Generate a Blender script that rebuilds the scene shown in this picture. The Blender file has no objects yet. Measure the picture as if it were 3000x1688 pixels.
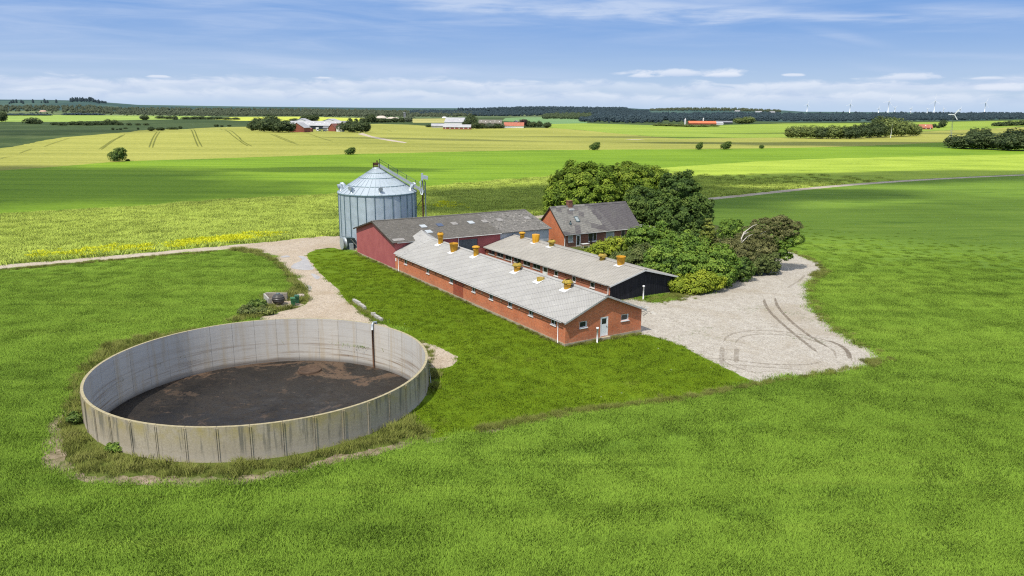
import bpy, bmesh, math, random
import numpy as np
from mathutils import Vector, Matrix, Euler
from mathutils.geometry import delaunay_2d_cdt
random.seed(7); RNG = np.random.default_rng(7)
R = math.radians
scene = bpy.context.scene
COL = scene.collection

# ------------------------------------------------------------------ camera model (drone at 24 m)
FPX, HORY, ROLL, CAMZ = 2206.55, 324.38, 0.005504, 24.0
PITCH = math.atan2(844 - HORY, FPX)
SUN_DIR = Vector((-0.30, -0.42, 0.857)).normalized()      # towards the sun

def sstep(a, b, x):
    t = np.clip((np.asarray(x, float) - a) / (b - a), 0, 1); return t * t * (3 - 2 * t)
HX = [-9000, -200, 0, 300, 330, 460, 1000, 1450, 1560, 1820, 1900, 2020, 2120, 2280, 2360, 3000, 9000]
HA = [40, 76, 76, 75, 54, 48, 40, 40, 52, 50, 36, 44, 46, 36, 19, 19, 19]
def hgt(x, y):
    """terrain height"""
    x = np.asarray(x, float); y = np.asarray(y, float)
    r = np.hypot(x, y)
    h = 5.5 * np.exp(-((x + 330) / 250) ** 2 - ((y - 640) / 150) ** 2)
    h = h + sstep(380, 800, r) * 1.3 * np.sin(x / 160 + 1) * np.sin(y / 190 + .4)
    px = np.where(y > 1, 1500 + FPX * x / np.maximum(y, 1), 9000 * np.sign(x))
    A = np.interp(px, HX, HA)
    return h + sstep(3300, 6000, r) * A
def ray(px, py):
    X, Y = px - 1500, py - 844
    cr, sr = math.cos(ROLL), math.sin(ROLL)
    sx = X * cr + Y * sr; sy = -X * sr + Y * cr
    return Vector((sx / FPX, math.cos(PITCH) - sy / FPX * math.sin(PITCH), -math.sin(PITCH) - sy / FPX * math.cos(PITCH)))
def G(px, py, z=None):
    """point of the terrain seen at a place of the photograph"""
    d = ray(px, py); O = Vector((0, 0, CAMZ))
    if z is not None or d.z < -CAMZ / 330:
        t = ((z or 0) - CAMZ) / d.z
        return O + d * t
    t = 200.0
    while t < 24000:
        p = O + d * t
        if p.z < hgt(p.x, p.y):
            a, b = t - max(4, t * .012), t
            for _ in range(24):
                m = (a + b) / 2; p = O + d * m
                if p.z < hgt(p.x, p.y): b = m
                else: a = m
            return O + d * b
        t += max(4, t * .012)
    return O + d * t
def proj(P):
    P = np.atleast_2d(P); x, y, z = P[:, 0], P[:, 1], P[:, 2] - CAMZ
    d = y * math.cos(PITCH) - z * math.sin(PITCH); u = y * math.sin(PITCH) + z * math.cos(PITCH)
    d = np.where(d < 1, 1, d)
    return 1500 + FPX * x / d, 844 - FPX * u / d
def ppm(p):                       # photo pixels per metre at a point
    return FPX / max(10, p.y * math.cos(PITCH))

# farm frame: x along the gables (to the right and away), y along the long barns (away)
TH = R(31.70); BX, BY = 5.574, 75.281
UX, UY = -math.sin(TH), math.cos(TH)      # long direction
VX, VY = math.cos(TH), math.sin(TH)       # gable direction
def F(a, b, z=0): return Vector((BX + UX * a + VX * b, BY + UY * a + VY * b, z))

# ------------------------------------------------------------------ node helpers
class NT:
    def __init__(s, tree): s.t = tree; s.n = tree.nodes; s.l = tree.links
    def node(s, typ, **kw):
        n = s.n.new(typ)
        for k, v in kw.items(): setattr(n, k, v)
        return n
    def put(s, sock, v):
        if hasattr(v, 'links') or isinstance(v, bpy.types.NodeSocket): s.l.new(v, sock)
        elif isinstance(v, (tuple, list)) and sock.type == 'RGBA': sock.default_value = (*v[:3], 1)
        else: sock.default_value = v
    def math(s, op, a, b=0.0, c=None, clamp=False):
        n = s.node('ShaderNodeMath', operation=op, use_clamp=clamp); s.put(n.inputs[0], a); s.put(n.inputs[1], b)
        if c is not None: s.put(n.inputs[2], c)
        return n.outputs[0]
    def vmath(s, op, a, b=(0, 0, 0)):
        n = s.node('ShaderNodeVectorMath', operation=op); s.put(n.inputs[0], a); s.put(n.inputs[1], b); return n.outputs[0]
    def mix(s, f, a, b, mode='MIX'):
        n = s.node('ShaderNodeMix', data_type='RGBA', blend_type=mode); n.clamp_factor = True
        s.put(n.inputs[0], f); s.put(n.inputs[6], a); s.put(n.inputs[7], b); return n.outputs[2]
    def noise(s, vec, scale, detail=4, rough=.55, dist=0.0, col=False, w=None):
        n = s.node('ShaderNodeTexNoise'); s.put(n.inputs['Vector'], vec); n.inputs['Scale'].default_value = scale
        n.inputs['Detail'].default_value = detail; n.inputs['Roughness'].default_value = rough; n.inputs['Distortion'].default_value = dist
        return n.outputs['Color' if col else 'Fac']
    def voro(s, vec, scale, out='Color', feature='F1', rnd=1.0):
        n = s.node('ShaderNodeTexVoronoi', feature=feature); s.put(n.inputs['Vector'], vec); n.inputs['Scale'].default_value = scale
        n.inputs['Randomness'].default_value = rnd; return n.outputs[out]
    def white(s, vec):
        n = s.node('ShaderNodeTexWhiteNoise', noise_dimensions='3D'); s.put(n.inputs['Vector'], vec); return n.outputs['Value']
    def rng(s, v, a, b, c=0.0, d=1.0, smooth=False):
        n = s.node('ShaderNodeMapRange', interpolation_type='SMOOTHSTEP' if smooth else 'LINEAR'); n.clamp = True
        s.put(n.inputs[0], v)
        for i, q in enumerate((a, b, c, d)): n.inputs[i + 1].default_value = q
        return n.outputs[0]
    def sep(s, v):
        n = s.node('ShaderNodeSeparateXYZ'); s.put(n.inputs[0], v); return n.outputs
    def comb(s, x, y, z=0.0):
        n = s.node('ShaderNodeCombineXYZ')
        for i, q in enumerate((x, y, z)): s.put(n.inputs[i], q)
        return n.outputs[0]
    def pos(s): return s.node('ShaderNodeNewGeometry').outputs['Position']
    def uv(s): return s.node('ShaderNodeUVMap', uv_map='UVMap').outputs[0]
    def obj(s): return s.node('ShaderNodeTexCoord').outputs['Object']
    def orand(s): return s.node('ShaderNodeObjectInfo').outputs['Random']
    def attr(s, name, out='Fac'): return s.node('ShaderNodeAttribute', attribute_name=name).outputs[out]
    def maprot(s, vec, rot=0.0, sc=(1, 1, 1)):
        n = s.node('ShaderNodeMapping'); s.put(n.inputs[0], vec); n.inputs['Rotation'].default_value = (0, 0, rot); n.inputs['Scale'].default_value = sc
        return n.outputs[0]
    def bump(s, h, dist=.05, strength=1.0):
        n = s.node('ShaderNodeBump'); s.put(n.inputs['Height'], h); n.inputs['Distance'].default_value = dist; n.inputs['Strength'].default_value = strength
        return n.outputs[0]
    def out(s, col, rough=.8, normal=None, metallic=0.0, spec=.3, translucent=0.0, alpha=None):
        p = s.node('ShaderNodeBsdfPrincipled'); s.put(p.inputs['Base Color'], col); s.put(p.inputs['Roughness'], rough)
        s.put(p.inputs['Metallic'], metallic); p.inputs['Specular IOR Level'].default_value = spec
        if normal is not None: s.put(p.inputs['Normal'], normal)
        sh = p.outputs[0]
        if translucent:
            t = s.node('ShaderNodeBsdfTranslucent'); s.put(t.inputs[0], col); m = s.node('ShaderNodeMixShader'); m.inputs[0].default_value = translucent
            s.l.new(sh, m.inputs[1]); s.l.new(t.outputs[0], m.inputs[2]); sh = m.outputs[0]
        if alpha is not None:
            t = s.node('ShaderNodeBsdfTransparent'); m = s.node('ShaderNodeMixShader'); s.put(m.inputs[0], alpha)
            s.l.new(t.outputs[0], m.inputs[1]); s.l.new(sh, m.inputs[2]); sh = m.outputs[0]
        o = s.node('ShaderNodeOutputMaterial'); s.l.new(sh, o.inputs[0])
MATS = {}
def mat(name, fn):
    if name not in MATS:
        m = bpy.data.materials.new(name); m.use_nodes = True; m.node_tree.nodes.clear(); fn(NT(m.node_tree)); MATS[name] = m
    return MATS[name]
def plain(name, col, rough=.7, metallic=0.0, var=.25, scale=3.0, spec=.3):
    def fn(n):
        o = n.obj(); f = n.noise(o, scale, 5, .6); g = n.noise(o, scale * 9, 3, .6)
        k = n.math('ADD', n.math('MULTIPLY', f, .7), n.math('MULTIPLY', g, .3))
        k = n.rng(k, .3, .7)
        n.out(n.mix(k, tuple(c * (1 - var) for c in col), tuple(min(1, c * (1 + var)) for c in col)), rough, None, metallic, spec)
    return mat(name, fn)

# ------------------------------------------------------------------ mesh helpers
class MB:
    def __init__(s): s.v = []; s.f = []; s.m = []; s.smooth = []
    def face(s, pts, m=0, sm=False):
        b = len(s.v); s.v += [tuple(p) for p in pts]; s.f.append(tuple(range(b, b + len(pts)))); s.m.append(m); s.smooth.append(sm); return s
    def box(s, x0, y0, z0, x1, y1, z1, m=0, M=None):
        c = [Vector(p) for p in ((x0, y0, z0), (x1, y0, z0), (x1, y1, z0), (x0, y1, z0), (x0, y0, z1), (x1, y0, z1), (x1, y1, z1), (x0, y1, z1))]
        if M is not None: c = [M @ p for p in c]
        b = len(s.v); s.v += [tuple(p) for p in c]
        for q in ((0, 3, 2, 1), (4, 5, 6, 7), (0, 1, 5, 4), (1, 2, 6, 5), (2, 3, 7, 6), (3, 0, 4, 7)):
            s.f.append(tuple(b + i for i in q)); s.m.append(m); s.smooth.append(False)
        return s
    def hexa(s, bot, top, m=0):
        b = len(s.v); s.v += [tuple(p) for p in bot] + [tuple(p) for p in top]
        n = len(bot); fs = [tuple(b + i for i in reversed(range(n))), tuple(b + n + i for i in range(n))]
        fs += [(b + i, b + (i + 1) % n, b + n + (i + 1) % n, b + n + i) for i in range(n)]
        for f in fs: s.f.append(f); s.m.append(m); s.smooth.append(False)
        return s
    def tube(s, pts, rad, n=8, m=0, cap=True):
        pts = [Vector(p) for p in pts]; rad = rad if isinstance(rad, (list, tuple)) else [rad] * len(pts)
        rings = []
        for i, p in enumerate(pts):
            d = (pts[min(i + 1, len(pts) - 1)] - pts[max(i - 1, 0)]).normalized()
            a = d.orthogonal().normalized() if abs(d.z) > .9 else d.cross(Vector((0, 0, 1))).normalized()
            c = d.cross(a); b0 = len(s.v)
            s.v += [tuple(p + (a * math.cos(2 * math.pi * k / n) + c * math.sin(2 * math.pi * k / n)) * rad[i]) for k in range(n)]
            rings.append(b0)
        for i in range(len(rings) - 1):
            for k in range(n):
                s.f.append((rings[i] + k, rings[i] + (k + 1) % n, rings[i + 1] + (k + 1) % n, rings[i + 1] + k)); s.m.append(m); s.smooth.append(True)
        if cap:
            s.f.append(tuple(rings[0] + k for k in range(n))); s.m.append(m); s.smooth.append(False)
            s.f.append(tuple(rings[-1] + k for k in reversed(range(n)))); s.m.append(m); s.smooth.append(False)
        return s
    def lathe(s, prof, n=24, m=0, o=(0, 0, 0), smooth=True, a0=0.0):
        rings = []
        for r, z in prof:
            rings.append(len(s.v)); s.v += [(o[0] + r * math.cos(a0 + 2 * math.pi * k / n), o[1] + r * math.sin(a0 + 2 * math.pi * k / n), o[2] + z) for k in range(n)]
        for i in range(len(prof) - 1):
            for k in range(n):
                s.f.append((rings[i] + k, rings[i] + (k + 1) % n, rings[i + 1] + (k + 1) % n, rings[i + 1] + k)); s.m.append(m); s.smooth.append(smooth)
        return s
    def wall(s, M, L, H, ops=(), m=0, depth=.12, top=None, rm=None):
        """wall in the plane M*(s,0,z), outside towards -y; ops = (s0,z0,s1,z1) openings with reveals; top = extra polygon above H"""
        sc = sorted({0, L, *[o[0] for o in ops], *[o[2] for o in ops]}); zc = sorted({0, H, *[o[1] for o in ops], *[o[3] for o in ops]})
        P = lambda a, y, z: M @ Vector((a, y, z))
        for i in range(len(sc) - 1):
            for j in range(len(zc) - 1):
                cs, cz = (sc[i] + sc[i + 1]) / 2, (zc[j] + zc[j + 1]) / 2
                if any(o[0] < cs < o[2] and o[1] < cz < o[3] for o in ops): continue
                s.face([P(sc[i], 0, zc[j]), P(sc[i + 1], 0, zc[j]), P(sc[i + 1], 0, zc[j + 1]), P(sc[i], 0, zc[j + 1])], m)
        for a, z0, b, z1 in ops:
            q = [(a, z0), (b, z0), (b, z1), (a, z1)]
            for k in range(4):
                (x0, y0), (x1, y1) = q[k], q[(k + 1) % 4]
                s.face([P(x0, 0, y0), P(x0, depth, y0), P(x1, depth, y1), P(x1, 0, y1)], m if rm is None else rm)
        if top: s.face([P(a, 0, z) for a, z in top], m)
        return s
    def mesh(s, name):
        me = bpy.data.meshes.new(name); me.from_pydata(s.v, [], s.f)
        me.polygons.foreach_set('material_index', s.m); me.polygons.foreach_set('use_smooth', s.smooth)
        uvl = me.uv_layers.new(name='UVMap'); me.update()
        for p in me.polygons:
            n = p.normal
            t = Vector((1, 0, 0)) if abs(n.z) > .96 else Vector((-n.y, n.x, 0)).normalized()
            b = n.cross(t)
            for li in p.loop_indices:
                c = me.vertices[me.loops[li].vertex_index].co; uvl.data[li].uv = (c.dot(t), c.dot(b))
        return me
    def build(s, name, mats, parent=None, loc=None):
        me = s.mesh(name)
        for m in (mats if isinstance(mats, (list, tuple)) else [mats]): me.materials.append(m)
        return link(name, me, parent, loc)
def link(name, data, parent=None, loc=None, rotz=None):
    o = bpy.data.objects.new(name, data); COL.objects.link(o)
    if parent is not None: o.parent = parent
    if loc is not None: o.location = loc
    if rotz is not None: o.rotation_euler = (0, 0, rotz)
    return o
def tag(o, label=None, cat=None, group=None, kind=None):
    if label: o['label'] = label
    if cat: o['category'] = cat
    if group: o['group'] = group
    if kind: o['kind'] = kind
    return o
def thing(name, label, cat, loc=(0, 0, 0), rotz=0.0, group=None):
    return tag(link(name, None, None, loc, rotz), label, cat, group)
def struct(o, kind='structure', label=None): o['kind'] = kind; return tag(o, label)
def dup(root, loc, rotz=0.0, label=None, sc=None):
    r = root.copy(); COL.objects.link(r); r.location = loc; r.rotation_euler = (0, 0, rotz)
    if label: r['label'] = label
    if sc: r.scale = sc if isinstance(sc, (tuple, list)) else (sc,) * 3
    for ch in list(root.children):
        c = ch.copy(); COL.objects.link(c); c.parent = r
        for g in list(ch.children):
            d = g.copy(); COL.objects.link(d); d.parent = c
    return r
def mesh_np(name, V, Fq, attrs=None, smooth=False, mats=()):
    V = np.asarray(V, np.float32); Fq = np.asarray(Fq, np.int32); k = Fq.shape[1]
    me = bpy.data.meshes.new(name); me.vertices.add(len(V)); me.vertices.foreach_set('co', V.ravel())
    me.loops.add(Fq.size); me.loops.foreach_set('vertex_index', Fq.ravel())
    me.polygons.add(len(Fq)); me.polygons.foreach_set('loop_start', np.arange(0, Fq.size, k, dtype=np.int32))
    if smooth: me.polygons.foreach_set('use_smooth', np.ones(len(Fq), bool))
    for nm, (dom, a) in (attrs or {}).items():
        at = me.attributes.new(nm, 'FLOAT', dom); at.data.foreach_set('value', np.asarray(a, np.float32))
    me.update(calc_edges=True)
    for m in mats: me.materials.append(m)
    return me

# ------------------------------------------------------------------ ground materials
def veg_color(n, dark, mid, light, rowdir=0.0, big=.02, streak=(.012, .25), fine=.9, wts=(.35, .35, .3), lo=.36, hi=.64):
    p = n.pos()
    b = n.noise(p, big, 4, .55)
    s = n.noise(n.maprot(p, rowdir, (streak[0], streak[1], .05)), 1.0, 5, .6, .6)
    f = n.noise(p, fine, 7, .72)
    k = n.math('ADD', n.math('ADD', n.math('MULTIPLY', b, wts[0]), n.math('MULTIPLY', s, wts[1])), n.math('MULTIPLY', f, wts[2]))
    k = n.rng(k, lo, hi)
    c = n.mix(n.rng(k, 0, .5), dark, mid); c = n.mix(n.rng(k, .5, 1), c, light)
    return c, f, s
def field(name, dark, mid, light, bumpd=.25, extra=None, **kw):
    def fn(n):
        c, f, s = veg_color(n, dark, mid, light, **kw)
        if extra: c = extra(n, c, f, s)
        n.out(c, .9, n.bump(f, bumpd, .8) if bumpd else None, spec=.12)
    return mat(name, fn)
CROP = dict(dark=(.070, .122, .012), mid=(.112, .186, .020), light=(.160, .240, .030), rowdir=R(-24), big=.03, streak=(.025, .3), fine=3.0)
def crop_extra(n, c, f, s):
    rw = n.noise(n.maprot(n.pos(), R(-24), (.06, .75, 1)), 1.0, 5, .65, .9); c = n.mix(n.rng(rw, .54, .66, 0, .27, True), c, (.055, .12, .010)); c = n.mix(n.rng(rw, .46, .34, 0, .22, True), c, (.20, .245, .04))
    # lodged, slightly darker sweeps along the drilling direction
    w = n.noise(n.maprot(n.pos(), R(-24), (.02, .13, 1)), 1.0, 4, .55, 1.4)
    return n.mix(n.rng(w, .56, .66, 0, .36, True), c, (.035, .095, .006))
M_crop = field('crop_soil_cover', extra=crop_extra, **{a: (tuple(q * 1.28 for q in b) if a in ('dark', 'mid', 'light') else b) for a, b in CROP.items()})
def lawn_extra(n, c, f, s):
    p = n.pos(); v = n.voro(p, 1.1, 'Distance'); w = n.white(n.voro(p, 1.1, 'Position'))
    flower = n.math('MULTIPLY', n.rng(v, .05, .09, 1, 0), n.math('GREATER_THAN', w, .93))
    patch = n.rng(n.noise(p, .22, 4, .6), .60, .72, 0, .5, True)
    c = n.mix(patch, c, (.14, .17, .02))
    return n.mix(flower, c, (.55, .58, .45))
M_lawn = field('lawn_grass', (.072, .125, .004), (.105, .172, .006), (.15, .222, .010), bumpd=.06, extra=lawn_extra, big=.09, streak=(.2, .5), fine=2.2, wts=(.3, .15, .55))
M_rough = field('rough_grass_cover', (.06, .085, .014), (.105, .135, .026), (.17, .18, .05), bumpd=.3, big=.12, streak=(.1, .3), fine=1.6, wts=(.35, .15, .5))
def rape_extra(n, c, f, s):
    p = n.pos()
    lodge = n.noise(n.maprot(p, R(8), (.02, .11, 1)), 1.0, 5, .6, 1.5)
    c = n.mix(n.rng(lodge, .60, .70, 0, .8, True), c, (.05, .085, .012))
    return c
M_rape = field('rape_crop', (.19, .27, .026), (.31, .41, .045), (.42, .51, .07), bumpd=.2, extra=rape_extra, rowdir=R(8), big=.03, streak=(.02, .14), fine=.9, wts=(.25, .3, .45), lo=.38, hi=.62)
M_green = field('green_cereal', (.085, .155, .010), (.165, .275, .016), (.245, .36, .026), bumpd=0, rowdir=R(6), big=.012, streak=(.006, .16), fine=.9, wts=(.25, .35, .4), lo=.38, hi=.62)
M_barley = field('barley_crop', (.185, .20, .035), (.30, .305, .062), (.40, .39, .09), bumpd=0, rowdir=R(4), big=.006, streak=(.004, .09), fine=.5, wts=(.3, .3, .4), lo=.38, hi=.62)
M_lime = field('far_cereal', (0.14, 0.21, 0.025), (0.24, 0.33, 0.042), (0.34, 0.4, 0.06), bumpd=0, rowdir=R(3), big=.005, streak=(.002, .05), fine=.3, wts=(.3, .35, .35), lo=.38, hi=.62)
M_valley = field('shade_toned_meadow', (0.025, 0.045, 0.012), (0.048, 0.078, 0.022), (0.105, 0.135, 0.045), bumpd=0, rowdir=R(3), big=.006, streak=(.002, .045), fine=.10, wts=(.3, .35, .35), lo=.38, hi=.62)  # darker greens: the cloud shade over the valley is put into the colour
M_bright = field('bright_meadow', (.17, .27, .05), (.26, .36, .07), (.34, .42, .09), bumpd=0, rowdir=R(3), big=.004, streak=(.001, .02), fine=.05, wts=(.4, .3, .3))
M_yellow = field('yellow_meadow', (.34, .40, .05), (.46, .50, .07), (.55, .56, .10), bumpd=0, big=.004, streak=(.001, .02), fine=.05)
M_pale = field('stubble_field', (.24, .25, .07), (.36, .34, .11), (.44, .42, .15), bumpd=0, big=.004, streak=(.001, .02), fine=.05)
M_bluegreen = field('far_meadow', (.10, .19, .07), (.15, .26, .10), (.22, .32, .13), bumpd=0, big=.003, streak=(.001, .02), fine=.03)
M_heath = field('heath_land', (.05, .085, .04), (.10, .14, .06), (.20, .22, .10), bumpd=1, big=.003, streak=(.0015, .008), fine=.02, wts=(.4, .3, .3))
M_farland = field('haze_toned_hills', (.028, .06, .058), (.045, .085, .075), (.10, .16, .11), bumpd=1, big=.0012, streak=(.0004, .003), fine=.01, wts=(.5, .3, .2))  # bluish tones: the haze of distance is put into the hill colour
def gravel_fn(tint=(1, 1, 1), weeds=.5, sc=1.0):
    def fn(n):
        p = n.pos()
        st = n.voro(p, 8.5 * sc, 'Color'); h = n.voro(p, 8.5 * sc, 'Distance')
        st2 = n.white(n.voro(p, 2.2 * sc, 'Position'))
        big = n.noise(p, .09, 6, .6, .8); mid = n.noise(p, .8, 6, .65)
        fin = n.noise(p, 9, 3, .8)
        g = n.math('ADD', n.math('MULTIPLY', n.sep(st)[0], .34), n.math('MULTIPLY', st2, .05)); g = n.math('ADD', g, n.math('ADD', n.math('MULTIPLY', mid, .42), n.math('MULTIPLY', n.math('SUBTRACT', fin, .3), .42)))
        T = lambda c: tuple(a * b for a, b in zip(c, tint))
        c = n.mix(n.rng(g, .15, .45), T((.28, .235, .19)), T((.47, .42, .355))); c = n.mix(n.rng(g, .42, .78), c, T((.66, .61, .54)))
        c = n.mix(n.rng(big, .46, .70, 0, .5, True), c, T((.36, .29, .20)))
        w = n.math('MULTIPLY', n.rng(n.noise(p, .16, 4, .6), .56, .7, 0, 1, True), n.rng(n.noise(p, 2.1, 5, .7), .52, .60))
        c = n.mix(n.math('MULTIPLY', w, weeds), c, (.10, .13, .035))
        n.out(c, .92, n.bump(n.math('ADD', h, mid), .08, .9), spec=.15)
    return fn
M_gravel = mat('pale_gravel', gravel_fn((.84, .85, .85), .9))
M_track = mat('track_gravel', gravel_fn((.92, .85, .77), .4, 1.2))
def dirt_fn(n):
    p = n.pos(); a = n.noise(p, 1.2, 8, .7); b = n.noise(p, .25, 4, .6)
    c = n.mix(n.rng(a, .35, .65), (.12, .105, .05), (.36, .28, .21)); c = n.mix(n.rng(b, .45, .6, 0, .8), c, (.085, .125, .02))
    n.out(c, .95, n.bump(a, .12, .9), spec=.1)
M_dirt = mat('stony_dirt', dirt_fn)
M_garden = field('garden_grass', (.06, .075, .02), (.10, .115, .035), (.16, .15, .06), bumpd=.1, big=.15, streak=(.2, .5), fine=2)
M_road = mat('chalky_road', gravel_fn((.98, .93, .87), .12, 1.2))
M_slab = plain('concrete_slab', (.33, .27, .20), .9, var=.3, scale=1.2)

# ------------------------------------------------------------------ ground regions (outlines traced on the terrain)
def W2(pts): return np.array([(q.x, q.y) for q in (G(*p) for p in pts)])
def rough(P, amp=.35, closed=True, rel=.006, seed=0, lo=.3):
    """break a smooth outline into an irregular one"""
    rng = np.random.default_rng(seed + 11); out = []
    n = len(P); segs = n if closed else n - 1
    ph = rng.uniform(0, 7, 6); acc = 0.0
    for i in range(segs):
        a, b = P[i], P[(i + 1) % n]; L = np.hypot(*(b - a)); r = max(20, np.hypot(*((a + b) / 2)))
        if r > 6000: out.append(a); continue
        st = max(lo, r * rel); m = max(1, int(L / st)); d = (b - a) / max(L, 1e-6); nn = np.array([-d[1], d[0]])
        A = amp * max(1, r / 120)
        for k in range(m):
            t = k / m; s = acc + L * t; q = s / max(1, r / 120)
            w = .5 * math.sin(q * .55 + ph[0]) + .35 * math.sin(q * 1.3 + ph[1]) + .3 * math.sin(q * 2.9 + ph[2]) + rng.normal(0, .3)
            e = min(1, 4 * min(t, 1 - t) + .25)
            out.append(a + (b - a) * t + nn * w * A * e)
        acc += L
    if not closed: out.append(P[-1])
    return np.array(out)
def smooth_line(P, it=2, closed=False):
    P = np.asarray(P, float)
    for _ in range(it):
        Q = []
        n = len(P)
        for i in range(n if closed else n - 1):
            a, b = P[i], P[(i + 1) % n]; Q += [a * .75 + b * .25, a * .25 + b * .75]
        P = np.array(Q) if closed else np.array([P[0]] + Q + [P[-1]])
    return P
def beyond(pts, amp, seed, it=1):
    L = rough(smooth_line(W2(pts), it), amp, False, .008, seed)
    return np.vstack([[-26000, L[0][1]], L, [26000, L[-1][1]], [26000, 25000], [-26000, 25000]])
road_c = [(-500, 826), (0, 783), (248, 762), (497, 740), (745, 717), (994, 697), (1240, 671), (1580, 636), (1800, 611), (2063, 584), (2205, 570), (2356, 553.5), (2507, 540), (2709, 526), (3000, 512), (3500, 494)]
b1 = [(-600, 665), (0, 631), (248, 618), (414, 608), (621, 589), (828, 579), (994, 571), (1240, 550), (1500, 527), (1750, 507), (2000, 487), (2300, 468), (2650, 459), (3000, 452), (3600, 444)]
b2 = [(-600, 540), (0, 500), (207, 486), (344, 473), (621, 465), (994, 452), (1166, 449), (1476, 441), (1700, 439), (2053, 437), (2305, 434), (2558, 427), (2780, 416), (3000, 402), (3600, 385)]
b3 = [(-600, 475), (0, 438), (136, 408), (272, 395), (408, 386), (543, 377), (700, 371), (870, 372), (1080, 362), (1243, 367), (1294, 376), (1450, 376), (1600, 374), (1700, 381), (1910, 400), (1991, 407), (2096, 405), (2300, 403), (2480, 404), (2600, 398), (2700, 385), (3000, 370), (3600, 360)]
road_w = smooth_line(W2(road_c), 2)
def ribbon(P, w, amp, seed):
    P = np.asarray(P); d = np.gradient(P, axis=0); d /= np.linalg.norm(d, axis=1)[:, None] + 1e-9; nn = np.stack([-d[:, 1], d[:, 0]], 1)
    return np.vstack([rough(P + nn * w / 2, amp, False, .006, seed), rough(P - nn * w / 2, amp, False, .006, seed + 1)[::-1]])
def beyond_w(P, amp, seed):
    L = rough(P, amp, False, .01, seed); return np.vstack([[-26000, L[0][1]], L, [26000, L[-1][1]], [26000, 25000], [-26000, 25000]])
track_px = [(640, 731), (704, 727), (740, 731), (766, 738), (807, 759), (845, 796), (875, 820), (889, 837), (901, 854), (905, 867), (903, 882), (898, 890), (884, 898), (849, 907), (818, 913), (810, 921), (768, 927), (755, 940),
            (760, 975), (944, 960), (1090, 985), (1205, 1060), (1258, 1078), (1318, 1079), (1346, 1051), (1340, 1045), (1307, 1026), (1277, 1012), (1225, 1000), (1160, 965), (1100, 940), (1088, 934), (1066, 925), (1050, 907), (1027, 890), (1007, 874), (991, 845), (973, 832),
            (956, 820), (928, 789), (909, 765), (899, 752), (900, 742), (932, 730), (976, 725), (992, 730), (1040, 738), (1062, 735), (1050, 700), (994, 688), (820, 704)]
yard_px = [(2248, 728), (2278, 729), (2319, 738), (2360, 752), (2391, 766), (2414, 780), (2417, 795), (2398, 812), (2379, 826), (2371, 843), (2372, 864), (2383, 895), (2409, 930), (2450, 964), (2498, 995), (2543, 1019), (2567, 1033), (2598, 1047), (2588, 1064), (2547, 1075),
           (2464, 1088), (2395, 1095), (2333, 1104), (2264, 1119), (2222, 1131), (2205, 1118), (2170, 1100), (2136, 1083), (2102, 1068), (2060, 1049), (1983, 1005), (1935, 991), (1911, 986), (1884, 980), (1860, 985), (1800, 930), (1790, 880), (1870, 870), (1900, 880), (1935, 887), (1988, 870), (2041, 861), (2104, 846), (2142, 827), (2190, 810), (2240, 785), (2250, 764), (2235, 740)]
lawn_px = [(899, 752), (900, 742), (932, 730), (976, 726), (992, 730), (1040, 741), (1100, 765), (1500, 860), (1780, 960), (1884, 980), (1911, 986), (1983, 1005), (2060, 1049), (2102, 1068), (2136, 1083), (2190, 1112), (2215, 1128), (2100, 1150), (1981, 1171), (1689, 1206), (1400, 1263), (1270, 1285), (1215, 1240), (1205, 1190), (1262, 1130), (1255, 1075),
           (1225, 1000), (1160, 965), (1100, 940), (1088, 934), (1066, 925), (1050, 907), (1027, 890), (1007, 874), (991, 845), (973, 832), (956, 820), (928, 789), (909, 765)]
rough_px = [(330, 1000), (250, 1060), (205, 1150), (185, 1240), (182, 1330), (215, 1378), (306, 1398), (429, 1394), (552, 1405), (705, 1394), (858, 1372), (981, 1340), (1165, 1300), (1270, 1283), (1225, 1240), (1210, 1190), (1275, 1130), (1290, 1090), (1200, 1020), (900, 990), (600, 960)]
dirt_px = [(205, 1160), (150, 1235), (122, 1262), (118, 1312), (132, 1380), (215, 1404), (306, 1424), (429, 1422), (552, 1430), (705, 1418), (858, 1396), (981, 1362), (1165, 1315), (1400, 1273), (1689, 1214), (1981, 1179), (2200, 1138), (2100, 1144), (1981, 1161), (1689, 1196), (1400, 1251), (1165, 1288), (981, 1330), (700, 1370), (400, 1370), (210, 1340), (190, 1250)]
garden_px = [(1655, 722), (1640, 745), (1740, 780), (1900, 845), (1985, 872), (2100, 848), (2240, 790), (2262, 740), (2240, 700), (2080, 655), (1900, 640), (1830, 690)]
margin_px = [(640, 733), (704, 729), (740, 733), (766, 740), (807, 761), (845, 798), (875, 822), (889, 839), (901, 856), (905, 869), (903, 884), (898, 891), (849, 908), (818, 914), (768, 929), (690, 945), (640, 950), (700, 925), (770, 905), (780, 870), (812, 862), (858, 850), (850, 830), (838, 810), (815, 780), (785, 757), (745, 744), (690, 736)]
tank_c = (-21.456, 62.347); TANK_R = 14.076
regions = []   # (name, polygon, material), nearest first
def reg(name, poly, m): regions.append((name, np.asarray(poly, float), m))
ang = np.linspace(0, 2 * np.pi, 160, endpoint=False)
reg('HOLE', np.stack([tank_c[0] + 13.98 * np.cos(ang), tank_c[1] + 13.98 * np.sin(ang)], 1), None)
slab_px = [(778, 884), (842, 880), (862, 884), (892, 893), (870, 899), (806, 905)]
reg('concrete_slab', W2(slab_px), M_slab)
reg('farm_track', rough(smooth_line(W2(track_px), 1, True), .16, True, .004, 3, .3), M_track)
reg('gravel_yard', rough(smooth_line(W2(yard_px), 1, True), .2, True, .004, 4, .3), M_gravel)
reg('country_road', ribbon(road_w, 3.8, .13, 5), M_road)
reg('verge', rough(W2(margin_px), .4, True, .008, 12), M_rough)
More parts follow.
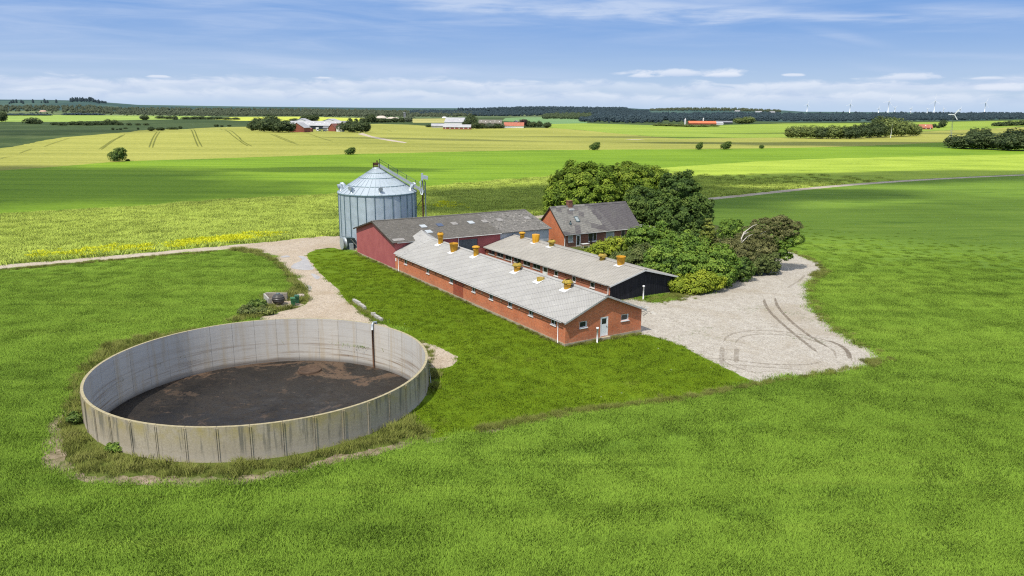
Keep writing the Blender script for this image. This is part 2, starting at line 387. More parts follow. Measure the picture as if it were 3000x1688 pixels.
reg('rough_grass', rough(smooth_line(W2(rough_px), 1, True), .4, True, .006, 6), M_rough)
reg('lawn', rough(W2(lawn_px), .12, True, .006, 7), M_lawn)
reg('dirt_path', rough(smooth_line(W2(dirt_px), 1, True), .3, True, .006, 8, .4), M_dirt)
reg('garden', rough(W2(garden_px), .3, True, .01, 9), M_garden)
lane_px = [(1048, 393), (1062, 389.5), (1090, 399), (1120, 405), (1150, 410), (1192, 417.5), (1186, 419.5), (1140, 413), (1100, 406)]
reg('farm_lane', W2(lane_px), M_road)
reg('far_lane', W2([(1830, 408), (1870, 408.5), (1892, 409.5), (1850, 410)]), M_road)
reg('bright_meadow', rough(W2([(-500, 353), (0, 357), (200, 357), (440, 351), (600, 347), (620, 341), (430, 339), (150, 337), (-500, 338)]), .1, True, .03, 20), M_bright)
reg('yellow_meadow', rough(W2([(600, 349), (700, 354), (1000, 355), (1086, 356), (1080, 346), (900, 342), (680, 343)]), .1, True, .03, 21), M_yellow)
reg('stubble_field', rough(W2([(1205, 348), (1310, 347), (1330, 360), (1210, 360)]), .1, True, .03, 22), M_pale)
reg('far_meadow', rough(W2([(1480, 346), (1620, 341), (1720, 344), (1720, 361), (1610, 364), (1470, 354)]), .1, True, .03, 23), M_bluegreen)
reg('far_cereal_field', np.vstack([W2([p for p in b3 if p[0] >= 1600] + [(3600, 345), (3000, 353), (2728, 358), (2510, 361), (2300, 362), (2140, 366), (2050, 371), (1914, 367), (1700, 361), (1604, 363)])]), M_lime)
reg('heath', rough(W2([(-1500, 336), (150, 336), (600, 341), (1080, 345), (1300, 346), (1480, 344), (1620, 340), (1700, 341), (1700, 334), (1000, 330), (300, 326), (-1500, 318)]), .1, True, .03, 24), M_heath)
far_line = [(-2500, 318), (300, 327), (1000, 331), (1700, 340), (1900, 352), (2300, 357), (2728, 354), (3000, 349), (5000, 352)]
reg('haze_toned_hills', beyond(far_line, .1, 25, 0), M_farland)
reg('shade_toned_meadow', beyond(b3, .3, 26), M_valley)
reg('barley_field', beyond(b2, .25, 27), M_barley)
reg('green_field', beyond(b1, .3, 28), M_green)
reg('rape_field', beyond_w(road_w + np.array([0, 3.2]), .25, 29), M_rape)
reg('crop_field', [(-27000, -27000), (27000, -27000), (27000, 27000), (-27000, 27000)], M_crop)
def inside(P, poly):
    x, y = P[:, 0], P[:, 1]; c = np.zeros(len(P), bool); n = len(poly); lo, hi = poly.min(0), poly.max(0)
    idx = np.nonzero((x >= lo[0]) & (x <= hi[0]) & (y >= lo[1]) & (y <= hi[1]))[0]
    if not len(idx): return c
    px, py = x[idx], y[idx]; cc = np.zeros(len(idx), bool)
    for i in range(n):
        (x0, y0), (x1, y1) = poly[i - 1], poly[i]
        if y0 == y1: continue
        k = ((y0 > py) != (y1 > py)); cc ^= k & (px < (x1 - x0) * (py - y0) / (y1 - y0) + x0)
    c[idx] = cc; return c
def classify(P):
    r = np.full(len(P), -1)
    for i, (nm, poly, m) in enumerate(regions):
        todo = np.nonzero(r < 0)[0]
        if not len(todo): break
        r[todo[inside(P[todo], poly)]] = i
    return r
RI = {nm: i for i, (nm, _, _) in enumerate(regions)}
def build_ground():
    V, E = [], []
    for nm, poly, m in regions[:-1]:
        b = len(V); V += [tuple(p) for p in poly]; n = len(poly); E += [(b + i, b + (i + 1) % n) for i in range(n)]
    r = 4.0
    while r < 24000:
        st = max(2.0, r * .045)
        n = max(14, int(2.4 * r / st)); off = RNG.uniform(0, 1)
        for k in range(n):
            a = -1.2 + 2.4 * (k + off) / n; V.append((r * math.sin(a), r * math.cos(a)))
        if True:
            for k in range(14):
                a = 1.2 + (2 * math.pi - 2.4) * (k + .5) / 14; V.append((r * math.sin(a), r * math.cos(a)))
        r += st
    B = 24500; b = len(V); V += [(-B, -B), (B, -B), (B, B), (-B, B)]; E += [(b, b + 1), (b + 1, b + 2), (b + 2, b + 3), (b + 3, b)]
    v, e, f, *_ = delaunay_2d_cdt([Vector(p) for p in V], E, [], 0, 1e-4)
    P = np.array([(p.x, p.y) for p in v]); T = np.array([t for t in f if len(t) == 3])
    keep = (np.abs(P[T]).max((1, 2)) <= B + 1); T = T[keep]
    a, b_, c = P[T[:, 0]], P[T[:, 1]], P[T[:, 2]]
    cr = (b_[:, 0] - a[:, 0]) * (c[:, 1] - a[:, 1]) - (b_[:, 1] - a[:, 1]) * (c[:, 0] - a[:, 0])
    T[cr < 0] = T[cr < 0][:, ::-1]
    ri = classify((a + b_ + c) / 3)
    Z = hgt(P[:, 0], P[:, 1])
    for i, (nm, poly, m) in enumerate(regions):
        if m is None: continue
        t = T[ri == i]
        if not len(t): continue
        used, inv = np.unique(t, return_inverse=True)
        me = mesh_np(nm, np.column_stack([P[used], Z[used]]), inv.reshape(-1, 3), mats=[m], smooth=True)
        struct(link(nm, me))
build_ground()

SUN_E = 4.35
SKY_S = .10
# radiances before the background strength
SKY_HIGH = (1.78, 3.65, 7.7); SKY_LOW = (5.0, 6.5, 8.7); SKY_CIRRUS = (5.6, 6.7, 8.8); SKY_CULIGHT = (8.3, 8.8, 9.8); SKY_CUDARK = (5.6, 6.6, 8.6)

# ------------------------------------------------------------------ building materials
def brick_fn(c1, c2, mortar, patch=None):
    def fn(n):
        uv = n.uv(); b = n.node('ShaderNodeTexBrick'); n.put(b.inputs['Vector'], uv)
        b.inputs['Scale'].default_value = 1.0; b.inputs['Brick Width'].default_value = .24; b.inputs['Row Height'].default_value = .0715
        b.inputs['Mortar Size'].default_value = .007; b.inputs['Mortar Smooth'].default_value = .3; b.inputs['Bias'].default_value = -.1
        n.put(b.inputs['Color1'], c1); n.put(b.inputs['Color2'], c2); n.put(b.inputs['Mortar'], mortar)
        s = n.sep(uv)
        cell = n.white(n.comb(n.math('FLOOR', n.math('DIVIDE', s[0], .24)), n.math('FLOOR', n.math('DIVIDE', s[1], .143)), 0))
        o = n.obj(); w = n.noise(o, .5, 5, .6); g = n.noise(o, 5, 4, .7)
        c = n.mix(n.rng(cell, .0, 1.0, .0, .42), b.outputs[0], tuple(min(1, q * 1.55) for q in c1)); c = n.mix(n.rng(w, .4, .7, 0, .35), c, tuple(q * .62 for q in c2))
        c = n.mix(n.rng(g, .5, .75, 0, .4), c, tuple(min(1, q * 1.35) for q in mortar))
        z = n.sep(o)[2]; c = n.mix(n.math('MULTIPLY', n.rng(z, .25, .9, .5, 0), n.rng(g, .35, .6)), c, tuple(q * .8 for q in mortar))
        n.out(c, .9, n.bump(b.outputs['Fac'], .01, -.6), spec=.2)
    return fn
M_brick = mat('red_brick', brick_fn((.54, .155, .060), (.42, .10, .042), (.52, .35, .24)))
M_brickpink = mat('orange_brick', brick_fn((.43, .135, .075), (.31, .085, .05), (.46, .36, .29)))
M_brickbrown = mat('brown_brick', brick_fn((.235, .095, .062), (.155, .058, .042), (.28, .21, .165)))
M_brickpatch = mat('darker_brick', brick_fn((.34, .07, .035), (.25, .045, .024), (.30, .17, .11)))
def roof_fn(base, light, dark, sheet=(1.09, 1.25), stain=.4, lichen=0.0, wave=.177, lines=.5):
    def fn(n):
        uv = n.uv(); s = n.sep(uv); o = n.obj()
        su = n.math('DIVIDE', s[0], sheet[0]); sv = n.math('DIVIDE', s[1], sheet[1])
        cell = n.white(n.comb(n.math('FLOOR', su), n.math('FLOOR', sv), 0))
        fu = n.math('FRACT', su); fv = n.math('FRACT', sv)
        seam = n.rng(fv, 0, .10, 1, 0); seamu = n.rng(fu, 0, .06, .35, 0)
        cor = n.math('SINE', n.math('MULTIPLY', s[0], 2 * math.pi / wave))
        a = n.noise(o, .35, 6, .65); g = n.noise(o, 3.5, 5, .7); fine = n.noise(n.maprot(uv, 0, (9, 1.2, 1)), 1.0, 4, .6)
        c = n.mix(n.rng(a, .3, .7), dark, light); c = n.mix(.45, c, base)
        c = n.mix(n.math('MULTIPLY', n.rng(cell, 0, 1, 0, .24), 1.0), c, dark)
        c = n.mix(n.rng(fine, .45, .75, 0, stain), c, tuple(q * .72 for q in dark))
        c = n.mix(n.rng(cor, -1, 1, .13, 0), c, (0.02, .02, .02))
        c = n.mix(n.math('MULTIPLY', n.math('MAXIMUM', seam, seamu), lines), c, tuple(q * .35 for q in dark))
        if lichen:
            sp = n.voro(o, 2.6, 'Distance'); w = n.white(n.voro(o, 2.6, 'Position'))
            sp2 = n.noise(o, 1.7, 6, .8)
            y = n.sep(uv)[0]
            c = n.mix(n.math('MULTIPLY', n.rng(sp2, .53, .62, 0, lichen), n.rng(a, .3, .6, .5, 1)), c, (.035, .035, .03))
            c = n.mix(n.rng(n.noise(o, 2.3, 5, .8), .56, .64, 0, lichen * .8), c, (.50, .47, .43))
        n.out(c, .85, n.bump(n.math('ADD', cor, n.math('MULTIPLY', seam, .6)), .028, .8), spec=.25)
    return fn
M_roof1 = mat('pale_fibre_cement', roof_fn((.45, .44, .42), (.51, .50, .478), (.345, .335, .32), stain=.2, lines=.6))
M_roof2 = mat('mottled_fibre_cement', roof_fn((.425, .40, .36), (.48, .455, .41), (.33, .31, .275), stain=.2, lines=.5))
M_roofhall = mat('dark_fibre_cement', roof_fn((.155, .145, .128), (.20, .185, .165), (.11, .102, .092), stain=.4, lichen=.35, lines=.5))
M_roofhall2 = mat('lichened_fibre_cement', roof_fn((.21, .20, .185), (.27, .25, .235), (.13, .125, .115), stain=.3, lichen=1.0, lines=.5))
def house_roof(n):
    uv = n.uv(); s = n.sep(uv); o = n.obj(); so = n.sep(o)
    su = n.math('DIVIDE', s[0], 1.09); sv = n.math('DIVIDE', s[1], 1.15)
    cell = n.white(n.comb(n.math('FLOOR', su), n.math('FLOOR', sv), 2.0)); g = n.noise(o, 2.5, 6, .7); a = n.noise(o, .3, 3)
    cor = n.math('SINE', n.math('MULTIPLY', s[0], 2 * math.pi / .177))
    old = n.mix(n.rng(g, .35, .65), (.23, .22, .20), (.35, .335, .305)); new = n.mix(n.rng(g, .35, .65), (.125, .112, .118), (.175, .16, .165))
    right = n.math('GREATER_THAN', n.math('ADD', so[0], n.math('MULTIPLY', n.math('FLOOR', sv), .35)), 10.9)
    odd = n.rng(cell, .80, .81)
    f = n.math('ABSOLUTE', n.math('SUBTRACT', right, n.math('MULTIPLY', odd, n.math('SUBTRACT', 1.0, n.math('MULTIPLY', right, .75)))))
    c = n.mix(f, old, new); c = n.mix(n.rng(cell, 0, 1, 0, .25), c, (.10, .095, .09))
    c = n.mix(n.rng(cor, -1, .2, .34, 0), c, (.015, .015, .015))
    c = n.mix(n.rng(n.math('FRACT', sv), 0, .05, .4, 0), c, (.03, .03, .03)); c = n.mix(n.rng(n.math('FRACT', su), 0, .04, .25, 0), c, (.03, .03, .03))
    n.out(c, .85, n.bump(cor, .028, .9), spec=.25)
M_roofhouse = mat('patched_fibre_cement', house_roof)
M_plinth = plain('plinth_render', (.40, .335, .235), .9, var=.28, scale=1.5)
M_white = plain('white_paint', (.80, .80, .80), .45, var=.05)
M_greywhite = plain('weathered_white', (.52, .52, .50), .7, var=.15)
M_fascia = plain('grey_fascia', (.36, .355, .34), .7, var=.25, scale=2)
def glass_fn(n):
    o = n.obj(); g = n.noise(o, 1.5, 3); n.out(n.mix(n.rng(g, .35, .65), (.008, .011, .014), (.035, .042, .045)), .06, spec=.6)
M_glass = mat('window_glass', glass_fn)
M_curtain = plain('curtained_glass', (.34, .38, .38), .25, var=.4, scale=2.5, spec=.5)
def redwall_fn(n):
    uv = n.uv(); s = n.sep(uv); o = n.obj(); g = n.noise(o, .6, 6, .6); f = n.noise(n.maprot(uv, 0, (7, .35, 1)), 1, 4, .6)
    rib = n.math('FRACT', n.math('DIVIDE', s[0], .2)); line = n.rng(rib, 0, .12, .25, 0)
    c = n.mix(n.rng(g, .3, .7), (.36, .090, .092), (.44, .125, .122)); c = n.mix(n.rng(f, .45, .75, 0, .25), c, (.31, .10, .10)); c = n.mix(line, c, (.13, .02, .02))
    n.out(c, .75, spec=.3)
M_redwall = mat('red_steel_cladding', redwall_fn)
def black_fn(n):
    uv = n.uv(); s = n.sep(uv); o = n.obj(); rib = n.math('FRACT', n.math('DIVIDE', s[0], .19)); line = n.rng(rib, 0, .16, 1, 0); f = n.noise(n.maprot(uv, 0, (6, .3, 1)), 1, 4, .6)
    c = n.mix(n.rng(f, .4, .7), (.010, .010, .014), (.026, .026, .034)); c = n.mix(n.math('MULTIPLY', line, .7), c, (.003, .003, .004)); n.out(c, .7, n.bump(line, .02, -.6), spec=.25)
M_black = mat('black_boarding', black_fn)
def sheet_fn(n):
    uv = n.uv(); s = n.sep(uv); cor = n.math('SINE', n.math('MULTIPLY', s[0], 2 * math.pi / .25)); f = n.noise(n.obj(), 1.0, 5, .6)
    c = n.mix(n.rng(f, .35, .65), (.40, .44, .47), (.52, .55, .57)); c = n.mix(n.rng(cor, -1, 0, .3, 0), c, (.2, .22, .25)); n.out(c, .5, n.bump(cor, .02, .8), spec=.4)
M_sheet = mat('pale_steel_sheet', sheet_fn)
M_gate = plain('grey_gate_paint', (.12, .135, .15), .6, var=.25, scale=1.2)
M_wood = plain('dark_wood', (.06, .048, .038), .8)
def yellow_fn(n):
    o = n.obj(); a = n.noise(n.maprot(o, 0, (1, 1, .5)), 3.2, 6, .65); g = n.noise(o, 9, 4, .7); r = n.orand()
    c = n.mix(n.rng(a, .4, .68), (.72, .36, .012), (.42, .22, .02)); c = n.mix(n.math('MULTIPLY', n.rng(g, .5, .68), n.rng(r, 0, 1, .15, .7)), c, (.16, .10, .03))
    n.out(c, .55, spec=.35)
M_yellow_vent = mat('yellow_grp', yellow_fn)
def yellow_old(n):
    o = n.obj(); a = n.noise(o, 4.2, 6, .65); g = n.noise(o, 12, 4, .7)
    c = n.mix(n.rng(a, .38, .62), (.50, .36, .05), (.24, .17, .045)); c = n.mix(n.rng(g, .5, .66, 0, .8), c, (.09, .07, .03)); n.out(c, .7, spec=.2)
M_yellow_old = mat('lichened_grp', yellow_old)
M_flash = plain('vent_flashing', (.62, .63, .64), .6, var=.1)
M_pvc = plain('grey_pvc', (.60, .60, .58), .5, var=.1)
M_steel = plain('galvanised_steel', (.42, .46, .48), .45, .35, var=.2, scale=4)
M_dsteel = plain('dark_steel', (.10, .14, .15), .5, .3, var=.3, scale=5)
M_rust = plain('rusty_steel', (.11, .055, .03), .8, var=.5, scale=6)

# ------------------------------------------------------------------ building parts
ID = Matrix.Identity(4)
def wallM(x0, y0, x1, y1):
    """matrix of a wall running from (x0,y0) to (x1,y1); outside is on the right-hand side of that walk"""
    d = Vector((x1 - x0, y1 - y0, 0)); L = d.length; d.normalize()
    M = Matrix(((d.x, -d.y, 0, x0), (d.y, d.x, 0, y0), (0, 0, 1, 0), (0, 0, 0, 1)))
    return M, L
def window(parent, M, op, frame_m, pane_m, sill=True, mullion=(), name='window', fw=.07, depth=.10, inset=.05):
    s0, z0, s1, z1 = op; b = MB(); y0, y1 = inset, inset + .05
    for q in ((s0, z0, s0 + fw, z1), (s1 - fw, z0, s1, z1), (s0 + fw, z0, s1 - fw, z0 + fw), (s0 + fw, z1 - fw, s1 - fw, z1)): b.box(q[0], y0, q[1], q[2], y1, q[3], 0, M)
    for t in mullion: b.box(s0 + (s1 - s0) * t - .035, y0 + .002, z0 + fw, s0 + (s1 - s0) * t + .035, y1 - .002, z1 - fw, 0, M)
    w = b.build(name, frame_m, parent)
    MB().face([M @ Vector(p) for p in ((s0 + fw * .8, inset + .025, z0 + fw * .8), (s1 - fw * .8, inset + .025, z0 + fw * .8), (s1 - fw * .8, inset + .025, z1 - fw * .8), (s0 + fw * .8, inset + .025, z1 - fw * .8))]).build('pane', pane_m, w)
    if sill: MB().box(s0 - .05, -.09, z0 - .10, s1 + .05, inset + .01, z0 - .003, 0, M).build('sill', frame_m, w)
    return w
def door(parent, M, op, m, glass=True, label=None, handle=True):
    s0, z0, s1, z1 = op; b = MB(); f = .09
    for q in ((s0, z0, s0 + f, z1), (s1 - f, z0, s1, z1), (s0 + f, z1 - f, s1 - f, z1)): b.box(q[0], .0, q[1], q[2], .09, q[3], 0, M)
    gz0 = z0 + (z1 - z0) * .63 if glass == True else (z0 + .25 if glass else z1)
    a, c = s0 + f, s1 - f
    if glass:
        b.box(a, .035, z0 + .02, c, .075, gz0, 0, M); b.box(a, .035, gz0, a + .12, .075, z1 - f, 0, M); b.box(c - .12, .035, gz0, c, .075, z1 - f, 0, M); b.box(a + .12, .035, z1 - f - .1, c - .12, .075, z1 - f, 0, M)
    else: b.box(a, .035, z0 + .02, c, .075, z1 - f, 0, M)
    d = b.build('door', m, parent)
    if label: d['label'] = label
    if glass: MB().box(a + .12, .05, gz0, c - .12, .06, z1 - f - .1, 0, M).build('pane', M_glass, d)
    if handle: MB().box(c - .10, -.03, z0 + .98, c - .05, .034, z0 + 1.12, 0, M).build('handle', M_dsteel, d)
    return d
def gable_roof(parent, x0, x1, y0, y1, he, hr, mats, thick=.07, name='roof', axis='y', ridge_cap=True, corr=True, flare=0.0, split=None):
    """roof whose ridge runs along y (or x) over the rectangle incl. overhangs; sheets with a wavy eave edge"""
    b = MB(); T = (lambda p: p) if axis == 'y' else (lambda p: (p[1], p[0], p[2]))
    xm = (x0 + x1) / 2; L = y1 - y0; n = max(2, int(L / .0885)) if corr else 1
    for side in (0, 1):
        xe = x0 if side == 0 else x1
        k = (hr - he) / (xm - xe)
        if corr:
            amp = .022; ns = max(3, n // 1)
            ys = [y0 + L * i / ns for i in range(ns + 1)]
            P = lambda x, y, i: T((x, y, he + (x - xe) * k + amp * (1 if i % 2 else -1)))
            for i in range(ns):
                ms = 0 if split is None or ys[i] < split else 1
                q = [P(xe, ys[i], i), P(xe, ys[i + 1], i + 1), P(xm, ys[i + 1], i + 1), P(xm, ys[i], i)]
                b.face(q, ms)
        b.hexa([T((xe + .03 * (1 if side == 0 else -1), y0 + .02, he - thick)), T((xe + .03 * (1 if side == 0 else -1), y1 - .02, he - thick)), T((xm, y1 - .02, hr - thick)), T((xm, y0 + .02, hr - thick))],
               [T((xe + .03 * (1 if side == 0 else -1), y0 + .02, he - .028)), T((xe + .03 * (1 if side == 0 else -1), y1 - .02, he - .028)), T((xm, y1 - .02, hr - .028)), T((xm, y0 + .02, hr - .028))], len(mats) - 1)
    r = b.build(name, mats, parent)
    if ridge_cap:
        c = MB(); k = (hr - he) / (xm - x0); w = .30
        for s in (-1, 1):
            c.face([T((xm, y0, hr + .075)), T((xm, y1, hr + .075)), T((xm + s * w, y1, hr + .075 - w * k * 1.0)), T((xm + s * w, y0, hr + .075 - w * k * 1.0))])
            c.face([T((xm + s * w, y0, hr + .075 - w * k)), T((xm + s * w, y1, hr + .075 - w * k)), T((xm + s * w, y1, hr + .005 - w * k)), T((xm + s * w, y0, hr + .005 - w * k))])
        c.build('ridge_cap', mats[0], r)
    return r
def barge(parent, x0, x1, y, he, hr, m, axis='y', h=.17, t=.035, out=-1):
    b = MB(); T = (lambda p: p) if axis == 'y' else (lambda p: (p[1], p[0], p[2])); xm = (x0 + x1) / 2
    for xe in (x0, x1):
        ya, yb = y, y + out * t
        b.hexa([T((xe, ya, he - .03 - h)), T((xm, ya, hr - .03 - h)), T((xm, ya, hr - .005)), T((xe, ya, he - .005))], [T((xe, yb, he - .03 - h)), T((xm, yb, hr - .03 - h)), T((xm, yb, hr - .005)), T((xe, yb, he - .005))])
    return b.build('barge_board', m, parent)
def downpipe(parent, x, y, z, m=None):
    b = MB(); b.tube([(x, y, .08), (x, y, z - .25), (x - .18 * (1 if x < 5 else -1) * 0, y, z)], .045, 8); return b.build('downpipe', m or M_white, parent)
def gutter(parent, p0, p1, r=.06, m=None):
    return MB().tube([p0, p1], r, 8).build('gutter', m or M_greywhite, parent)
def vent(parent, kind, x, y, z, slope, label, old=False):
    """yellow ventilation chimney on a roof; slope = dz/dx of the roof there"""
    m = M_yellow_old if old else M_yellow_vent; b = MB(); o = (x, y, z - .25)
    if kind == 'cap':      # pipe with a collar and a flat wide hood
        b.lathe([(.36, 0), (.36, 1.02), (.40, 1.03), (.40, 1.10), (.36, 1.10), (.36, 1.18)], 20, 0, o)
        hood = MB().lathe([(.0, 1.56), (.34, 1.54), (.52, 1.44), (.55, 1.36), (.50, 1.27), (.40, 1.26), (.0, 1.28)], 20, 0, o)
    elif kind == 'tall':
        b.lathe([(.36, 0), (.36, 1.18), (.42, 1.20), (.42, 1.28), (.36, 1.28), (.36, 1.36)], 20, 0, o)
        hood = MB().lathe([(.30, 1.84), (.34, 1.86), (.44, 1.72), (.50, 1.60), (.50, 1.46), (.44, 1.44), (.36, 1.44)], 20, 0, o)
    elif kind == 'mush':   # short pipe under a broad hood
        b.lathe([(.40, 0), (.40, .62), (.44, .64), (.44, .70)], 20, 0, o)
        hood = MB().lathe([(.26, 1.22), (.40, 1.18), (.62, .98), (.66, .84), (.55, .80), (.40, .78)], 20, 0, o)
    elif kind == 'bucket': # wide open funnel
        b.lathe([(.46, 0), (.62, 1.28), (.66, 1.29), (.66, 1.36), (.60, 1.37), (.58, 1.28), (.44, .2), (0, .2)], 24, 0, o); hood = None
    elif kind == 'drum':
        b.lathe([(.52, 0), (.62, 1.45), (.60, 1.48), (.50, 1.47), (0, 1.44)], 24, 0, o); hood = None
    elif kind == 'low':    # stub without hood
        b.lathe([(.46, 0), (.47, .52), (.43, .53), (.42, .12), (0, .1)], 22, 0, o); hood = None
    v = b.build('roof_vent', m, parent); v['label'] = label
    if hood: hood.build('hood', M_yellow_old if (old or kind == 'mush') else m, v)
    s = .85; f = MB()
    f.face([(x - s, y - .62, z - s * slope + .035), (x - s, y + .62, z - s * slope + .035), (x + .1, y + .62, z + .1 * slope + .035), (x + .1, y - .62, z + .1 * slope + .035)])
    f.build('flashing', M_flash, v); return v

# ------------------------------------------------------------------ long brick barn in front
ROOTB = F(0, 0)
barn = thing('brick_barn', 'long low red brick barn with pale grey roof and white gable door', 'barn', ROOTB, TH)
PH = .32
wins = [(1.68, 1.74, 2.68, 2.45), (6.1, 1.71, 7.05, 2.42), (10.53, 1.70, 11.48, 2.42), (14.88, 1.66, 15.86, 2.40), (19.3, 1.68, 20.22, 2.40), (25.43, 1.62, 26.43, 2.40), (32.58, 1.58, 33.6, 2.38), (40.16, 1.57, 41.25, 2.38)]
LB, WB, HE, HR = 44.75, 10.364, 2.689, 4.954
kB = (HR - HE) / (WB / 2 + .372)
w = MB(); Ml, _ = wallM(0, LB, 0, 0)
hw = HE + .25
ops = [(LB - b, z0 + .10, LB - a, z1) for a, z0, b, z1 in wins]
w.wall(Ml, LB, 2.72, ops, 0, .14)
Mg, _ = wallM(0, 0, WB, 0)
gops = [(1.83, 1.74, 2.85, 2.42), (4.62, .36, 5.66, 2.50), (7.45, 1.71, 8.53, 2.42)]
apex = HE + kB * (WB / 2 + .372) - .08
w.wall(Mg, WB, 2.72, gops, 0, .14, top=[(0, 2.72), (WB, 2.72), (WB, HE + kB * .372 - .08), (WB / 2, apex), (0, HE + kB * .372 - .08)])
Mr, _ = wallM(WB, 0, WB, LB); w.wall(Mr, LB, 2.72, [], 0)
w.build('wall', M_brick, barn)
MB().box(-.035, -.035, -.3, WB + .035, LB, PH, 0).build('plinth', M_plinth, barn)
MB().box(-.008, 22.6, PH + .01, .05, 26.0 - .62, 2.66, 0).build('wall_repair', M_brickpatch, barn)['label'] = 'darker bricked-up stretch of the long wall'
for o_ in ops: window(barn, Ml, o_, M_white, M_glass, mullion=(.62,))
for o_ in (gops[0], gops[2]): window(barn, Mg, o_, M_white, M_glass, mullion=(.86,))
door(barn, Mg, gops[1], M_white, True, 'white door with a small square pane')
MB().box(4.5, -.35, .02, 5.8, -.036, .30, 0).build('step', M_plinth, barn)
def barn_roof():
    r = gable_roof(barn, -.372, WB + .372, -.38, LB - 3.0, HE, HR, [M_roof1, M_roof1])
    # last sheets rise in a curve onto the roof of the hall
    b = MB(); N = 34; x0, x1, xm = -.372, WB + .372, WB / 2; ya, yb = LB - 3.0, LB + 1.4
    def H(x, t):
        d = abs(x - xm) / (xm - x0); z = HE + (1 - d) * (HR - HE)
        return z + t * t * (.75 * (1 - d) ** 1.3)
    def Y(x, t):
        d = abs(x - xm) / (xm - x0)
        return ya + (yb - ya) * t * (1.0 if d < .55 else max(0.62, 1 - (d - .55) * .84))
    xs = [x0 + (x1 - x0) * i / 30 for i in range(31)]
    for i in range(30):
        for j in range(8):
            t0, t1 = j / 8, (j + 1) / 8
            b.face([(xs[i], Y(xs[i], t0), H(xs[i], t0)), (xs[i + 1], Y(xs[i + 1], t0), H(xs[i + 1], t0)), (xs[i + 1], Y(xs[i + 1], t1), H(xs[i + 1], t1)), (xs[i], Y(xs[i], t1), H(xs[i], t1))], 0, True)
    b.build('roof_junction', M_roof1, r)
barn_roof()
barge(barn, -.372, WB + .372, -.38, HE, HR, M_fascia)
gutter(barn, (-.40, .2, HE - .10), (-.40, 43.5, HE - .10), .05)
for yy in (1.22, 43.3): downpipe(barn, -.09, yy, HE - .05)
MB().box(-.06, 44.2, 1.5, -.005, 44.55, 1.95, 0).build('meter_box', M_white, barn)
for yy in (4.4, 9.0, 13.0, 17.6, 22.4, 24.6, 28.4, 30.6, 35.4, 38.2, 42.4):
    MB().box(-.06, yy - .16, 2.02, -.004, yy + .16, 2.14, 0).build('air_brick', M_wood if yy > 20 else M_plinth, barn)
zr = lambda x: HE + kB * (x + .372)
vent(barn, 'tall', 4.69, 38.47, zr(4.69), kB, 'tall vent with a dull cap, at the far end of the ridge')
vent(barn, 'bucket', 4.11, 33.05, zr(4.11), kB, 'wide open bucket-shaped vent')
vent(barn, 'cap', 4.68, 27.59, zr(4.68), kB, 'clean orange vent with a flat round cap')
vent(barn, 'mush', 4.44, 16.59, zr(4.44), kB, 'short vent under a mossy mushroom hood, in the middle of the roof')
vent(barn, 'low', 4.23, 11.03, zr(4.23), kB, 'low open stub without a hood', True)
vent(barn, 'mush', 4.37, 5.80, zr(4.37), kB, 'mushroom-hooded vent next to the gable')

# ------------------------------------------------------------------ second barn, black gable
A2, B2, L2, W2b, HE2, HR2 = 12.274, 15.816, 32.2, 11.017, 2.297, 3.829
barn2 = thing('livestock_barn', 'second low barn with black boarded gable behind the brick barn', 'barn', F(A2, B2), TH)
k2 = (HR2 - HE2) / (W2b / 2 + .4)
w = MB(); Ml2, _ = wallM(0, L2, 0, 0)
bigs = [(33.71, 35.75), (36.25, 38.28), (38.88, 40.9), (41.61, 43.5), (31.14, 33.02), (28.39, 30.38)]
ops2 = []; info = []
for a, b in bigs: q = (L2 - (b - A2), 1.36, L2 - (a - A2), 2.10); ops2.append(q); info.append('big')
for a, b in ((23.84, 24.87), (19.67, 20.57), (15.46, 16.45)): q = (L2 - (b - A2), 1.22, L2 - (a - A2), 1.95); ops2.append(q); info.append('small')
dq = (L2 - (27.76 - A2), .06, L2 - (26.5 - A2), 2.08)
w.wall(Ml2, L2, 2.34, [q for q in ops2 if q[0] > .05] + [dq], 0, .14)
Mr2, _ = wallM(W2b, 0, W2b, L2); w.wall(Mr2, L2, 2.34)
w.build('wall', M_brickpink, barn2)
g = MB(); Mg2, _ = wallM(0, 0, W2b, 0)
ap2 = HE2 + k2 * (W2b / 2 + .4) - .09
g.wall(Mg2, W2b, 2.3, [], 0, .1, top=[(0, 2.3), (W2b, 2.3), (W2b, HE2 + k2 * .4 - .09), (W2b / 2, ap2), (0, HE2 + k2 * .4 - .09)])
g.build('gable', M_black, barn2)
MB().box(.02, .02, -.3, W2b - .02, L2, .14, 0).box(-.02, -.02, -.3, W2b + .02, .02, .12, 0).build('plinth', M_plinth, barn2)
for q, i in zip(ops2, info):
    if q[0] > .05: window(barn2, Ml2, q, M_greywhite if i == 'big' else M_white, M_glass, mullion=((.5,) if i == 'big' else (.8,)), fw=.05 if i == 'big' else .09)
door(barn2, Ml2, dq, M_white, True, 'white door with a pane, facing the front barn')
gable_roof(barn2, -.4, W2b + .4, -.4, L2 + .2, HE2, HR2, [M_roof2, M_roof2])
barge(barn2, -.4, W2b + .4, -.4, HE2, HR2, M_pvc)
gutter(barn2, (-.43, .2, HE2 - .08), (-.43, L2, HE2 - .08), .045, M_fascia)
for yy in (.28, 23.9): downpipe(barn2, -.10, yy, HE2 - .05)
for yy in (2.0, 6.0, 9.8, 13.6): MB().box(-.03, yy - .12, 1.72, -.004, yy + .12, 1.86, 0).build('air_brick', M_wood, barn2)
z2 = lambda x: HE2 + k2 * (min(x, W2b - x) + .4)
vent(barn2, 'cap', 5.2, 41.54 - A2, z2(5.2) - .3, k2, 'short orange vent with a flat cap, beside the hall')
vent(barn2, 'drum', 5.1, 37.37 - A2, z2(5.1), k2, 'big orange drum-shaped vent')
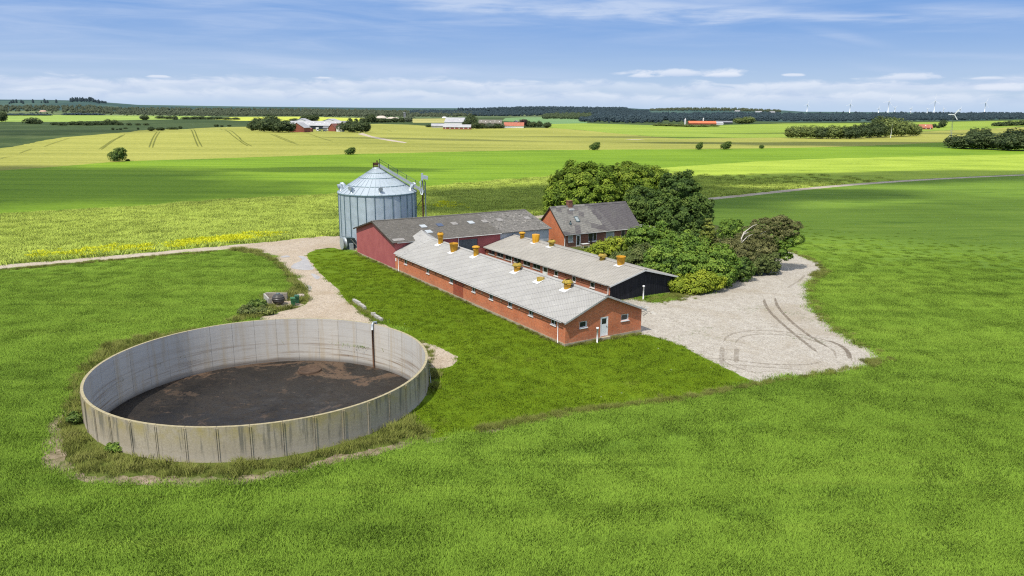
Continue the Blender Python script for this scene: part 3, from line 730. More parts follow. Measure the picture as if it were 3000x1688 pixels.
vent(barn2, 'mush', 5.2, 33.06 - A2, z2(5.2), k2, 'brown lichened mushroom vent', True)
vent(barn2, 'mush', 5.15, 20.45 - A2, z2(5.15) - .1, k2, 'squat vent with a round mossy lid', True)
vent(barn2, 'bucket', 5.2, 16.54 - A2, z2(5.2), k2, 'bright bucket-shaped vent by the black gable')

# ------------------------------------------------------------------ machine hall
A0, A1, HEh, HRh, BE = 44.817, 61.311, 4.343, 6.635, 28.51
hall = thing('machine_hall', 'machine hall with red steel gable and dark lichened roof beside the silo', 'hall', F(A0, 0), TH)
DH = A1 - A0; kh = (HRh - HEh) / (DH / 2 + .4)
zg = HEh + kh * .4 - .06
w = MB(); Mgh, _ = wallM(0, DH, 0, 0); xh = 0.0
w.wall(Mgh, DH, HEh - .3, [], 0, top=[(0, HEh - .3), (DH, HEh - .3), (DH, zg), (DH / 2, HRh - .1), (0, zg)])
Mfh, _ = wallM(0, 0, 18.8, 0); w.wall(Mfh, 18.8, HEh + .1, [(11.1, .05, 14.5, 3.75)], 0, .15)
Mbh, _ = wallM(BE, DH, 0, DH); w.wall(Mbh, BE, HEh + .1)
w.build('wall', M_redwall, hall)
MB().box(18.8, -.001, 2.2, BE, .12, HEh + .08, 0).build('pale_wall', M_sheet, hall)['label'] = 'pale corrugated steel end of the hall'
MB().box(18.8, 0.02, 0, BE, .14, 2.19, 0).box(BE - .15, .14, 0, BE, DH - .02, HEh, 0).build('brick_base', M_brickbrown, hall)
MB().box(-.04, -.04, -.3, BE, DH + .04, .26, 0).build('plinth', M_plinth, hall)
gt = MB()
for i in range(6): gt.box(11.13 + i * .56, .06, .07, 11.13 + i * .56 + .54, .10, 3.73, 0)
gt.build('sliding_gate', M_gate, hall)
gable_roof(hall, -.4, DH + .4, -.4, BE + .4, HEh, HRh, [M_roofhall, M_roofhall2, M_roofhall], axis='x', split=18.8)
barge(hall, -.4, DH + .4, -.4, HEh, HRh, M_wood, 'x', .22)
gutter(hall, (.3, -.44, HEh - .09), (18.8, -.44, HEh - .09), .06, M_greywhite)
downpipe(hall, 10.9, -.2, HEh - .2)
def roof_light(a, b, wa, wb, m, label):
    da = a - A0; z = HEh + kh * (da + .4) + .045; sl = math.atan(kh)
    M = Matrix.Translation((b, da, z)) @ Matrix.Rotation(sl, 4, 'X')
    o = MB().box(-wb / 2, -wa / 2, -.01, wb / 2, wa / 2, .02, 0, M).build('roof_light', m, hall); o['label'] = label
M_rl = plain('translucent_sheet', (.42, .45, .47), .4, var=.2); M_rlb = plain('blue_sheet', (.06, .085, .15), .35, var=.3); M_rlo = plain('dirty_sheet', (.27, .255, .24), .7, var=.3)
for a, b, m, l in ((49.46, 7.03, M_rl, 'pale sheet, upper of the pair near the red gable'), (47.29, 6.98, M_rl, 'pale sheet, lower of the pair near the red gable'), (49.44, 9.99, M_rlb, 'dark blue sheet'), (49.44, 15.82, M_rl, 'pale bluish sheet in the middle of the roof'),
                   (49.53, 12.72, M_rlo, 'grimy sheet between the blue and the pale bluish one'), (49.45, 18.47, M_rlo, 'grimy sheet where the lichened roof begins'), (49.53, 21.45, M_rlo, 'grimy sheet on the lichened part'), (49.4, 27.0, M_rlo, 'grimy sheet by the far verge')):
    roof_light(a, b, 1.15, 1.05, m, l)
roof_light(45.3, .9, .9, 1.9, M_rlo, 'lighter replacement sheet at the eave corner')

# ------------------------------------------------------------------ farmhouse
HXY = Vector((9.28, 133.36, 0)); TH_H = R(31.6); HL, HW_, HEf, HRf = 17.42, 8.84, 2.445, 6.955
house = thing('farmhouse', 'brick farmhouse with steep patched grey roof and one chimney', 'house', HXY, TH_H)
kf = (HRf - HEf) / (HW_ / 2 + .4)
w = MB(); Mf, _ = wallM(0, 0, HL, 0)
S = .982
wdat = [((.92, .98, 2.09, 2.16), 'w'), ((2.74, .05, 3.76, 2.15), 'd'), ((5.55, .72, 7.51, 2.33), 'w2'), ((9.71, .66, 11.74, 2.36), 'w3'), ((13.41, .88, 14.40, 2.34), 'w'), ((15.36, .88, 16.34, 2.34), 'w')]
wdat = [((o[0] * S, o[1], o[2] * S, o[3]), t) for o, t in wdat]
w.wall(Mf, HL, 2.5, [o for o, t in wdat], 0, .13)
Mgf, _ = wallM(0, HW_, 0, 0)
w.wall(Mgf, HW_, 2.5, [], 0, top=[(0, 2.5), (HW_, 2.5), (HW_, HEf + kf * .4 - .07), (HW_ / 2, HRf - .1), (0, HEf + kf * .4 - .07)])
Mgr, _ = wallM(HL, 0, HL, HW_)
w.wall(Mgr, HW_, 2.5, [], 0, top=[(0, 2.5), (HW_, 2.5), (HW_, HEf + kf * .4 - .07), (HW_ / 2, HRf - .1), (0, HEf + kf * .4 - .07)])
Mbk, _ = wallM(HL, HW_, 0, HW_); w.wall(Mbk, HL, 2.5)
w.build('wall', M_brickbrown, house)
gm = MB(); gm.face([(-.006, HW_ - .02, .02), (-.006, .02, .02), (-.006, .02, 2.7), (-.006, HW_ / 2, HRf - .12), (-.006, HW_ - .02, 2.7)]); gm.build('gable_wall', M_brick, house)  # brighter brick than the front wall: sunlight on the gable is in the colour
MB().box(-.02, -.02, -.3, HL + .02, HW_ + .02, .06, 0).build('plinth', M_plinth, house)
for o, t in wdat:
    if t == 'd': door(house, Mf, o, M_white, 'full', 'white glazed garden door')
    elif t == 'w2': window(house, Mf, o, M_white, M_glass, mullion=(.58,))
    elif t == 'w3': window(house, Mf, o, M_white, M_curtain, mullion=(.88,))
    else: window(house, Mf, o, M_white, M_curtain if o[0] < 2 else M_glass)
gable_roof(house, -.4, HW_ + .4, -.22, HL + .22, HEf, HRf, [M_roofhouse, M_roofhouse], axis='x')
barge(house, -.4, HW_ + .4, -.22, HEf, HRf, M_wood, 'x', .2)
gutter(house, (-.1, -.44, HEf - .08), (HL + .1, -.44, HEf - .08), .055, M_greywhite)
for xx in (.10, HL - .25): downpipe(house, xx, -.10, HEf - .05)
ch = MB().box(3.75, 4.05, 6.1, 4.65, 4.8, 7.75, 0).box(3.68, 3.98, 7.751, 4.72, 4.87, 7.86, 0).build('chimney', M_brickbrown, house)
MB().box(3.7, 3.5, HEf + kf * 3.9 + .05, 4.75, 4.04, HEf + kf * 3.9 + .30, 0).build('flashing', M_flash, ch)
slh = math.atan(kf)
def onroof(x, y): return Matrix.Translation((x, y, HEf + kf * (y + .4) + .03)) @ Matrix.Rotation(slh, 4, 'X')
M_ = onroof(4.2, 1.98); sk = MB().box(-.42, -.62, 0, -.32, .62, .10, 0, M_).box(.32, -.62, 0, .42, .62, .10, 0, M_).box(-.32, -.62, 0, .32, -.52, .10, 0, M_).box(-.32, .52, 0, .32, .62, .10, 0, M_).build('skylight', M_dsteel, house)
MB().box(-.32, -.52, .04, .32, .52, .06, 0, M_).build('pane', M_curtain, sk)
M_ = onroof(2.25, 1.3); MB().box(-.18, -.22, 0, .18, .22, .12, 0, M_).tube([M_ @ Vector((0, 0, .1)), M_ @ Vector((0, .1, .1)) + Vector((0, 0, .45))], .11, 10).build('soil_vent', M_dsteel, house)
ann = thing('garden_shed', 'small flat roofed shed against the far end of the farmhouse', 'shed', HXY + Vector((math.cos(TH_H) * 17.6 - math.sin(TH_H) * .6, math.sin(TH_H) * 17.6 + math.cos(TH_H) * .6, 0)), TH_H)
MB().box(.15, .1, 0, 4.4, 3.6, 2.0, 0).build('wall', M_black, ann); MB().box(0, -.1, 2.0, 4.6, 3.8, 2.14, 0).build('roof', M_fascia, ann)

# ------------------------------------------------------------------ slurry tank
def conc_out(n):
    p = n.pos(); z = n.sep(p)[2]; r = n.orand()
    g = n.noise(p, 7, 5, .75); a = n.noise(p, .9, 5, .6); st = n.noise(n.maprot(p, 0, (1.6, 1.6, .12)), 1.5, 5, .65)
    c = n.mix(n.rng(g, .3, .7), (.32, .275, .205), (.50, .44, .34)); c = n.mix(n.rng(r, 0, 1, 0, .35), c, (.34, .275, .185))
    lich = n.math('MULTIPLY', n.rng(z, .9, 2.5, 0, 1, True), n.rng(a, .38, .6)); c = n.mix(n.math('MULTIPLY', lich, .65), c, (.36, .29, .09))
    dark = n.math('MULTIPLY', n.rng(st, .50, .66, 0, .75, True), n.rng(z, .1, 1.3, .3, 1)); c = n.mix(dark, c, (.13, .125, .105))
    c = n.mix(n.rng(z, .75, .0, 0, .55), c, (.52, .47, .40))
    n.out(c, .92, n.bump(g, .012, .8), spec=.15)
M_cout = mat('aggregate_concrete', conc_out)
def conc_in(n):
    p = n.pos(); s = n.sep(p); z = s[2]; r = n.orand()
    ang = n.math('MULTIPLY', n.math('ARCTAN2', n.math('SUBTRACT', s[0], tank_c[0]), n.math('SUBTRACT', s[1], tank_c[1])), 14.0)
    q = n.comb(ang, z, 0)
    h1 = n.noise(n.maprot(q, 0, (.10, 3.2, 1)), 1.0, 7, .65); h2 = n.noise(n.maprot(q, 0, (.5, 9, 1)), 1.0, 5, .7); v = n.noise(n.maprot(q, 0, (1.1, .08, 1)), 1.0, 5, .6); b = n.noise(q, .35, 4, .6)
    c = n.mix(n.rng(h2, .3, .7), (.54, .50, .43), (.68, .64, .57)); c = n.mix(n.rng(r, 0, 1, 0, .4), c, (.43, .43, .42))
    low = n.rng(z, 1.6, -1.2, 0, 1, True)
    c = n.mix(n.math('MULTIPLY', n.rng(h1, .50, .68), n.math('ADD', n.math('MULTIPLY', low, .85), .28)), c, (.27, .20, .14))
    c = n.mix(n.math('MULTIPLY', n.rng(v, .50, .68), .55), c, (.46, .36, .22)); c = n.mix(n.math('MULTIPLY', n.rng(h2, .58, .72), .55), c, (.24, .23, .22))
    c = n.mix(n.rng(z, -1.35, -2.0, 0, .8, True), c, (.15, .14, .13))
    mu = n.math('MULTIPLY', n.rng(n.math('ABSOLUTE', n.math('SUBTRACT', n.math('ADD', ang, n.math('MULTIPLY', b, 2)), 19.6)), .5, 1.6, 1, 0), n.rng(z, .9, -1.4, 0, 1)); c = n.mix(n.math('MULTIPLY', mu, n.rng(h2, .3, .55, .3, .95)), c, (.17, .11, .075))
    n.out(c, .85, n.bump(h2, .008, .6), spec=.2)
M_cin = mat('stained_concrete', conc_in)
M_ctop = plain('mossy_concrete_edge', (.36, .31, .19), .9, var=.35, scale=3)
M_joint = plain('joint_steel', (.16, .155, .14), .7, var=.3, scale=5)
tank = thing('slurry_tank', 'open round concrete slurry tank half sunk into the grass', 'tank', (tank_c[0], tank_c[1], 0))
NP = 40
def tank_panel():
    b = MB(); da = 2 * math.pi / NP; g = .0009; ks = 4; Ro, Ri = 14.076, 13.86
    for k in range(ks):
        a0 = -da / 2 + g + (da - 2 * g) * k / ks; a1 = -da / 2 + g + (da - 2 * g) * (k + 1) / ks
        P = lambda r, a, z: (r * math.cos(a), r * math.sin(a), z)
        b.face([P(Ro, a0, -.4), P(Ro, a1, -.4), P(Ro, a1, 2.637), P(Ro, a0, 2.637)], 0, True)
        b.face([P(Ri, a1, -2.4), P(Ri, a0, -2.4), P(Ri, a0, 2.637), P(Ri, a1, 2.637)], 1, True)
        b.face([P(Ri, a0, 2.637), P(Ro, a0, 2.637), P(Ro, a1, 2.637), P(Ri, a1, 2.637)], 2)
    for a in (-da / 2 + g, da / 2 - g): b.face([P(Ri, a, -2.4), P(Ro, a, -2.4), P(Ro, a, 2.637), P(Ri, a, 2.637)], 0)
    # raised edge ribs next to the joints
    for s in (-1, 1):
        a = s * (da / 2 - g - .0038); h = .0030
        b.hexa([P(Ro + .001, a - h, -.4), P(Ro + .05, a - h, -.4), P(Ro + .05, a + h, -.4), P(Ro + .001, a + h, -.4)], [P(Ro + .001, a - h, 2.55), P(Ro + .05, a - h, 2.55), P(Ro + .05, a + h, 2.55), P(Ro + .001, a + h, 2.55)], 0)
    return b
p0 = tank_panel().build('wall_panel', [M_cout, M_cin, M_ctop], tank)
for i in range(1, NP):
    o = p0.copy(); COL.objects.link(o); o.parent = tank; o.rotation_euler = (0, 0, 2 * math.pi * i / NP)
MB().lathe([(13.87, -2.4), (13.87, 2.60), (14.066, 2.60), (14.066, -.4)], 160, 0).build('joint_seal', M_joint, tank)
rot = MB(); a_ = math.radians(70.8)
pp = G(1097, 950, 2.6) - Vector((tank_c[0], tank_c[1], 0)); pa = math.atan2(pp.y, pp.x)
pc = Vector((math.cos(pa), math.sin(pa), 0))
MB().tube([pc * 13.72 + Vector((0, 0, -2.2)), pc * 13.72 + Vector((0, 0, 2.55))], .085, 10).build('fill_pipe', M_rust, tank)
MB().tube([pc * 13.72 + Vector((0, 0, 2.1)), pc * 13.72 + Vector((0, 0, 2.62)), pc * 13.9 + Vector((0, 0, 2.80)), pc * 14.3 + Vector((0, 0, 2.78)), pc * 14.4 + Vector((0, 0, 2.2))], .12, 10).build('pipe_head', M_steel, tank)
def slurry_fn(n):
    p = n.pos(); a = n.noise(p, .16, 5, .62, .7); b = n.noise(p, .75, 7, .7); s = n.voro(p, 1.6, 'Distance'); g = n.noise(p, 3.4, 5, .7)
    far = n.math('ADD', n.math('MULTIPLY', n.math('SUBTRACT', n.sep(p)[1], tank_c[1]), .03), a)
    c = n.mix(n.rng(a, .38, .62), (.011, .0095, .0085), (.028, .0235, .0195)); c = n.mix(n.rng(b, .45, .7, 0, .6), c, (.042, .032, .024))
    crust = n.rng(n.math('ADD', far, n.math('MULTIPLY', b, .25)), .93, 1.0, 0, 1, True); c = n.mix(n.math('MULTIPLY', crust, .85), c, (.115, .074, .048))
    c = n.mix(n.rng(g, .54, .62, 0, .85), c, (.009, .008, .009)); c = n.mix(n.rng(n.noise(p, .45, 6, .75, .5), .57, .63, 0, .7, True), c, (.075, .052, .036))
    wet = n.math('MULTIPLY', n.rng(a, .56, .46), .6)
    n.out(c, n.rng(b, .35, .6, .22, .7), n.bump(n.math('ADD', b, n.math('MULTIPLY', g, .4)), .10, .8), spec=.25)
M_slurry = mat('slurry_crust', slurry_fn)
def slurry_mesh():
    V = [(0, 0, 0)]; Fs = []; nr, na = 26, 90
    for i in range(1, nr + 1):
        for k in range(na):
            r = 13.865 * i / nr; a = 2 * math.pi * k / na; x, y = r * math.cos(a), r * math.sin(a)
            z = .06 * math.sin(x * .9 + 1) * math.sin(y * .8) + .05 * math.sin(x * .35 + y * .5) + (.14 * max(0, (y - 6) / 8) if i < nr else 0) + random.uniform(-.02, .02)
            V.append((x, y, z if i < nr else 0))
    Fs = [(0, 1 + k, 1 + (k + 1) % na, 0) for k in range(na)]
    b = MB(); b.v = V
    for k in range(na): b.f.append((0, 1 + k, 1 + (k + 1) % na)); b.m.append(0); b.smooth.append(True)
    for i in range(nr - 1):
        for k in range(na): b.f.append((1 + i * na + k, 1 + (i + 1) * na + k, 1 + (i + 1) * na + (k + 1) % na, 1 + i * na + (k + 1) % na)); b.m.append(0); b.smooth.append(True)
    return b
o = slurry_mesh().build('slurry', M_slurry, None, (tank_c[0], tank_c[1], -2.0)); tag(o, 'dark brown crusted slurry filling the round tank', 'slurry', kind='stuff')
ip = G(907, 1084, -1.85)
o = MB().lathe([(0, .10), (.95, .12), (1.0, .22), (1.12, .22), (1.18, .16), (1.18, -.25)], 36).build('round_island', plain('island_crust', (.085, .055, .038), .9, var=.4, scale=3), None, (ip.x, ip.y, -1.95)); tag(o, 'low round brown ring sticking out of the slurry', 'ring')
lp0, lp1 = G(1248, 1090, 1.5), G(1262, 1120, 0)
def ladder():
    t = thing('metal_ladder', 'short grey metal ladder leaning on the outer side of the slurry tank', 'ladder', lp1)
    top = Vector((tank_c[0], tank_c[1], 0)) + (Vector((lp1.x, lp1.y, 0)) - Vector((tank_c[0], tank_c[1], 0))).normalized() * 14.16; top.z = 1.7
    d = top - lp1; side = d.cross(Vector((0, 0, 1))).normalized() * .17
    for s in (-1, 1): MB().tube([side * s, d + side * s], .03, 6).build('rail', M_steel, t)
    for i in range(1, 6): MB().tube([d * i / 6 - side, d * i / 6 + side], .018, 6).build('rung', M_steel, t)
ladder()

# ------------------------------------------------------------------ grain silo
SX, SY, SR, SH, SA = -24.695, 137.894, 7.0, 9.59, 13.95
def silo_fn(n):
    p = n.obj(); s = n.sep(p); cor = n.math('SINE', n.math('MULTIPLY', s[2], 2 * math.pi / .16)); ring = n.math('FRACT', n.math('DIVIDE', s[2], .82))
    a = n.math('ARCTAN2', s[1], s[0]); cell = n.white(n.comb(n.math('FLOOR', n.math('MULTIPLY', a, 28 / (2 * math.pi))), n.math('FLOOR', n.math('DIVIDE', s[2], .82)), 1))
    f = n.noise(n.comb(n.math('MULTIPLY', a, 12), n.math('MULTIPLY', s[2], .5), 0), 1.0, 6, .65)
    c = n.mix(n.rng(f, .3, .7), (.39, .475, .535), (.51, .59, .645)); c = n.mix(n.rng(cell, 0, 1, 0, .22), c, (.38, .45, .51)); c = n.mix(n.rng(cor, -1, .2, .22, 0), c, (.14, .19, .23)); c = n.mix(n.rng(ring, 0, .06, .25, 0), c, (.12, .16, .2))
    n.out(c, .5, n.bump(cor, .02, .7), .25, spec=.4)
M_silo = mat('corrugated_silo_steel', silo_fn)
M_siloroof = plain('silo_roof_steel', (.46, .52, .57), .42, .3, var=.12, scale=1.2)
M_rib = plain('stiffener_steel', (.17, .255, .29), .5, .3, var=.15, scale=4)
silo = thing('grain_silo', 'large round galvanised grain silo with conical roof', 'silo', (SX, SY, 0), R(6))
MB().lathe([(SR, 0), (SR, SH)], 112).build('wall', M_silo, silo)
rib = MB().box(SR - .01, -.055, .02, SR + .10, -.02, SH - .04).box(SR - .01, .02, .02, SR + .10, .055, SH - .04).box(SR, -.02, .03, SR + .05, .02, SH - .05).build('stiffener', M_rib, silo)
for i in range(1, 28):
    o = rib.copy(); COL.objects.link(o); o.parent = silo; o.rotation_euler = (0, 0, 2 * math.pi * i / 28)
def silo_roof():
    b = MB(); n = 36; r0, r1, z0, z1 = SR + .18, .75, SH - .05, SA - .35
    for k in range(n):
        a0, a1 = 2 * math.pi * k / n, 2 * math.pi * (k + 1) / n
        P = lambda r, a, z: (r * math.cos(a), r * math.sin(a), z)
        b.face([P(r0, a0, z0), P(r0, a1, z0), P(r1, a1, z1), P(r1, a0, z1)])
        h = .055; w = .055
        q = lambda r, z, s, u: (r * math.cos(a0) - s * w * math.sin(a0), r * math.sin(a0) + s * w * math.cos(a0), z + u)
        b.hexa([q(r0, z0, -1, -.02), q(r0, z0, 1, -.02), q(r1, z1, .4, -.02), q(r1, z1, -.4, -.02)], [q(r0, z0, -1, h + .04), q(r0, z0, 1, h + .04), q(r1, z1, .4, h), q(r1, z1, -.4, h)])
    r = b.build('roof', M_siloroof, silo)
    for t in (.30, .62, .83):
        rr = r0 + (r1 - r0) * t; zz = z0 + (z1 - z0) * t
        MB().lathe([(rr + .06, zz + .02), (rr + .04, zz + .10), (rr - .04, zz + .10), (rr - .06, zz + .06)], 72).build('roof_ring', M_rib, r)
    MB().lathe([(.78, z1 - .02), (.80, z1 + .16), (.5, z1 + .30), (0, z1 + .32)], 24).build('roof_cap', M_siloroof, r)
    MB().lathe([(r0 - .05, z0 - .22), (r0 + .02, z0 - .02), (r0 - .06, z0 + .01)], 72).build('eave_ring', M_rib, r)
silo_roof()
for a in (200, 168, 238, 285, 345, 20):
    a = R(a - 6); d = Vector((math.cos(a), math.sin(a), 0)); s = Vector((-d.y, d.x, 0)); c = d * (SR - .55) + Vector((0, 0, SH + .15))
    MB().tube([c, c + Vector((0, 0, .75)), c + Vector((0, 0, .95)) + d * .25, c + Vector((0, 0, .85)) + d * .62], [.36, .36, .36, .40], 14).build('roof_elbow', M_siloroof, silo)
def silo_top():
    fr = MB()
    for x, y in ((-.55, -.45), (.55, -.45), (.55, .45), (-.55, .45)): fr.tube([(x, y, SA - .5), (x, y, SA + .75)], .05, 6)
    for z in (SA + .05, SA + .72):
        fr.tube([(-.55, -.45, z), (.55, -.45, z), (.55, .45, z), (-.55, .45, z), (-.55, -.45, z)], .035, 6)
    fr.box(-.45, -.35, SA + .25, .5, .4, SA + .68); fr.tube([(.1, 0, SA + .6), (.15, 0, SA + 1.15)], .12, 8)
    fr.tube([(-.55, -.45, SA + .4), (-1.0, -.5, SA + .4)], .02, 5); fr.tube([(-.55, -.45, SA + .75), (-1.0, -.5, SA + .75)], .02, 5)
    fr.build('head_frame', M_rust, silo)
    a = R(-8); d = Vector((math.cos(a), math.sin(a), 0)); s = Vector((-d.y, d.x, 0))
    p = Vector((0, 0, SA + .42)) + d * .4; q = d * (SR + 1.6) + Vector((0, 0, SH + .02)); dr = q - p
    c = MB()
    for k in (-.26, .26):
        c.hexa([p + s * (k - .05) - Vector((0, 0, .3)), p + s * (k + .05) - Vector((0, 0, .3)), q + s * (k + .05) - Vector((0, 0, .3)), q + s * (k - .05) - Vector((0, 0, .3))], [p + s * (k - .05) + Vector((0, 0, .22)), p + s * (k + .05) + Vector((0, 0, .22)), q + s * (k + .05) + Vector((0, 0, .22)), q + s * (k - .05) + Vector((0, 0, .22))])
    c.hexa([p - s * .13 - Vector((0, 0, .15)), p + s * .13 - Vector((0, 0, .15)), q + s * .13 - Vector((0, 0, .15)), q - s * .13 - Vector((0, 0, .15))], [p - s * .13 + Vector((0, 0, .10)), p + s * .13 + Vector((0, 0, .10)), q + s * .13 + Vector((0, 0, .10)), q - s * .13 + Vector((0, 0, .10))])
    c.build('conveyor', M_steel, silo)
    w = MB()
    for off in (.55,):
        w.hexa([p + s * (off - .28) - Vector((0, 0, .32)), p + s * (off + .28) - Vector((0, 0, .32)), q + s * (off + .28) - Vector((0, 0, .32)), q + s * (off - .28) - Vector((0, 0, .32))], [p + s * (off - .28) - Vector((0, 0, .26)), p + s * (off + .28) - Vector((0, 0, .26)), q + s * (off + .28) - Vector((0, 0, .26)), q + s * (off - .28) - Vector((0, 0, .26))])
    w.build('catwalk', M_rib, silo)
    h = MB()
    for k in range(6):
        b0 = p + dr * (k / 5) + s * .82 - Vector((0, 0, .3)); h.tube([b0, b0 + Vector((0, 0, 1.3))], .05, 6)
    for z in (.45, .88): h.tube([p + s * .82 + Vector((0, 0, z)), q + s * .82 + Vector((0, 0, z))], .038, 6)
    h.build('handrail', M_dsteel, silo)
silo_top()
MB().lathe([(7.35, 0), (7.35, .14), (7.0, .14)], 64).build('foundation', M_plinth, silo)
EX, EY = SX + 8.35, SY - .5
elev = thing('grain_elevator', 'tall dark post with a pale spout head beside the silo', 'elevator', (EX, EY, 0))
MB().tube([(0, 0, 0), (0, 0, 11.6)], .15, 8).build('post', M_rust, elev)
MB().tube([(.48, .1, 2.5), (.48, .1, 11.3), (.35, .05, 11.6)], .10, 8).build('cable_pipe', M_dsteel, elev)
MB().tube([(-.25, 0, 9.0), (-.55, 0, 10.0), (-.35, 0, 10.8), (-.45, 0, 11.4), (-.1, 0, 11.7)], .11, 8).tube([(-.05, -.1, 9.0), (.0, -.1, 11.6)], .09, 8).build('spout_pipe', M_siloroof, elev)
MB().box(-.22, -.2, 11.6, .14, .2, 12.9).hexa([(.14, -.25, 11.9), (1.0, -.25, 11.75), (1.0, .25, 11.75), (.14, .25, 11.9)], [(.14, -.25, 12.55), (1.0, -.25, 12.35), (1.0, .25, 12.35), (.14, .25, 12.55)]).build('spout_head', M_siloroof, elev)
MB().tube([(-.1, 0, 8.2), (-1.5, .3, 6.2)], .05, 6).build('brace', M_dsteel, elev)
fan_p = Vector((-29.35, 130.9, 0))
fan = thing('aeration_fan', 'galvanised aeration fan housing at the foot of the silo', 'fan', fan_p, R(32))
MB().tube([(-.75, -.1, 1.15), (-.1, -.1, 1.15)], 1.05, 24).build('fan_drum', M_steel, fan)
MB().hexa([(-.1, -.75, .05), (1.15, -.6, .05), (1.15, .6, .05), (-.1, .75, .05)], [(-.1, -.95, 2.2), (1.5, -.7, 2.0), (1.5, .7, 2.0), (-.1, .95, 2.2)]).build('duct', M_dsteel, fan)
MB().box(.35, -1.15, .02, 1.0, -.78, 1.15).build('control_box', M_siloroof, fan)
MB().tube([(.7, -.9, 1.9), (1.4, -1.0, 1.0), (2.0, -.8, .35), (2.9, -.5, .12)], .06, 8).build('hose', M_pvc, fan)

# ------------------------------------------------------------------ small things in the yard
def vent_pipe(loc, h, label):
    t = thing('vent_pipe', label, 'pipe', loc, group='white vent pipes by the barn gables')
    MB().tube([(0, 0, -.1), (0, 0, h)], .085, 12).build('shaft', M_white, t); MB().lathe([(0, h + .20), (.14, h + .18), (.165, h + .08), (.15, h + .001), (0, h)], 14).build('cap', M_white, t)
vent_pipe(F(-.62, 3.75), 1.52, 'white plastic vent pipe standing in front of the red brick gable')
vent_pipe(F(11.15, 20.5), 1.75, 'white plastic vent pipe standing in front of the black gable')
M_cblock = plain('bay_concrete', (.40, .38, .34), .9, var=.22, scale=2.5); M_plank = plain('grey_planks', (.30, .265, .22), .9, var=.3, scale=4)
bl, bf, br = G(778, 881), G(792, 897), G(841, 882)
bay = thing('concrete_bay', 'low concrete bay with a slatted back wall beside the track', 'bay', bl)
def bay_parts():
    e = Vector((br.x - bl.x, br.y - bl.y, 0)); L = e.length; e.normalize(); nrm = Vector((-e.y, e.x, 0))
    M = Matrix(((e.x, nrm.x, 0, 0), (e.y, nrm.y, 0, 0), (0, 0, 1, 0), (0, 0, 0, 1)))
    b = MB()
    for i in range(7): b.box(0, 0, .02 + i * .145, L, .34, .02 + i * .145 + .125, 0, M)
    b.build('back_wall', M_plank, bay)
    MB().box(.06, .34, 0, L - .06, .42, 1.0, 0, M).build('backing', M_cblock, bay)
    f = Vector((bf.x - bl.x, bf.y - bl.y, 0)); l2 = f.length; f.normalize(); n2 = Vector((-f.y, f.x, 0))
    M2 = Matrix(((f.x, n2.x, 0, 0), (f.y, n2.y, 0, 0), (0, 0, 1, 0), (0, 0, 0, 1)))
    MB().box(.1, -.22, 0, l2, -.04, 1.0, 0, M2).build('side_wall', M_cblock, bay); MB().box(l2 + .02, -.05, 0, l2 + .25, .2, .95, 0, M2).build('end_post', M_plank, bay)
bay_parts()
def ball_fn(n):
    s = n.sep(n.obj()); a = n.noise(n.obj(), 2, 4); c = n.mix(n.rng(a, .3, .7), (.040, .036, .034), (.075, .068, .062)); n.out(c, .38, n.bump(n.math('SINE', n.math('MULTIPLY', s[2], 26)), .03, .7), spec=.5)
sp = G(816, 893)
bt = thing('plastic_tank', 'dark grey ribbed round plastic tank lying in the concrete bay', 'tank', (sp.x, sp.y + .1, 0))
MB().lathe([(0.02, .02), (.35, .03), (.62, .22), (.78, .55), (.80, .75), (.72, 1.02), (.52, 1.26), (.24, 1.38), (.22, 1.40)], 28).build('body', mat('dark_plastic', ball_fn), bt); MB().lathe([(.24, 1.36), (.24, 1.46), (0, 1.48)], 16).build('lid', M_dsteel, bt)
M_bin = plain('green_plastic', (.045, .16, .065), .45, var=.12); M_bin2 = plain('dark_green_plastic', (.035, .115, .06), .45, var=.12); M_tyre = plain('black_rubber', (.02, .02, .02), .8)
def wheelie_bin(loc, rz, m, label):
    t = thing('wheelie_bin', label, 'bin', loc, rz, 'green wheelie bins beside the concrete bay')
    MB().hexa([(-.22, -.25, .10), (.22, -.25, .10), (.22, .22, .04), (-.22, .22, .04)], [(-.29, -.34, .98), (.29, -.34, .98), (.29, .34, .98), (-.29, .34, .98)]).box(-.30, -.36, .93, .30, .355, .985).build('body', m, t)
    MB().hexa([(-.31, -.38, .99), (.31, -.38, .99), (.31, .37, .99), (-.31, .37, .99)], [(-.27, -.30, 1.07), (.27, -.30, 1.07), (.27, .33, 1.07), (-.27, .33, 1.07)]).build('lid', m, t)
    MB().tube([(-.22, .42, .95), (.22, .42, .95)], .025, 8).build('handle', m, t)
    for s in (-.27, .27): MB().tube([(s - .03, .24, .10), (s + .03, .24, .10)], .10, 14).build('wheel', M_tyre, t)
q = G(859, 896); wheelie_bin((q.x, q.y, 0), R(200), M_bin, 'light green wheelie bin standing in front of the darker one')
q = G(871, 888.5); wheelie_bin((q.x, q.y, 0), R(195), M_bin2, 'darker green wheelie bin half hidden behind the light green one')
def rock(name, loc, r, m, seed, label, cat, fl=.7):
    rg = random.Random(seed); bm = bmesh.new(); bmesh.ops.create_icosphere(bm, subdivisions=3, radius=1)
    dirs = [Vector((rg.gauss(0, 1), rg.gauss(0, 1), rg.gauss(0, 1))).normalized() for _ in range(9)]
    for v in bm.verts:
        d = v.co.normalized(); k = min(min((.72 + .25 * ((i * 37) % 10) / 10) / max(.05, d.dot(q)) if d.dot(q) > .1 else 9 for i, q in enumerate(dirs)), 1.05)
        v.co = Vector((d.x * r * k, d.y * r * k * .85, (d.z * k * fl + .25) * r))
    me = bpy.data.meshes.new(name); bm.to_mesh(me); bm.free(); me.materials.append(m)
    return tag(link(name, me, None, loc), label, cat)
M_rock = plain('granite', (.40, .33, .28), .9, var=.3, scale=4)
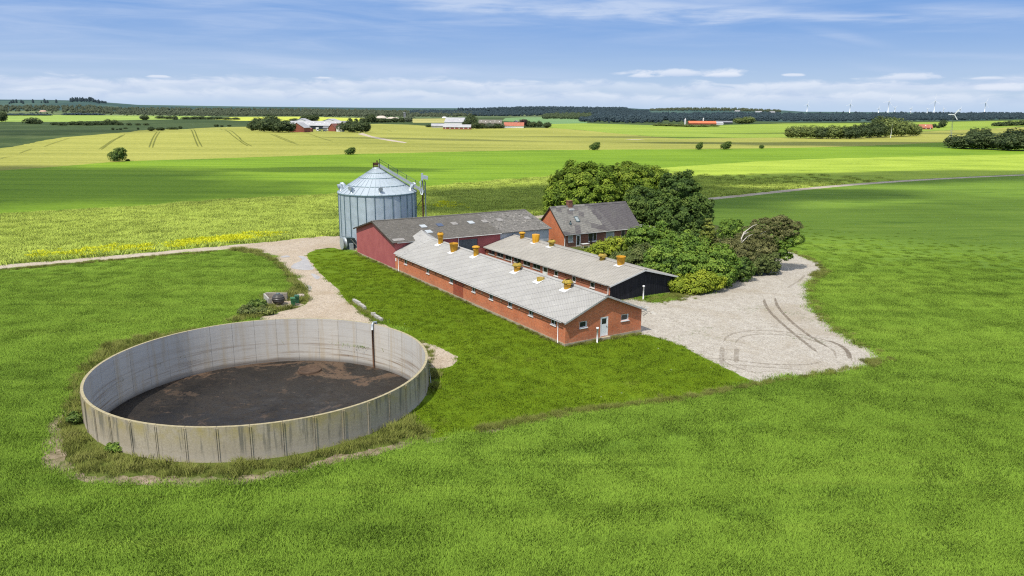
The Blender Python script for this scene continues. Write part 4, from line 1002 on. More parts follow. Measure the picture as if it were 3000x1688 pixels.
q = G(881, 873); rock('boulder', (q.x, q.y, 0), .62, M_rock, 3, 'pale pinkish boulder in the grass behind the wheelie bins', 'boulder')
def kerb(a, c, label, h):
    a, c = G(*a), G(*c); d = Vector((c.x - a.x, c.y - a.y, 0)); L = d.length
    b = MB(); n = 7; rg = random.Random(len(label))
    for i in range(n):
        hh = h * rg.uniform(.7, 1.05); b.box(L * i / n + .02, -.16, -.1, L * (i + 1) / n, .16, hh)
    o = b.build('kerb_wall', M_cblock, None, (a.x, a.y, 0)); o.rotation_euler = (0, 0, math.atan2(d.y, d.x)); tag(o, label, 'kerb', 'low kerb walls along the track')
kerb((1036, 884), (1070, 908), 'low weathered concrete kerb along the gravel track, farther from the slurry tank', .5)
kerb((1090, 925), (1119, 943), 'low weathered concrete kerb along the gravel track, touching the slurry tank', .5)
def rubble():
    b = MB(); rg = random.Random(5); c = F(8.6, 14.6)
    for i in range(90):
        x, y = rg.gauss(0, 1.5), rg.gauss(0, .9); s = rg.uniform(.12, .42); h = max(.02, .55 - .14 * (x * x / 2 + y * y))
        M = Matrix.Translation((x, y, h * rg.uniform(.1, .8))) @ Euler((rg.uniform(-.6, .6), rg.uniform(-.6, .6), rg.uniform(0, 3))).to_matrix().to_4x4()
        b.box(-s, -s * .7, -.05 - s * .2, s, s * .7, .05 + s * .15, rg.choice((0, 0, 1)), M)
    for i in range(14):
        x, y = rg.gauss(.6, 1.6), rg.gauss(-.1, .9); M = Matrix.Translation((x, y, .30 + rg.uniform(-.1, .15))) @ Euler((rg.uniform(-.15, .15), rg.uniform(-.2, .2), rg.uniform(-.3, 1.2))).to_matrix().to_4x4()
        b.box(-.9, -.06, -.02, .9, .06, .03, rg.choice((1, 2, 3)), M)
    o = b.build('rubble', [M_cblock, M_gravel, M_greywhite, M_wood], None, (c.x, c.y, 0)); tag(o, 'heap of broken concrete and loose boards between the two barns', 'rubble', kind='stuff')
rubble()
# garden furniture on the terrace
M_darkfurn = plain('dark_resin', (.03, .025, .022), .6); M_pale = plain('pale_resin', (.62, .63, .62), .5)
hx = Vector((math.cos(TH_H), math.sin(TH_H), 0)); hy = Vector((-hx.y, hx.x, 0))
def HP(s, t): q = HXY + hx * s + hy * t; return (q.x, q.y, 0)
def garden_table(s, t, L, Wd, m, label, name='garden_table'):
    o = thing(name, label, 'table', HP(s, t), TH_H); MB().box(-L / 2, -Wd / 2, .70, L / 2, Wd / 2, .75).build('tabletop', m, o)
    for x in (-L / 2 + .1, L / 2 - .1):
        for y in (-Wd / 2 + .1, Wd / 2 - .1): MB().tube([(x, y, 0), (x, y, .70)], .035, 6).build('leg', m, o)
def garden_chair(s, t, rz, label):
    o = thing('garden_chair', label, 'chair', HP(s, t), TH_H + rz, 'dark garden chairs on the terrace')
    MB().box(-.26, -.26, .40, .26, .26, .46).build('seat', M_darkfurn, o); MB().hexa([(-.26, .22, .46), (.26, .22, .46), (.26, .28, .46), (-.26, .28, .46)], [(-.24, .36, 1.12), (.24, .36, 1.12), (.24, .41, 1.12), (-.24, .41, 1.12)]).build('backrest', M_darkfurn, o)
    for x in (-.22, .22):
        for y in (-.22, .22): MB().tube([(x, y, 0), (x, y, .40)], .03, 6).build('leg', M_darkfurn, o)
        MB().box(x - .03, -.24, .62, x + .03, .28, .66).build('armrest', M_darkfurn, o)
garden_table(7.1, -1.5, 1.8, .9, M_darkfurn, 'dark rectangular garden table on the terrace'); garden_table(3.6, -1.5, 1.5, .8, M_pale, 'pale garden table outside the glazed garden door')
garden_chair(5.5, -1.2, R(90), 'dark garden chair at the near end of the dark table, close to the window'); garden_chair(6.3, -2.3, R(170), 'dark garden chair on the open side of the dark table'); garden_chair(8.6, -1.4, R(-90), 'dark garden chair at the far end of the dark table')
o = thing('parasol_pole', 'thin bare parasol pole standing behind the dark garden table', 'parasol pole', HP(7.2, -2.6)); MB().tube([(0, 0, 0), (0, 0, 2.5)], .03, 6).build('pole', M_fascia, o); MB().lathe([(.25, 0), (.25, .08), (.05, .12)], 14).build('base', M_fascia, o)
# puddles in the track
def water_fn(n):
    a = n.noise(n.pos(), .9, 4, .6); n.out(n.mix(n.rng(a, .35, .65), (.34, .315, .29), (.44, .41, .375)), .4, n.bump(n.noise(n.pos(), 3, 2), .01, .2), spec=.6)
M_water = mat('muddy_water', water_fn)
def puddle(pts, seed):
    P = rough(smooth_line(W2(pts), 2, True), .1, True, .003, seed, .2); b = MB(); b.face([(x, y, .012) for x, y in P]); struct(b.build('puddle', M_water))
puddle([(872, 752), (880, 749), (897, 753), (906, 768), (918, 783), (921, 789), (905, 792), (880, 791), (856, 787), (850, 783), (862, 772), (880, 766), (887, 760)], 1)
puddle([(820, 752), (838, 748), (852, 751), (845, 754), (824, 755)], 2)
puddle([(909, 803), (917, 801), (932, 808), (940, 813), (930, 820), (921, 815)], 3)
puddle([(889, 840), (905, 834), (916, 846), (905, 854), (896, 850)], 4)
# tyre marks on the gravel yard and tramlines in the barley: thin soil ribbons lying on the surface
def mark_mat(name, col, al):
    def fn(n):
        p = n.pos(); g = n.noise(p, 2.3, 6, .7); v = n.uv()
        n.out(n.mix(n.rng(g, .3, .7), tuple(c * .8 for c in col), tuple(c * 1.25 for c in col)), .95, spec=.1, alpha=n.math('MULTIPLY', n.rng(g, .36, .60), al))
    return mat(name, fn)
M_mark = mark_mat('damp_tyre_track', (.23, .19, .145), .42); M_tram = mark_mat('trampled_crop', (.06, .085, .016), .7)
def strip(name, pts, w, m, dz, px=True):
    P = smooth_line(W2(pts) if px else pts, 2); d = np.gradient(P, axis=0); d /= np.linalg.norm(d, axis=1)[:, None] + 1e-9; nn = np.stack([-d[:, 1], d[:, 0]], 1) * w / 2; q_ = np.linspace(0, 1, len(P))[:, None]; nn = nn * np.clip(np.minimum(q_, 1 - q_) * 6 + .12, 0, 1)
    b = MB()
    L, Rr = P + nn, P - nn
    z = lambda q: float(hgt(q[0], q[1])) + dz
    for i in range(len(P) - 1): b.face([(*Rr[i], z(Rr[i])), (*Rr[i + 1], z(Rr[i + 1])), (*L[i + 1], z(L[i + 1])), (*L[i], z(L[i]))])
    return b
def Y(x, y): return (2050 + x / 2.898, 640 + y / 2.898)
b = MB()
def add(bb):
    k = len(b.v); b.v.extend(bb.v); b.f.extend(tuple(i + k for i in f) for f in bb.f); b.m.extend(bb.m); b.smooth.extend(bb.smooth)
for pts, wd in (([(548, 680), (550, 720), (580, 775), (640, 840), (740, 930), (850, 1020), (940, 1090), (1000, 1140)], .42), ([(640, 675), (650, 730), (700, 800), (790, 890), (880, 960), (980, 1030), (1080, 1090)], .42),
                ([(185, 1230), (188, 1160), (192, 1090)], .50), ([(310, 1225), (312, 1160), (314, 1105)], .50), ([(200, 1050), (230, 1000), (320, 965), (480, 950), (640, 955), (800, 975), (980, 1010), (1120, 1050), (1220, 1095), (1280, 1150), (1290, 1210)], .35),
                ([(300, 1060), (340, 1010), (450, 985), (600, 980), (760, 995), (920, 1020), (1060, 1075), (1140, 1120), (1160, 1190)], .30), ([(40, 1190), (180, 1192), (320, 1205), (520, 1235), (760, 1245), (940, 1240), (1030, 1215)], .35),
                ([(60, 1225), (250, 1240), (450, 1255), (700, 1275), (900, 1285)], .30), ([(190, 1195), (240, 1240), (340, 1275), (480, 1310)], .25), ([(890, 480), (860, 520), (800, 555), (745, 590)], .35), ([(1100, 1040), (1200, 1080), (1260, 1130), (1270, 1190)], .5)):
    add(strip('', [Y(*p) for p in pts], wd, None, .010 + .002 * len(b.f) % .01))
struct(b.build('tyre_track', M_mark))
b = MB()
for pts, wd in (([(548, 680), (550, 720), (580, 775), (640, 840), (740, 930), (850, 1020), (940, 1090), (1000, 1140)], .34), ([(640, 675), (650, 730), (700, 800), (790, 890), (880, 960), (980, 1030), (1080, 1090)], .34), ([(1100, 1040), (1200, 1080), (1260, 1130), (1270, 1190)], .42)): add(strip('', [Y(*p) for p in pts], wd, None, .034))
struct(b.build('tyre_track', mark_mat('deep_tyre_track', (.20, .16, .12), .5)))
b = MB()
def K(x, y): return (x / 3.68, 260 + y / 3.68)
for pts in ([(1350, 490), (1290, 530), (1210, 555), (1150, 600), (1060, 660)], [(1320, 500), (1250, 545), (1170, 600), (1090, 660)], [(1695, 465), (1640, 540), (1605, 640)], [(1725, 465), (1670, 545), (1642, 640)], [(2045, 440), (2090, 520), (2138, 632)], [(2078, 440), (2120, 520), (2180, 632)],
            [(2370, 432), (2470, 480), (2576, 560)], [(2420, 438), (2520, 480), (2600, 545)], [(750, 535), (600, 580), (470, 628)], [(345, 650), (270, 675), (210, 700)], [(0, 712), (120, 712), (330, 706), (600, 700)], [(0, 760), (60, 740), (150, 730)]):
    add(strip('', [K(*p) for p in pts], .9, None, .28))
def K2(x, y): return (700 + x / 5.152, 320 + y / 5.152)
for pts in ([(470, 375), (620, 440), (780, 505), (910, 540)], [(530, 385), (690, 450), (850, 515)], [(960, 350), (1200, 430), (1420, 490)], [(0, 435), (70, 500), (200, 565)], [(0, 470), (60, 520), (140, 560)], [(950, 545), (1500, 535), (2100, 520), (2400, 505)], [(2080, 290), (2250, 315), (2310, 340)]):
    add(strip('', [K2(*p) for p in pts], .9, None, .28))
struct(b.build('tramline_track', M_tram))

# ------------------------------------------------------------------ trees and bushes
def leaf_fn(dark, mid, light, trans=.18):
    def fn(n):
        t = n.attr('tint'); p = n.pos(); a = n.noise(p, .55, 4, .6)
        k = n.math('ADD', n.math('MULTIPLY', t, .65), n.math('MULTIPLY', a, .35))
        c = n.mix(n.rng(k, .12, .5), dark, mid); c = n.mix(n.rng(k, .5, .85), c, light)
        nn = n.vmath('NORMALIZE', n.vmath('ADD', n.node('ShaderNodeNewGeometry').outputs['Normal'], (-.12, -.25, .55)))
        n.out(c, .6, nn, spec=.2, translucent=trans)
    return fn
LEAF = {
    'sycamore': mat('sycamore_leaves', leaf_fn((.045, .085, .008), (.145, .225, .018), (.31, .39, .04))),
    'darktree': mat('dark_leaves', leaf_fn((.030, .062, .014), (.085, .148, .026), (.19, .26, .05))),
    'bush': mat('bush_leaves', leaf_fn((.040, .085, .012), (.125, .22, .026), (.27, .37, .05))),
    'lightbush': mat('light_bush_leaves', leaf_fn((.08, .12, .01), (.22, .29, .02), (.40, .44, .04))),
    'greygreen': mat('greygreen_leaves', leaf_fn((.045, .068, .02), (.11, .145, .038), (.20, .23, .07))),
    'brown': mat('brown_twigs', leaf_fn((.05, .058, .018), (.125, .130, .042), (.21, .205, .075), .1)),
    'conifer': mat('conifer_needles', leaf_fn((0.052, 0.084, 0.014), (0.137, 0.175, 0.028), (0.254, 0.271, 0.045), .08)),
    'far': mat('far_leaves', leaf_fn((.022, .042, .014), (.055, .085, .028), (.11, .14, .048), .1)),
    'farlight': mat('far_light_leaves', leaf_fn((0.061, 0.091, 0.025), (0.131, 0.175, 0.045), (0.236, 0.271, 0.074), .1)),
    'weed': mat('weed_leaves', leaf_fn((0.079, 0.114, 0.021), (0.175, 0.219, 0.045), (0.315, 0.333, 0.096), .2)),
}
M_bark = plain('bark', (.10, .08, .06), .9, var=.35, scale=3); M_deadwood = plain('bleached_bark', (.50, .46, .40), .85, var=.25, scale=4)
def icos(sub=2):
    bm = bmesh.new(); bmesh.ops.create_icosphere(bm, subdivisions=sub, radius=1)
    V = np.array([v.co[:] for v in bm.verts]); Fc = np.array([[v.index for v in f.verts] for f in bm.faces]); bm.free(); return V, Fc
ICO = icos(2)
def foliage(name, lobes, clump=1.0, leaves=70, leaf=.34, seed=0, mats=None, zmin=.3, core=.80, flat=.72, spread=1.05, dens=1.0, up=.25, rag=5):
    """crown: leaf-sized rhombi grouped into clumps over the surface of overlapping lobes"""
    rg = np.random.default_rng(seed); cen, out, tin = [], [], []
    L = [np.array(l, float) for l in lobes]
    for li, l in enumerate(L):
        c, r = l[:3], l[3:6]; area = 4 * np.pi * ((r[0] * r[1]) ** 1.6 / 3 + (r[0] * r[2]) ** 1.6 / 3 + (r[1] * r[2]) ** 1.6 / 3) ** (1 / 1.6)
        n = max(5, int(area / (clump * clump * 1.25) * dens)); i = np.arange(n) + .5
        ph = np.arccos(1 - 2 * i / n); th = np.pi * (1 + 5 ** .5) * i + rg.uniform(0, 6)
        d = np.stack([np.cos(th) * np.sin(ph), np.sin(th) * np.sin(ph), np.cos(ph)], 1) + rg.normal(0, .13, (n, 3)); d /= np.linalg.norm(d, axis=1)[:, None]
        p = c + d * r * np.clip(rg.normal(.95, .10, (n, 1)), .7, 1.22); nn = d / r; nn /= np.linalg.norm(nn, axis=1)[:, None]
        ok = p[:, 2] > zmin
        for lj, m in enumerate(L):
            if lj != li: ok &= (((p - m[:3]) / m[3:6]) ** 2).sum(1) > .62
        cen.append(p[ok]); out.append(nn[ok]); tin.append(np.full(ok.sum(), rg.uniform(-.08, .08)))
    for l in L:                      # small clumps standing out of the outline
        for q in range(rag):
            dd = rg.normal(0, 1, 3); dd[2] = abs(dd[2]) * .8 + .1; dd /= np.linalg.norm(dd); m_ = l[3:6].mean(); r_ = m_ * rg.uniform(.10, .20)
            c_ = l[:3] + dd * l[3:6] * rg.uniform(1.0, 1.16); nn_ = max(3, int(5 * r_ / clump)); d2 = rg.normal(0, 1, (nn_, 3)); d2 /= np.linalg.norm(d2, axis=1)[:, None]
            p = c_ + d2 * r_ * np.array([.8, .8, 1.3]); k_ = p[:, 2] > zmin
            cen.append(p[k_]); out.append((d2 * .4 + dd)[k_] / np.linalg.norm(d2 * .4 + dd, axis=1)[k_][:, None]); tin.append(np.full(k_.sum(), rg.uniform(-.05, .18)))
    cen, out, tin = np.vstack(cen), np.vstack(out), np.concatenate(tin); n = len(cen)
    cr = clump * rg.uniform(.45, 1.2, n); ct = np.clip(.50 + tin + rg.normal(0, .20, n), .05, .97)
    k = np.repeat(np.arange(n), rg.integers(int(leaves * .6), int(leaves * 1.4), n)); m = len(k)
    d = rg.normal(0, 1, (m, 3)); d /= np.linalg.norm(d, axis=1)[:, None]; flip = (d * out[k]).sum(1) < -.25; d[flip] *= -1
    rr = rg.uniform(.25, 1.0, m) ** .5
    P = cen[k] + d * (cr[k] * rr)[:, None] * np.array([1, 1, flat]) * spread
    N = d * .55 + out[k] * .45 + np.array([0, 0, up]) + rg.normal(0, .42, (m, 3)); N /= np.linalg.norm(N, axis=1)[:, None]
    T = np.cross(N, rg.normal(0, 1, (m, 3))); T /= np.linalg.norm(T, axis=1)[:, None]; Bn = np.cross(N, T)
    s = leaf * rg.uniform(.5, 1.45, m)[:, None]
    Vs = np.stack([P - T * s * .5, P - Bn * s * .32 + N * s * .06, P + T * s * .5, P + Bn * s * .32 + N * s * .06], 1).reshape(-1, 3)
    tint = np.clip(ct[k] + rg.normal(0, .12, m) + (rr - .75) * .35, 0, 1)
    Fq = np.arange(m * 4).reshape(-1, 4)
    tv = np.repeat(tint, 4)
    V2, T2, b = [Vs], [tv], len(Vs); tri = []
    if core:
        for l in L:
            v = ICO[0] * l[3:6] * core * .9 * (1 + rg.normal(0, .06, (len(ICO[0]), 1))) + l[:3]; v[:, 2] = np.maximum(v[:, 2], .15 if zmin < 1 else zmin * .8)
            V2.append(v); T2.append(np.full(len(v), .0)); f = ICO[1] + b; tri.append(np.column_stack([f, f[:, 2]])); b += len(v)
    V = np.vstack(V2); tt = np.concatenate(T2)
    if tri:
        me = bpy.data.meshes.new(name); tr = np.vstack(tri)[:, :3]
        nl = Fq.size + tr.size; me.vertices.add(len(V)); me.vertices.foreach_set('co', V.astype(np.float32).ravel()); me.loops.add(nl)
        me.loops.foreach_set('vertex_index', np.concatenate([Fq.ravel(), tr.ravel()]).astype(np.int32)); me.polygons.add(len(Fq) + len(tr))
        me.polygons.foreach_set('loop_start', np.concatenate([np.arange(0, Fq.size, 4), Fq.size + np.arange(0, tr.size, 3)]).astype(np.int32))
        at = me.attributes.new('tint', 'FLOAT', 'POINT'); at.data.foreach_set('value', tt.astype(np.float32)); me.update(calc_edges=True)
        me.materials.append(mats)
        return me
    return mesh_np(name, V, Fq, {'tint': ('POINT', tt)}, mats=[mats])
def trunk_mb(h, r, limbs=5, seed=0, spread=.5, top=.75, n=9):
    rg = random.Random(seed); b = MB(); b.tube([(0, 0, -.2), (0, 0, .1), (.06, .02, h * .35), (.1, 0, h * top)], [r * 1.35, r * 1.1, r * .8, r * .35], n)
    for i in range(limbs):
        a = 6.28 * (i + rg.random() * .6) / limbs; z = h * rg.uniform(.25, .5); d = Vector((math.cos(a), math.sin(a), 0)); L = h * spread * rg.uniform(.7, 1.1)
        b.tube([(0, 0, z), tuple(d * L * .5 + Vector((0, 0, z + L * .35))), tuple(d * L + Vector((0, 0, z + L * .75)))], [r * .45, r * .3, r * .1], 6)
    return b
def tree(name, label, cat, loc, lobes, kind, trunk=(6, .35), group=None, **kw):
    t = thing(name, label, cat, loc, 0, group)
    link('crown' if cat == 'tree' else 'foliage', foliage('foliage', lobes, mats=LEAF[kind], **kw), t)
    if trunk: trunk_mb(*trunk, seed=kw.get('seed', 0)).build('trunk' if cat == 'tree' else 'stem', M_bark, t)
    return t
# big trees behind the farmhouse  (positions on the ground, sizes from the photograph)
P1 = G(1705, 645); P2 = G(1868, 640); P3 = G(1880, 668); P4 = G(1985, 688)
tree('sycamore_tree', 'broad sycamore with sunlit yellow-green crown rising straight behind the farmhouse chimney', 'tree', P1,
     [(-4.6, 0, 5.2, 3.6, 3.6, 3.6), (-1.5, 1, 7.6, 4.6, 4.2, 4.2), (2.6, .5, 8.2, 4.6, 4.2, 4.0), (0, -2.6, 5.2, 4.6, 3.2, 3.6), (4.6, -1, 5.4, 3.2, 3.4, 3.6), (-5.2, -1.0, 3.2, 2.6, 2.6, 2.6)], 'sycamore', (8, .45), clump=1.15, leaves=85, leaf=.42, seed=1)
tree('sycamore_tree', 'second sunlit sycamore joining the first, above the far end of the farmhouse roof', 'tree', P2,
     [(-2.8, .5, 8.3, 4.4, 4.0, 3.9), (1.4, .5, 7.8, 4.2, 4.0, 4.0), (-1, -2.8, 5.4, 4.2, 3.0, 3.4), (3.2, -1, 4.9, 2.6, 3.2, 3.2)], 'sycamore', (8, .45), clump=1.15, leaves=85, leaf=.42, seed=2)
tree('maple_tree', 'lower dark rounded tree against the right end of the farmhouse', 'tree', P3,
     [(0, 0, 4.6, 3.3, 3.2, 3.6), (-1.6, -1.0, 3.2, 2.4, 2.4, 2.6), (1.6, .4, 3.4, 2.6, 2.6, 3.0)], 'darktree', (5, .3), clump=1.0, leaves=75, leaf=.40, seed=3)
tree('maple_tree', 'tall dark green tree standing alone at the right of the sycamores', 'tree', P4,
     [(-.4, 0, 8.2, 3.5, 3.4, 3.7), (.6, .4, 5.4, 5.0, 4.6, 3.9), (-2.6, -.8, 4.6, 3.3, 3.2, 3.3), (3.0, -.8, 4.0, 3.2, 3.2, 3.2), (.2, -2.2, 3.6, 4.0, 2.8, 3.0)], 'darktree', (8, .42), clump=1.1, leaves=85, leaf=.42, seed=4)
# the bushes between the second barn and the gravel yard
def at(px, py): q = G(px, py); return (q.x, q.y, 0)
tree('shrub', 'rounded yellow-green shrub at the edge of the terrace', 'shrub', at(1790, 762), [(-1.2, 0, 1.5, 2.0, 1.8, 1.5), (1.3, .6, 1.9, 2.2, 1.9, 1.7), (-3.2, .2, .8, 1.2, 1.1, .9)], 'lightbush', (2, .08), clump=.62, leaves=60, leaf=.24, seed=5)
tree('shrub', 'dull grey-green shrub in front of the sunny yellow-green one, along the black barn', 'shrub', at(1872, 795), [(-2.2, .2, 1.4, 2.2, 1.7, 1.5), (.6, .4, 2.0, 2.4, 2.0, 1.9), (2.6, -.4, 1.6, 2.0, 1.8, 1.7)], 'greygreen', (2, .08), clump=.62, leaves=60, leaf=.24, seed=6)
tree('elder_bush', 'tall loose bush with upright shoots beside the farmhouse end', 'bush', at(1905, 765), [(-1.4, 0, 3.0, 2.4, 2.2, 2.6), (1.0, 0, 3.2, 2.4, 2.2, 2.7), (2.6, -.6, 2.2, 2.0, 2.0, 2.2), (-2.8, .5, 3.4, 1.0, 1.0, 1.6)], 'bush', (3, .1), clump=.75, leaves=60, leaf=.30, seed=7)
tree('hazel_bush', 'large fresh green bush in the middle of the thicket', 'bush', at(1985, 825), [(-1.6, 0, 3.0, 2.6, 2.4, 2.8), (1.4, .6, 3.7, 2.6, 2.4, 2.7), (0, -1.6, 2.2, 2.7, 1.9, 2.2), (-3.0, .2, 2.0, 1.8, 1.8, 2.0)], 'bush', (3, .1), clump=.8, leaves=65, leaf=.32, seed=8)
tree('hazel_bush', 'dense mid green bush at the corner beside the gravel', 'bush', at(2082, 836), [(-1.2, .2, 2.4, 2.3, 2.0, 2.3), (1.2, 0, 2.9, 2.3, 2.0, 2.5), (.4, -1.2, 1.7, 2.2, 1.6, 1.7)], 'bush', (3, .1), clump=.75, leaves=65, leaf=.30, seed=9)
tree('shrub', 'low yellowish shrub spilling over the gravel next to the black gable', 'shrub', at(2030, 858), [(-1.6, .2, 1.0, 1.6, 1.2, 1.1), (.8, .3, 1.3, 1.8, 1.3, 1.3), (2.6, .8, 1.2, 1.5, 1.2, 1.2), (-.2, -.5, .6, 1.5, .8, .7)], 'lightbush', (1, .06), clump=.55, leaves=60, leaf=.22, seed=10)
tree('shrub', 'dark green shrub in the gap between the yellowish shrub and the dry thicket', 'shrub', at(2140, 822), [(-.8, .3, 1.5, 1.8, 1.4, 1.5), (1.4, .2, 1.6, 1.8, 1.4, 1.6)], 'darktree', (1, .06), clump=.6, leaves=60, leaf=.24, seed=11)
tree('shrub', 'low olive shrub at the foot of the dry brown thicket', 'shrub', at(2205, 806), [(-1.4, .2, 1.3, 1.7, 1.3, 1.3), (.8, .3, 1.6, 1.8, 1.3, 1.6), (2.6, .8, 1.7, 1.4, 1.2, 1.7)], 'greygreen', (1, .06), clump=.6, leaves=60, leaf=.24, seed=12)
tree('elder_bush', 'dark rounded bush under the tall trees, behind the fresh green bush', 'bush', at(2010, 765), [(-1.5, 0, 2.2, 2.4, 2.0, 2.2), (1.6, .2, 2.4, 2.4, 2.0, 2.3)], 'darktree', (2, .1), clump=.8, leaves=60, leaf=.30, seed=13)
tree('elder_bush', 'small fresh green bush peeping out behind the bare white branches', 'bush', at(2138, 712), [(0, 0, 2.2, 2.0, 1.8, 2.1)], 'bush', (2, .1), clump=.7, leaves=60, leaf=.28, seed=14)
def conifer():
    q = at(2068, 795); t = thing('spruce_tree', 'yellow-green spruce with tiered branches in the thicket', 'tree', q)
    lob = []
    for i in range(9):
        z = 1.0 + i * .72; r = 2.5 * (1 - i / 9.6)
        for k in range(max(3, int(r * 3.2))):
            a = 2 * math.pi * (k + .37 * i) / max(3, int(r * 3.2)); lob.append((math.cos(a) * r * .72, math.sin(a) * r * .72, z - .1 * r, max(.35, r * .38), max(.35, r * .38), .34))
    lob.append((0, 0, 7.3, .25, .25, .7))
    link('crown', foliage('foliage', lob, .42, 34, .24, 15, LEAF['conifer'], .3, .7, .5, 1.1, .9, .1), t); MB().tube([(0, 0, -.1), (0, 0, 7.6)], [.16, .03], 7).build('trunk', M_bark, t)
conifer()
def windswept():
    q = at(2165, 800); t = thing('windswept_tree', 'brown windswept thorn tree with bleached bare branches, bent to the right over the gravel', 'tree', q)
    lob = [(-1.6, .4, 2.6, 2.2, 2.0, 2.4), (.6, 0, 2.3, 2.4, 2.0, 2.3), (2.8, .6, 2.6, 2.2, 2.0, 2.4), (1.2, 1.8, 3.9, 2.0, 1.8, 1.7)]
    link('crown', foliage('foliage', lob, .62, 90, .20, 16, LEAF['brown'], .3, .60, .7, 1.15, .9, .1), t)
    lob = [(2.6, 2.2, 5.6, 1.7, 1.5, 1.2), (4.2, 2.6, 6.8, 2.0, 1.5, .9), (6.2, 2.8, 7.1, 2.1, 1.4, .8), (5.4, 2.2, 5.3, 2.0, 1.4, .9), (7.6, 2.7, 5.9, 1.7, 1.2, .8), (8.6, 2.9, 6.9, 1.3, .9, .5), (4.6, 1.6, 4.0, 1.6, 1.3, 1.0), (6.6, 2.6, 7.9, 1.0, .8, .35)]
    link('crown', foliage('foliage', lob, .50, 60, .20, 18, LEAF['brown'], .3, 0, .55, 1.2, .62, .1, 4), t)
    lob2 = [(6.8, 2.3, 4.4, 1.7, 1.3, 1.0), (8.3, 2.4, 4.6, 1.4, 1.0, .7), (9.4, 2.5, 4.9, .9, .7, .45), (6.7, 1.8, 3.0, .9, .7, .6), (7.6, 1.6, 2.2, .6, .5, .35)]
    link('green_foliage', foliage('foliage', lob2, .55, 55, .24, 17, LEAF['bush'], .3, 0, .6, 1.15, .8, .1), t)
    b = MB(); b.tube([(0, 0, -.2), (.4, .4, 1.6), (1.5, 1.4, 3.4), (3.4, 2.2, 5.2), (5.6, 2.6, 6.0)], [.34, .28, .22, .13, .05], 8); b.tube([(3, 1.2, -.2), (3.6, 1.6, 1.8), (4.9, 1.9, 3.4), (6.6, 2.2, 4.0)], [.3, .25, .16, .05], 8)
    b.build('trunk', M_bark, t)
    w = MB()
    for pts in ([(-.6, -.6, 2.6), (-.35, -.4, 4.2), (.1, 0, 5.6), (.7, .4, 6.4), (1.5, .8, 6.9)], [(-.4, -.5, 3.9), (.1, -.2, 4.9), (.9, .2, 5.6), (1.8, .6, 5.9)], [(-.1, -.1, 5.2), (.4, .4, 6.2), (1.9, 1.1, 7.1), (2.6, 1.4, 7.3)], [(-1.3, -1.2, 1.9), (-.6, -1.0, 2.9), (.3, -.8, 3.6), (1.2, -.3, 3.9)], [(.5, .2, 6.0), (1.2, .7, 6.2)], [(2.6, .8, 5.2), (3.2, 1.0, 5.9), (4.0, 1.2, 6.3)], [(3.8, .9, 4.9), (4.4, 1.1, 5.5), (5.2, 1.2, 5.7)]):
        w.tube(pts, [.10 - .07 * i / (len(pts) - 1) for i in range(len(pts))], 6)
    w.build('bare_branch', M_deadwood, t)
windswept()
# small bushes at the ends of the track
tree('shrub', 'dark shrub in the cereal at the left of the concrete bay', 'shrub', at(754, 907), [(-.4, 0, .4, .7, .6, .5), (.4, .2, .5, .6, .6, .55)], 'darktree', None, clump=.35, leaves=55, leaf=.16, seed=21, zmin=.05)
tree('shrub', 'dusty green shrub between the concrete bay and the slurry tank', 'shrub', at(776, 922), [(-.5, 0, .3, .7, .6, .4), (.4, 0, .3, .7, .5, .42)], 'weed', None, clump=.35, leaves=55, leaf=.16, seed=22, zmin=.05)
tree('shrub', 'low grey-green shrub touching the back of the slurry tank', 'shrub', at(745, 922), [(-.9, 0, .4, .9, .7, .5), (.6, 0, .35, 1.1, .7, .45)], 'greygreen', None, clump=.35, leaves=55, leaf=.16, seed=23, zmin=.05)
tree('shrub', 'small green bush against the front wall of the slurry tank', 'shrub', at(345, 1322), [(0, 0, .3, .34, .3, .32), (-.4, .1, .22, .3, .25, .25)], 'bush', None, clump=.25, leaves=45, leaf=.11, seed=24, zmin=.05)
tree('shrub', 'dark weedy bush at the left side of the slurry tank', 'shrub', at(222, 1240), [(0, 0, .4, .36, .36, .42)], 'darktree', None, clump=.25, leaves=45, leaf=.12, seed=25, zmin=.05)

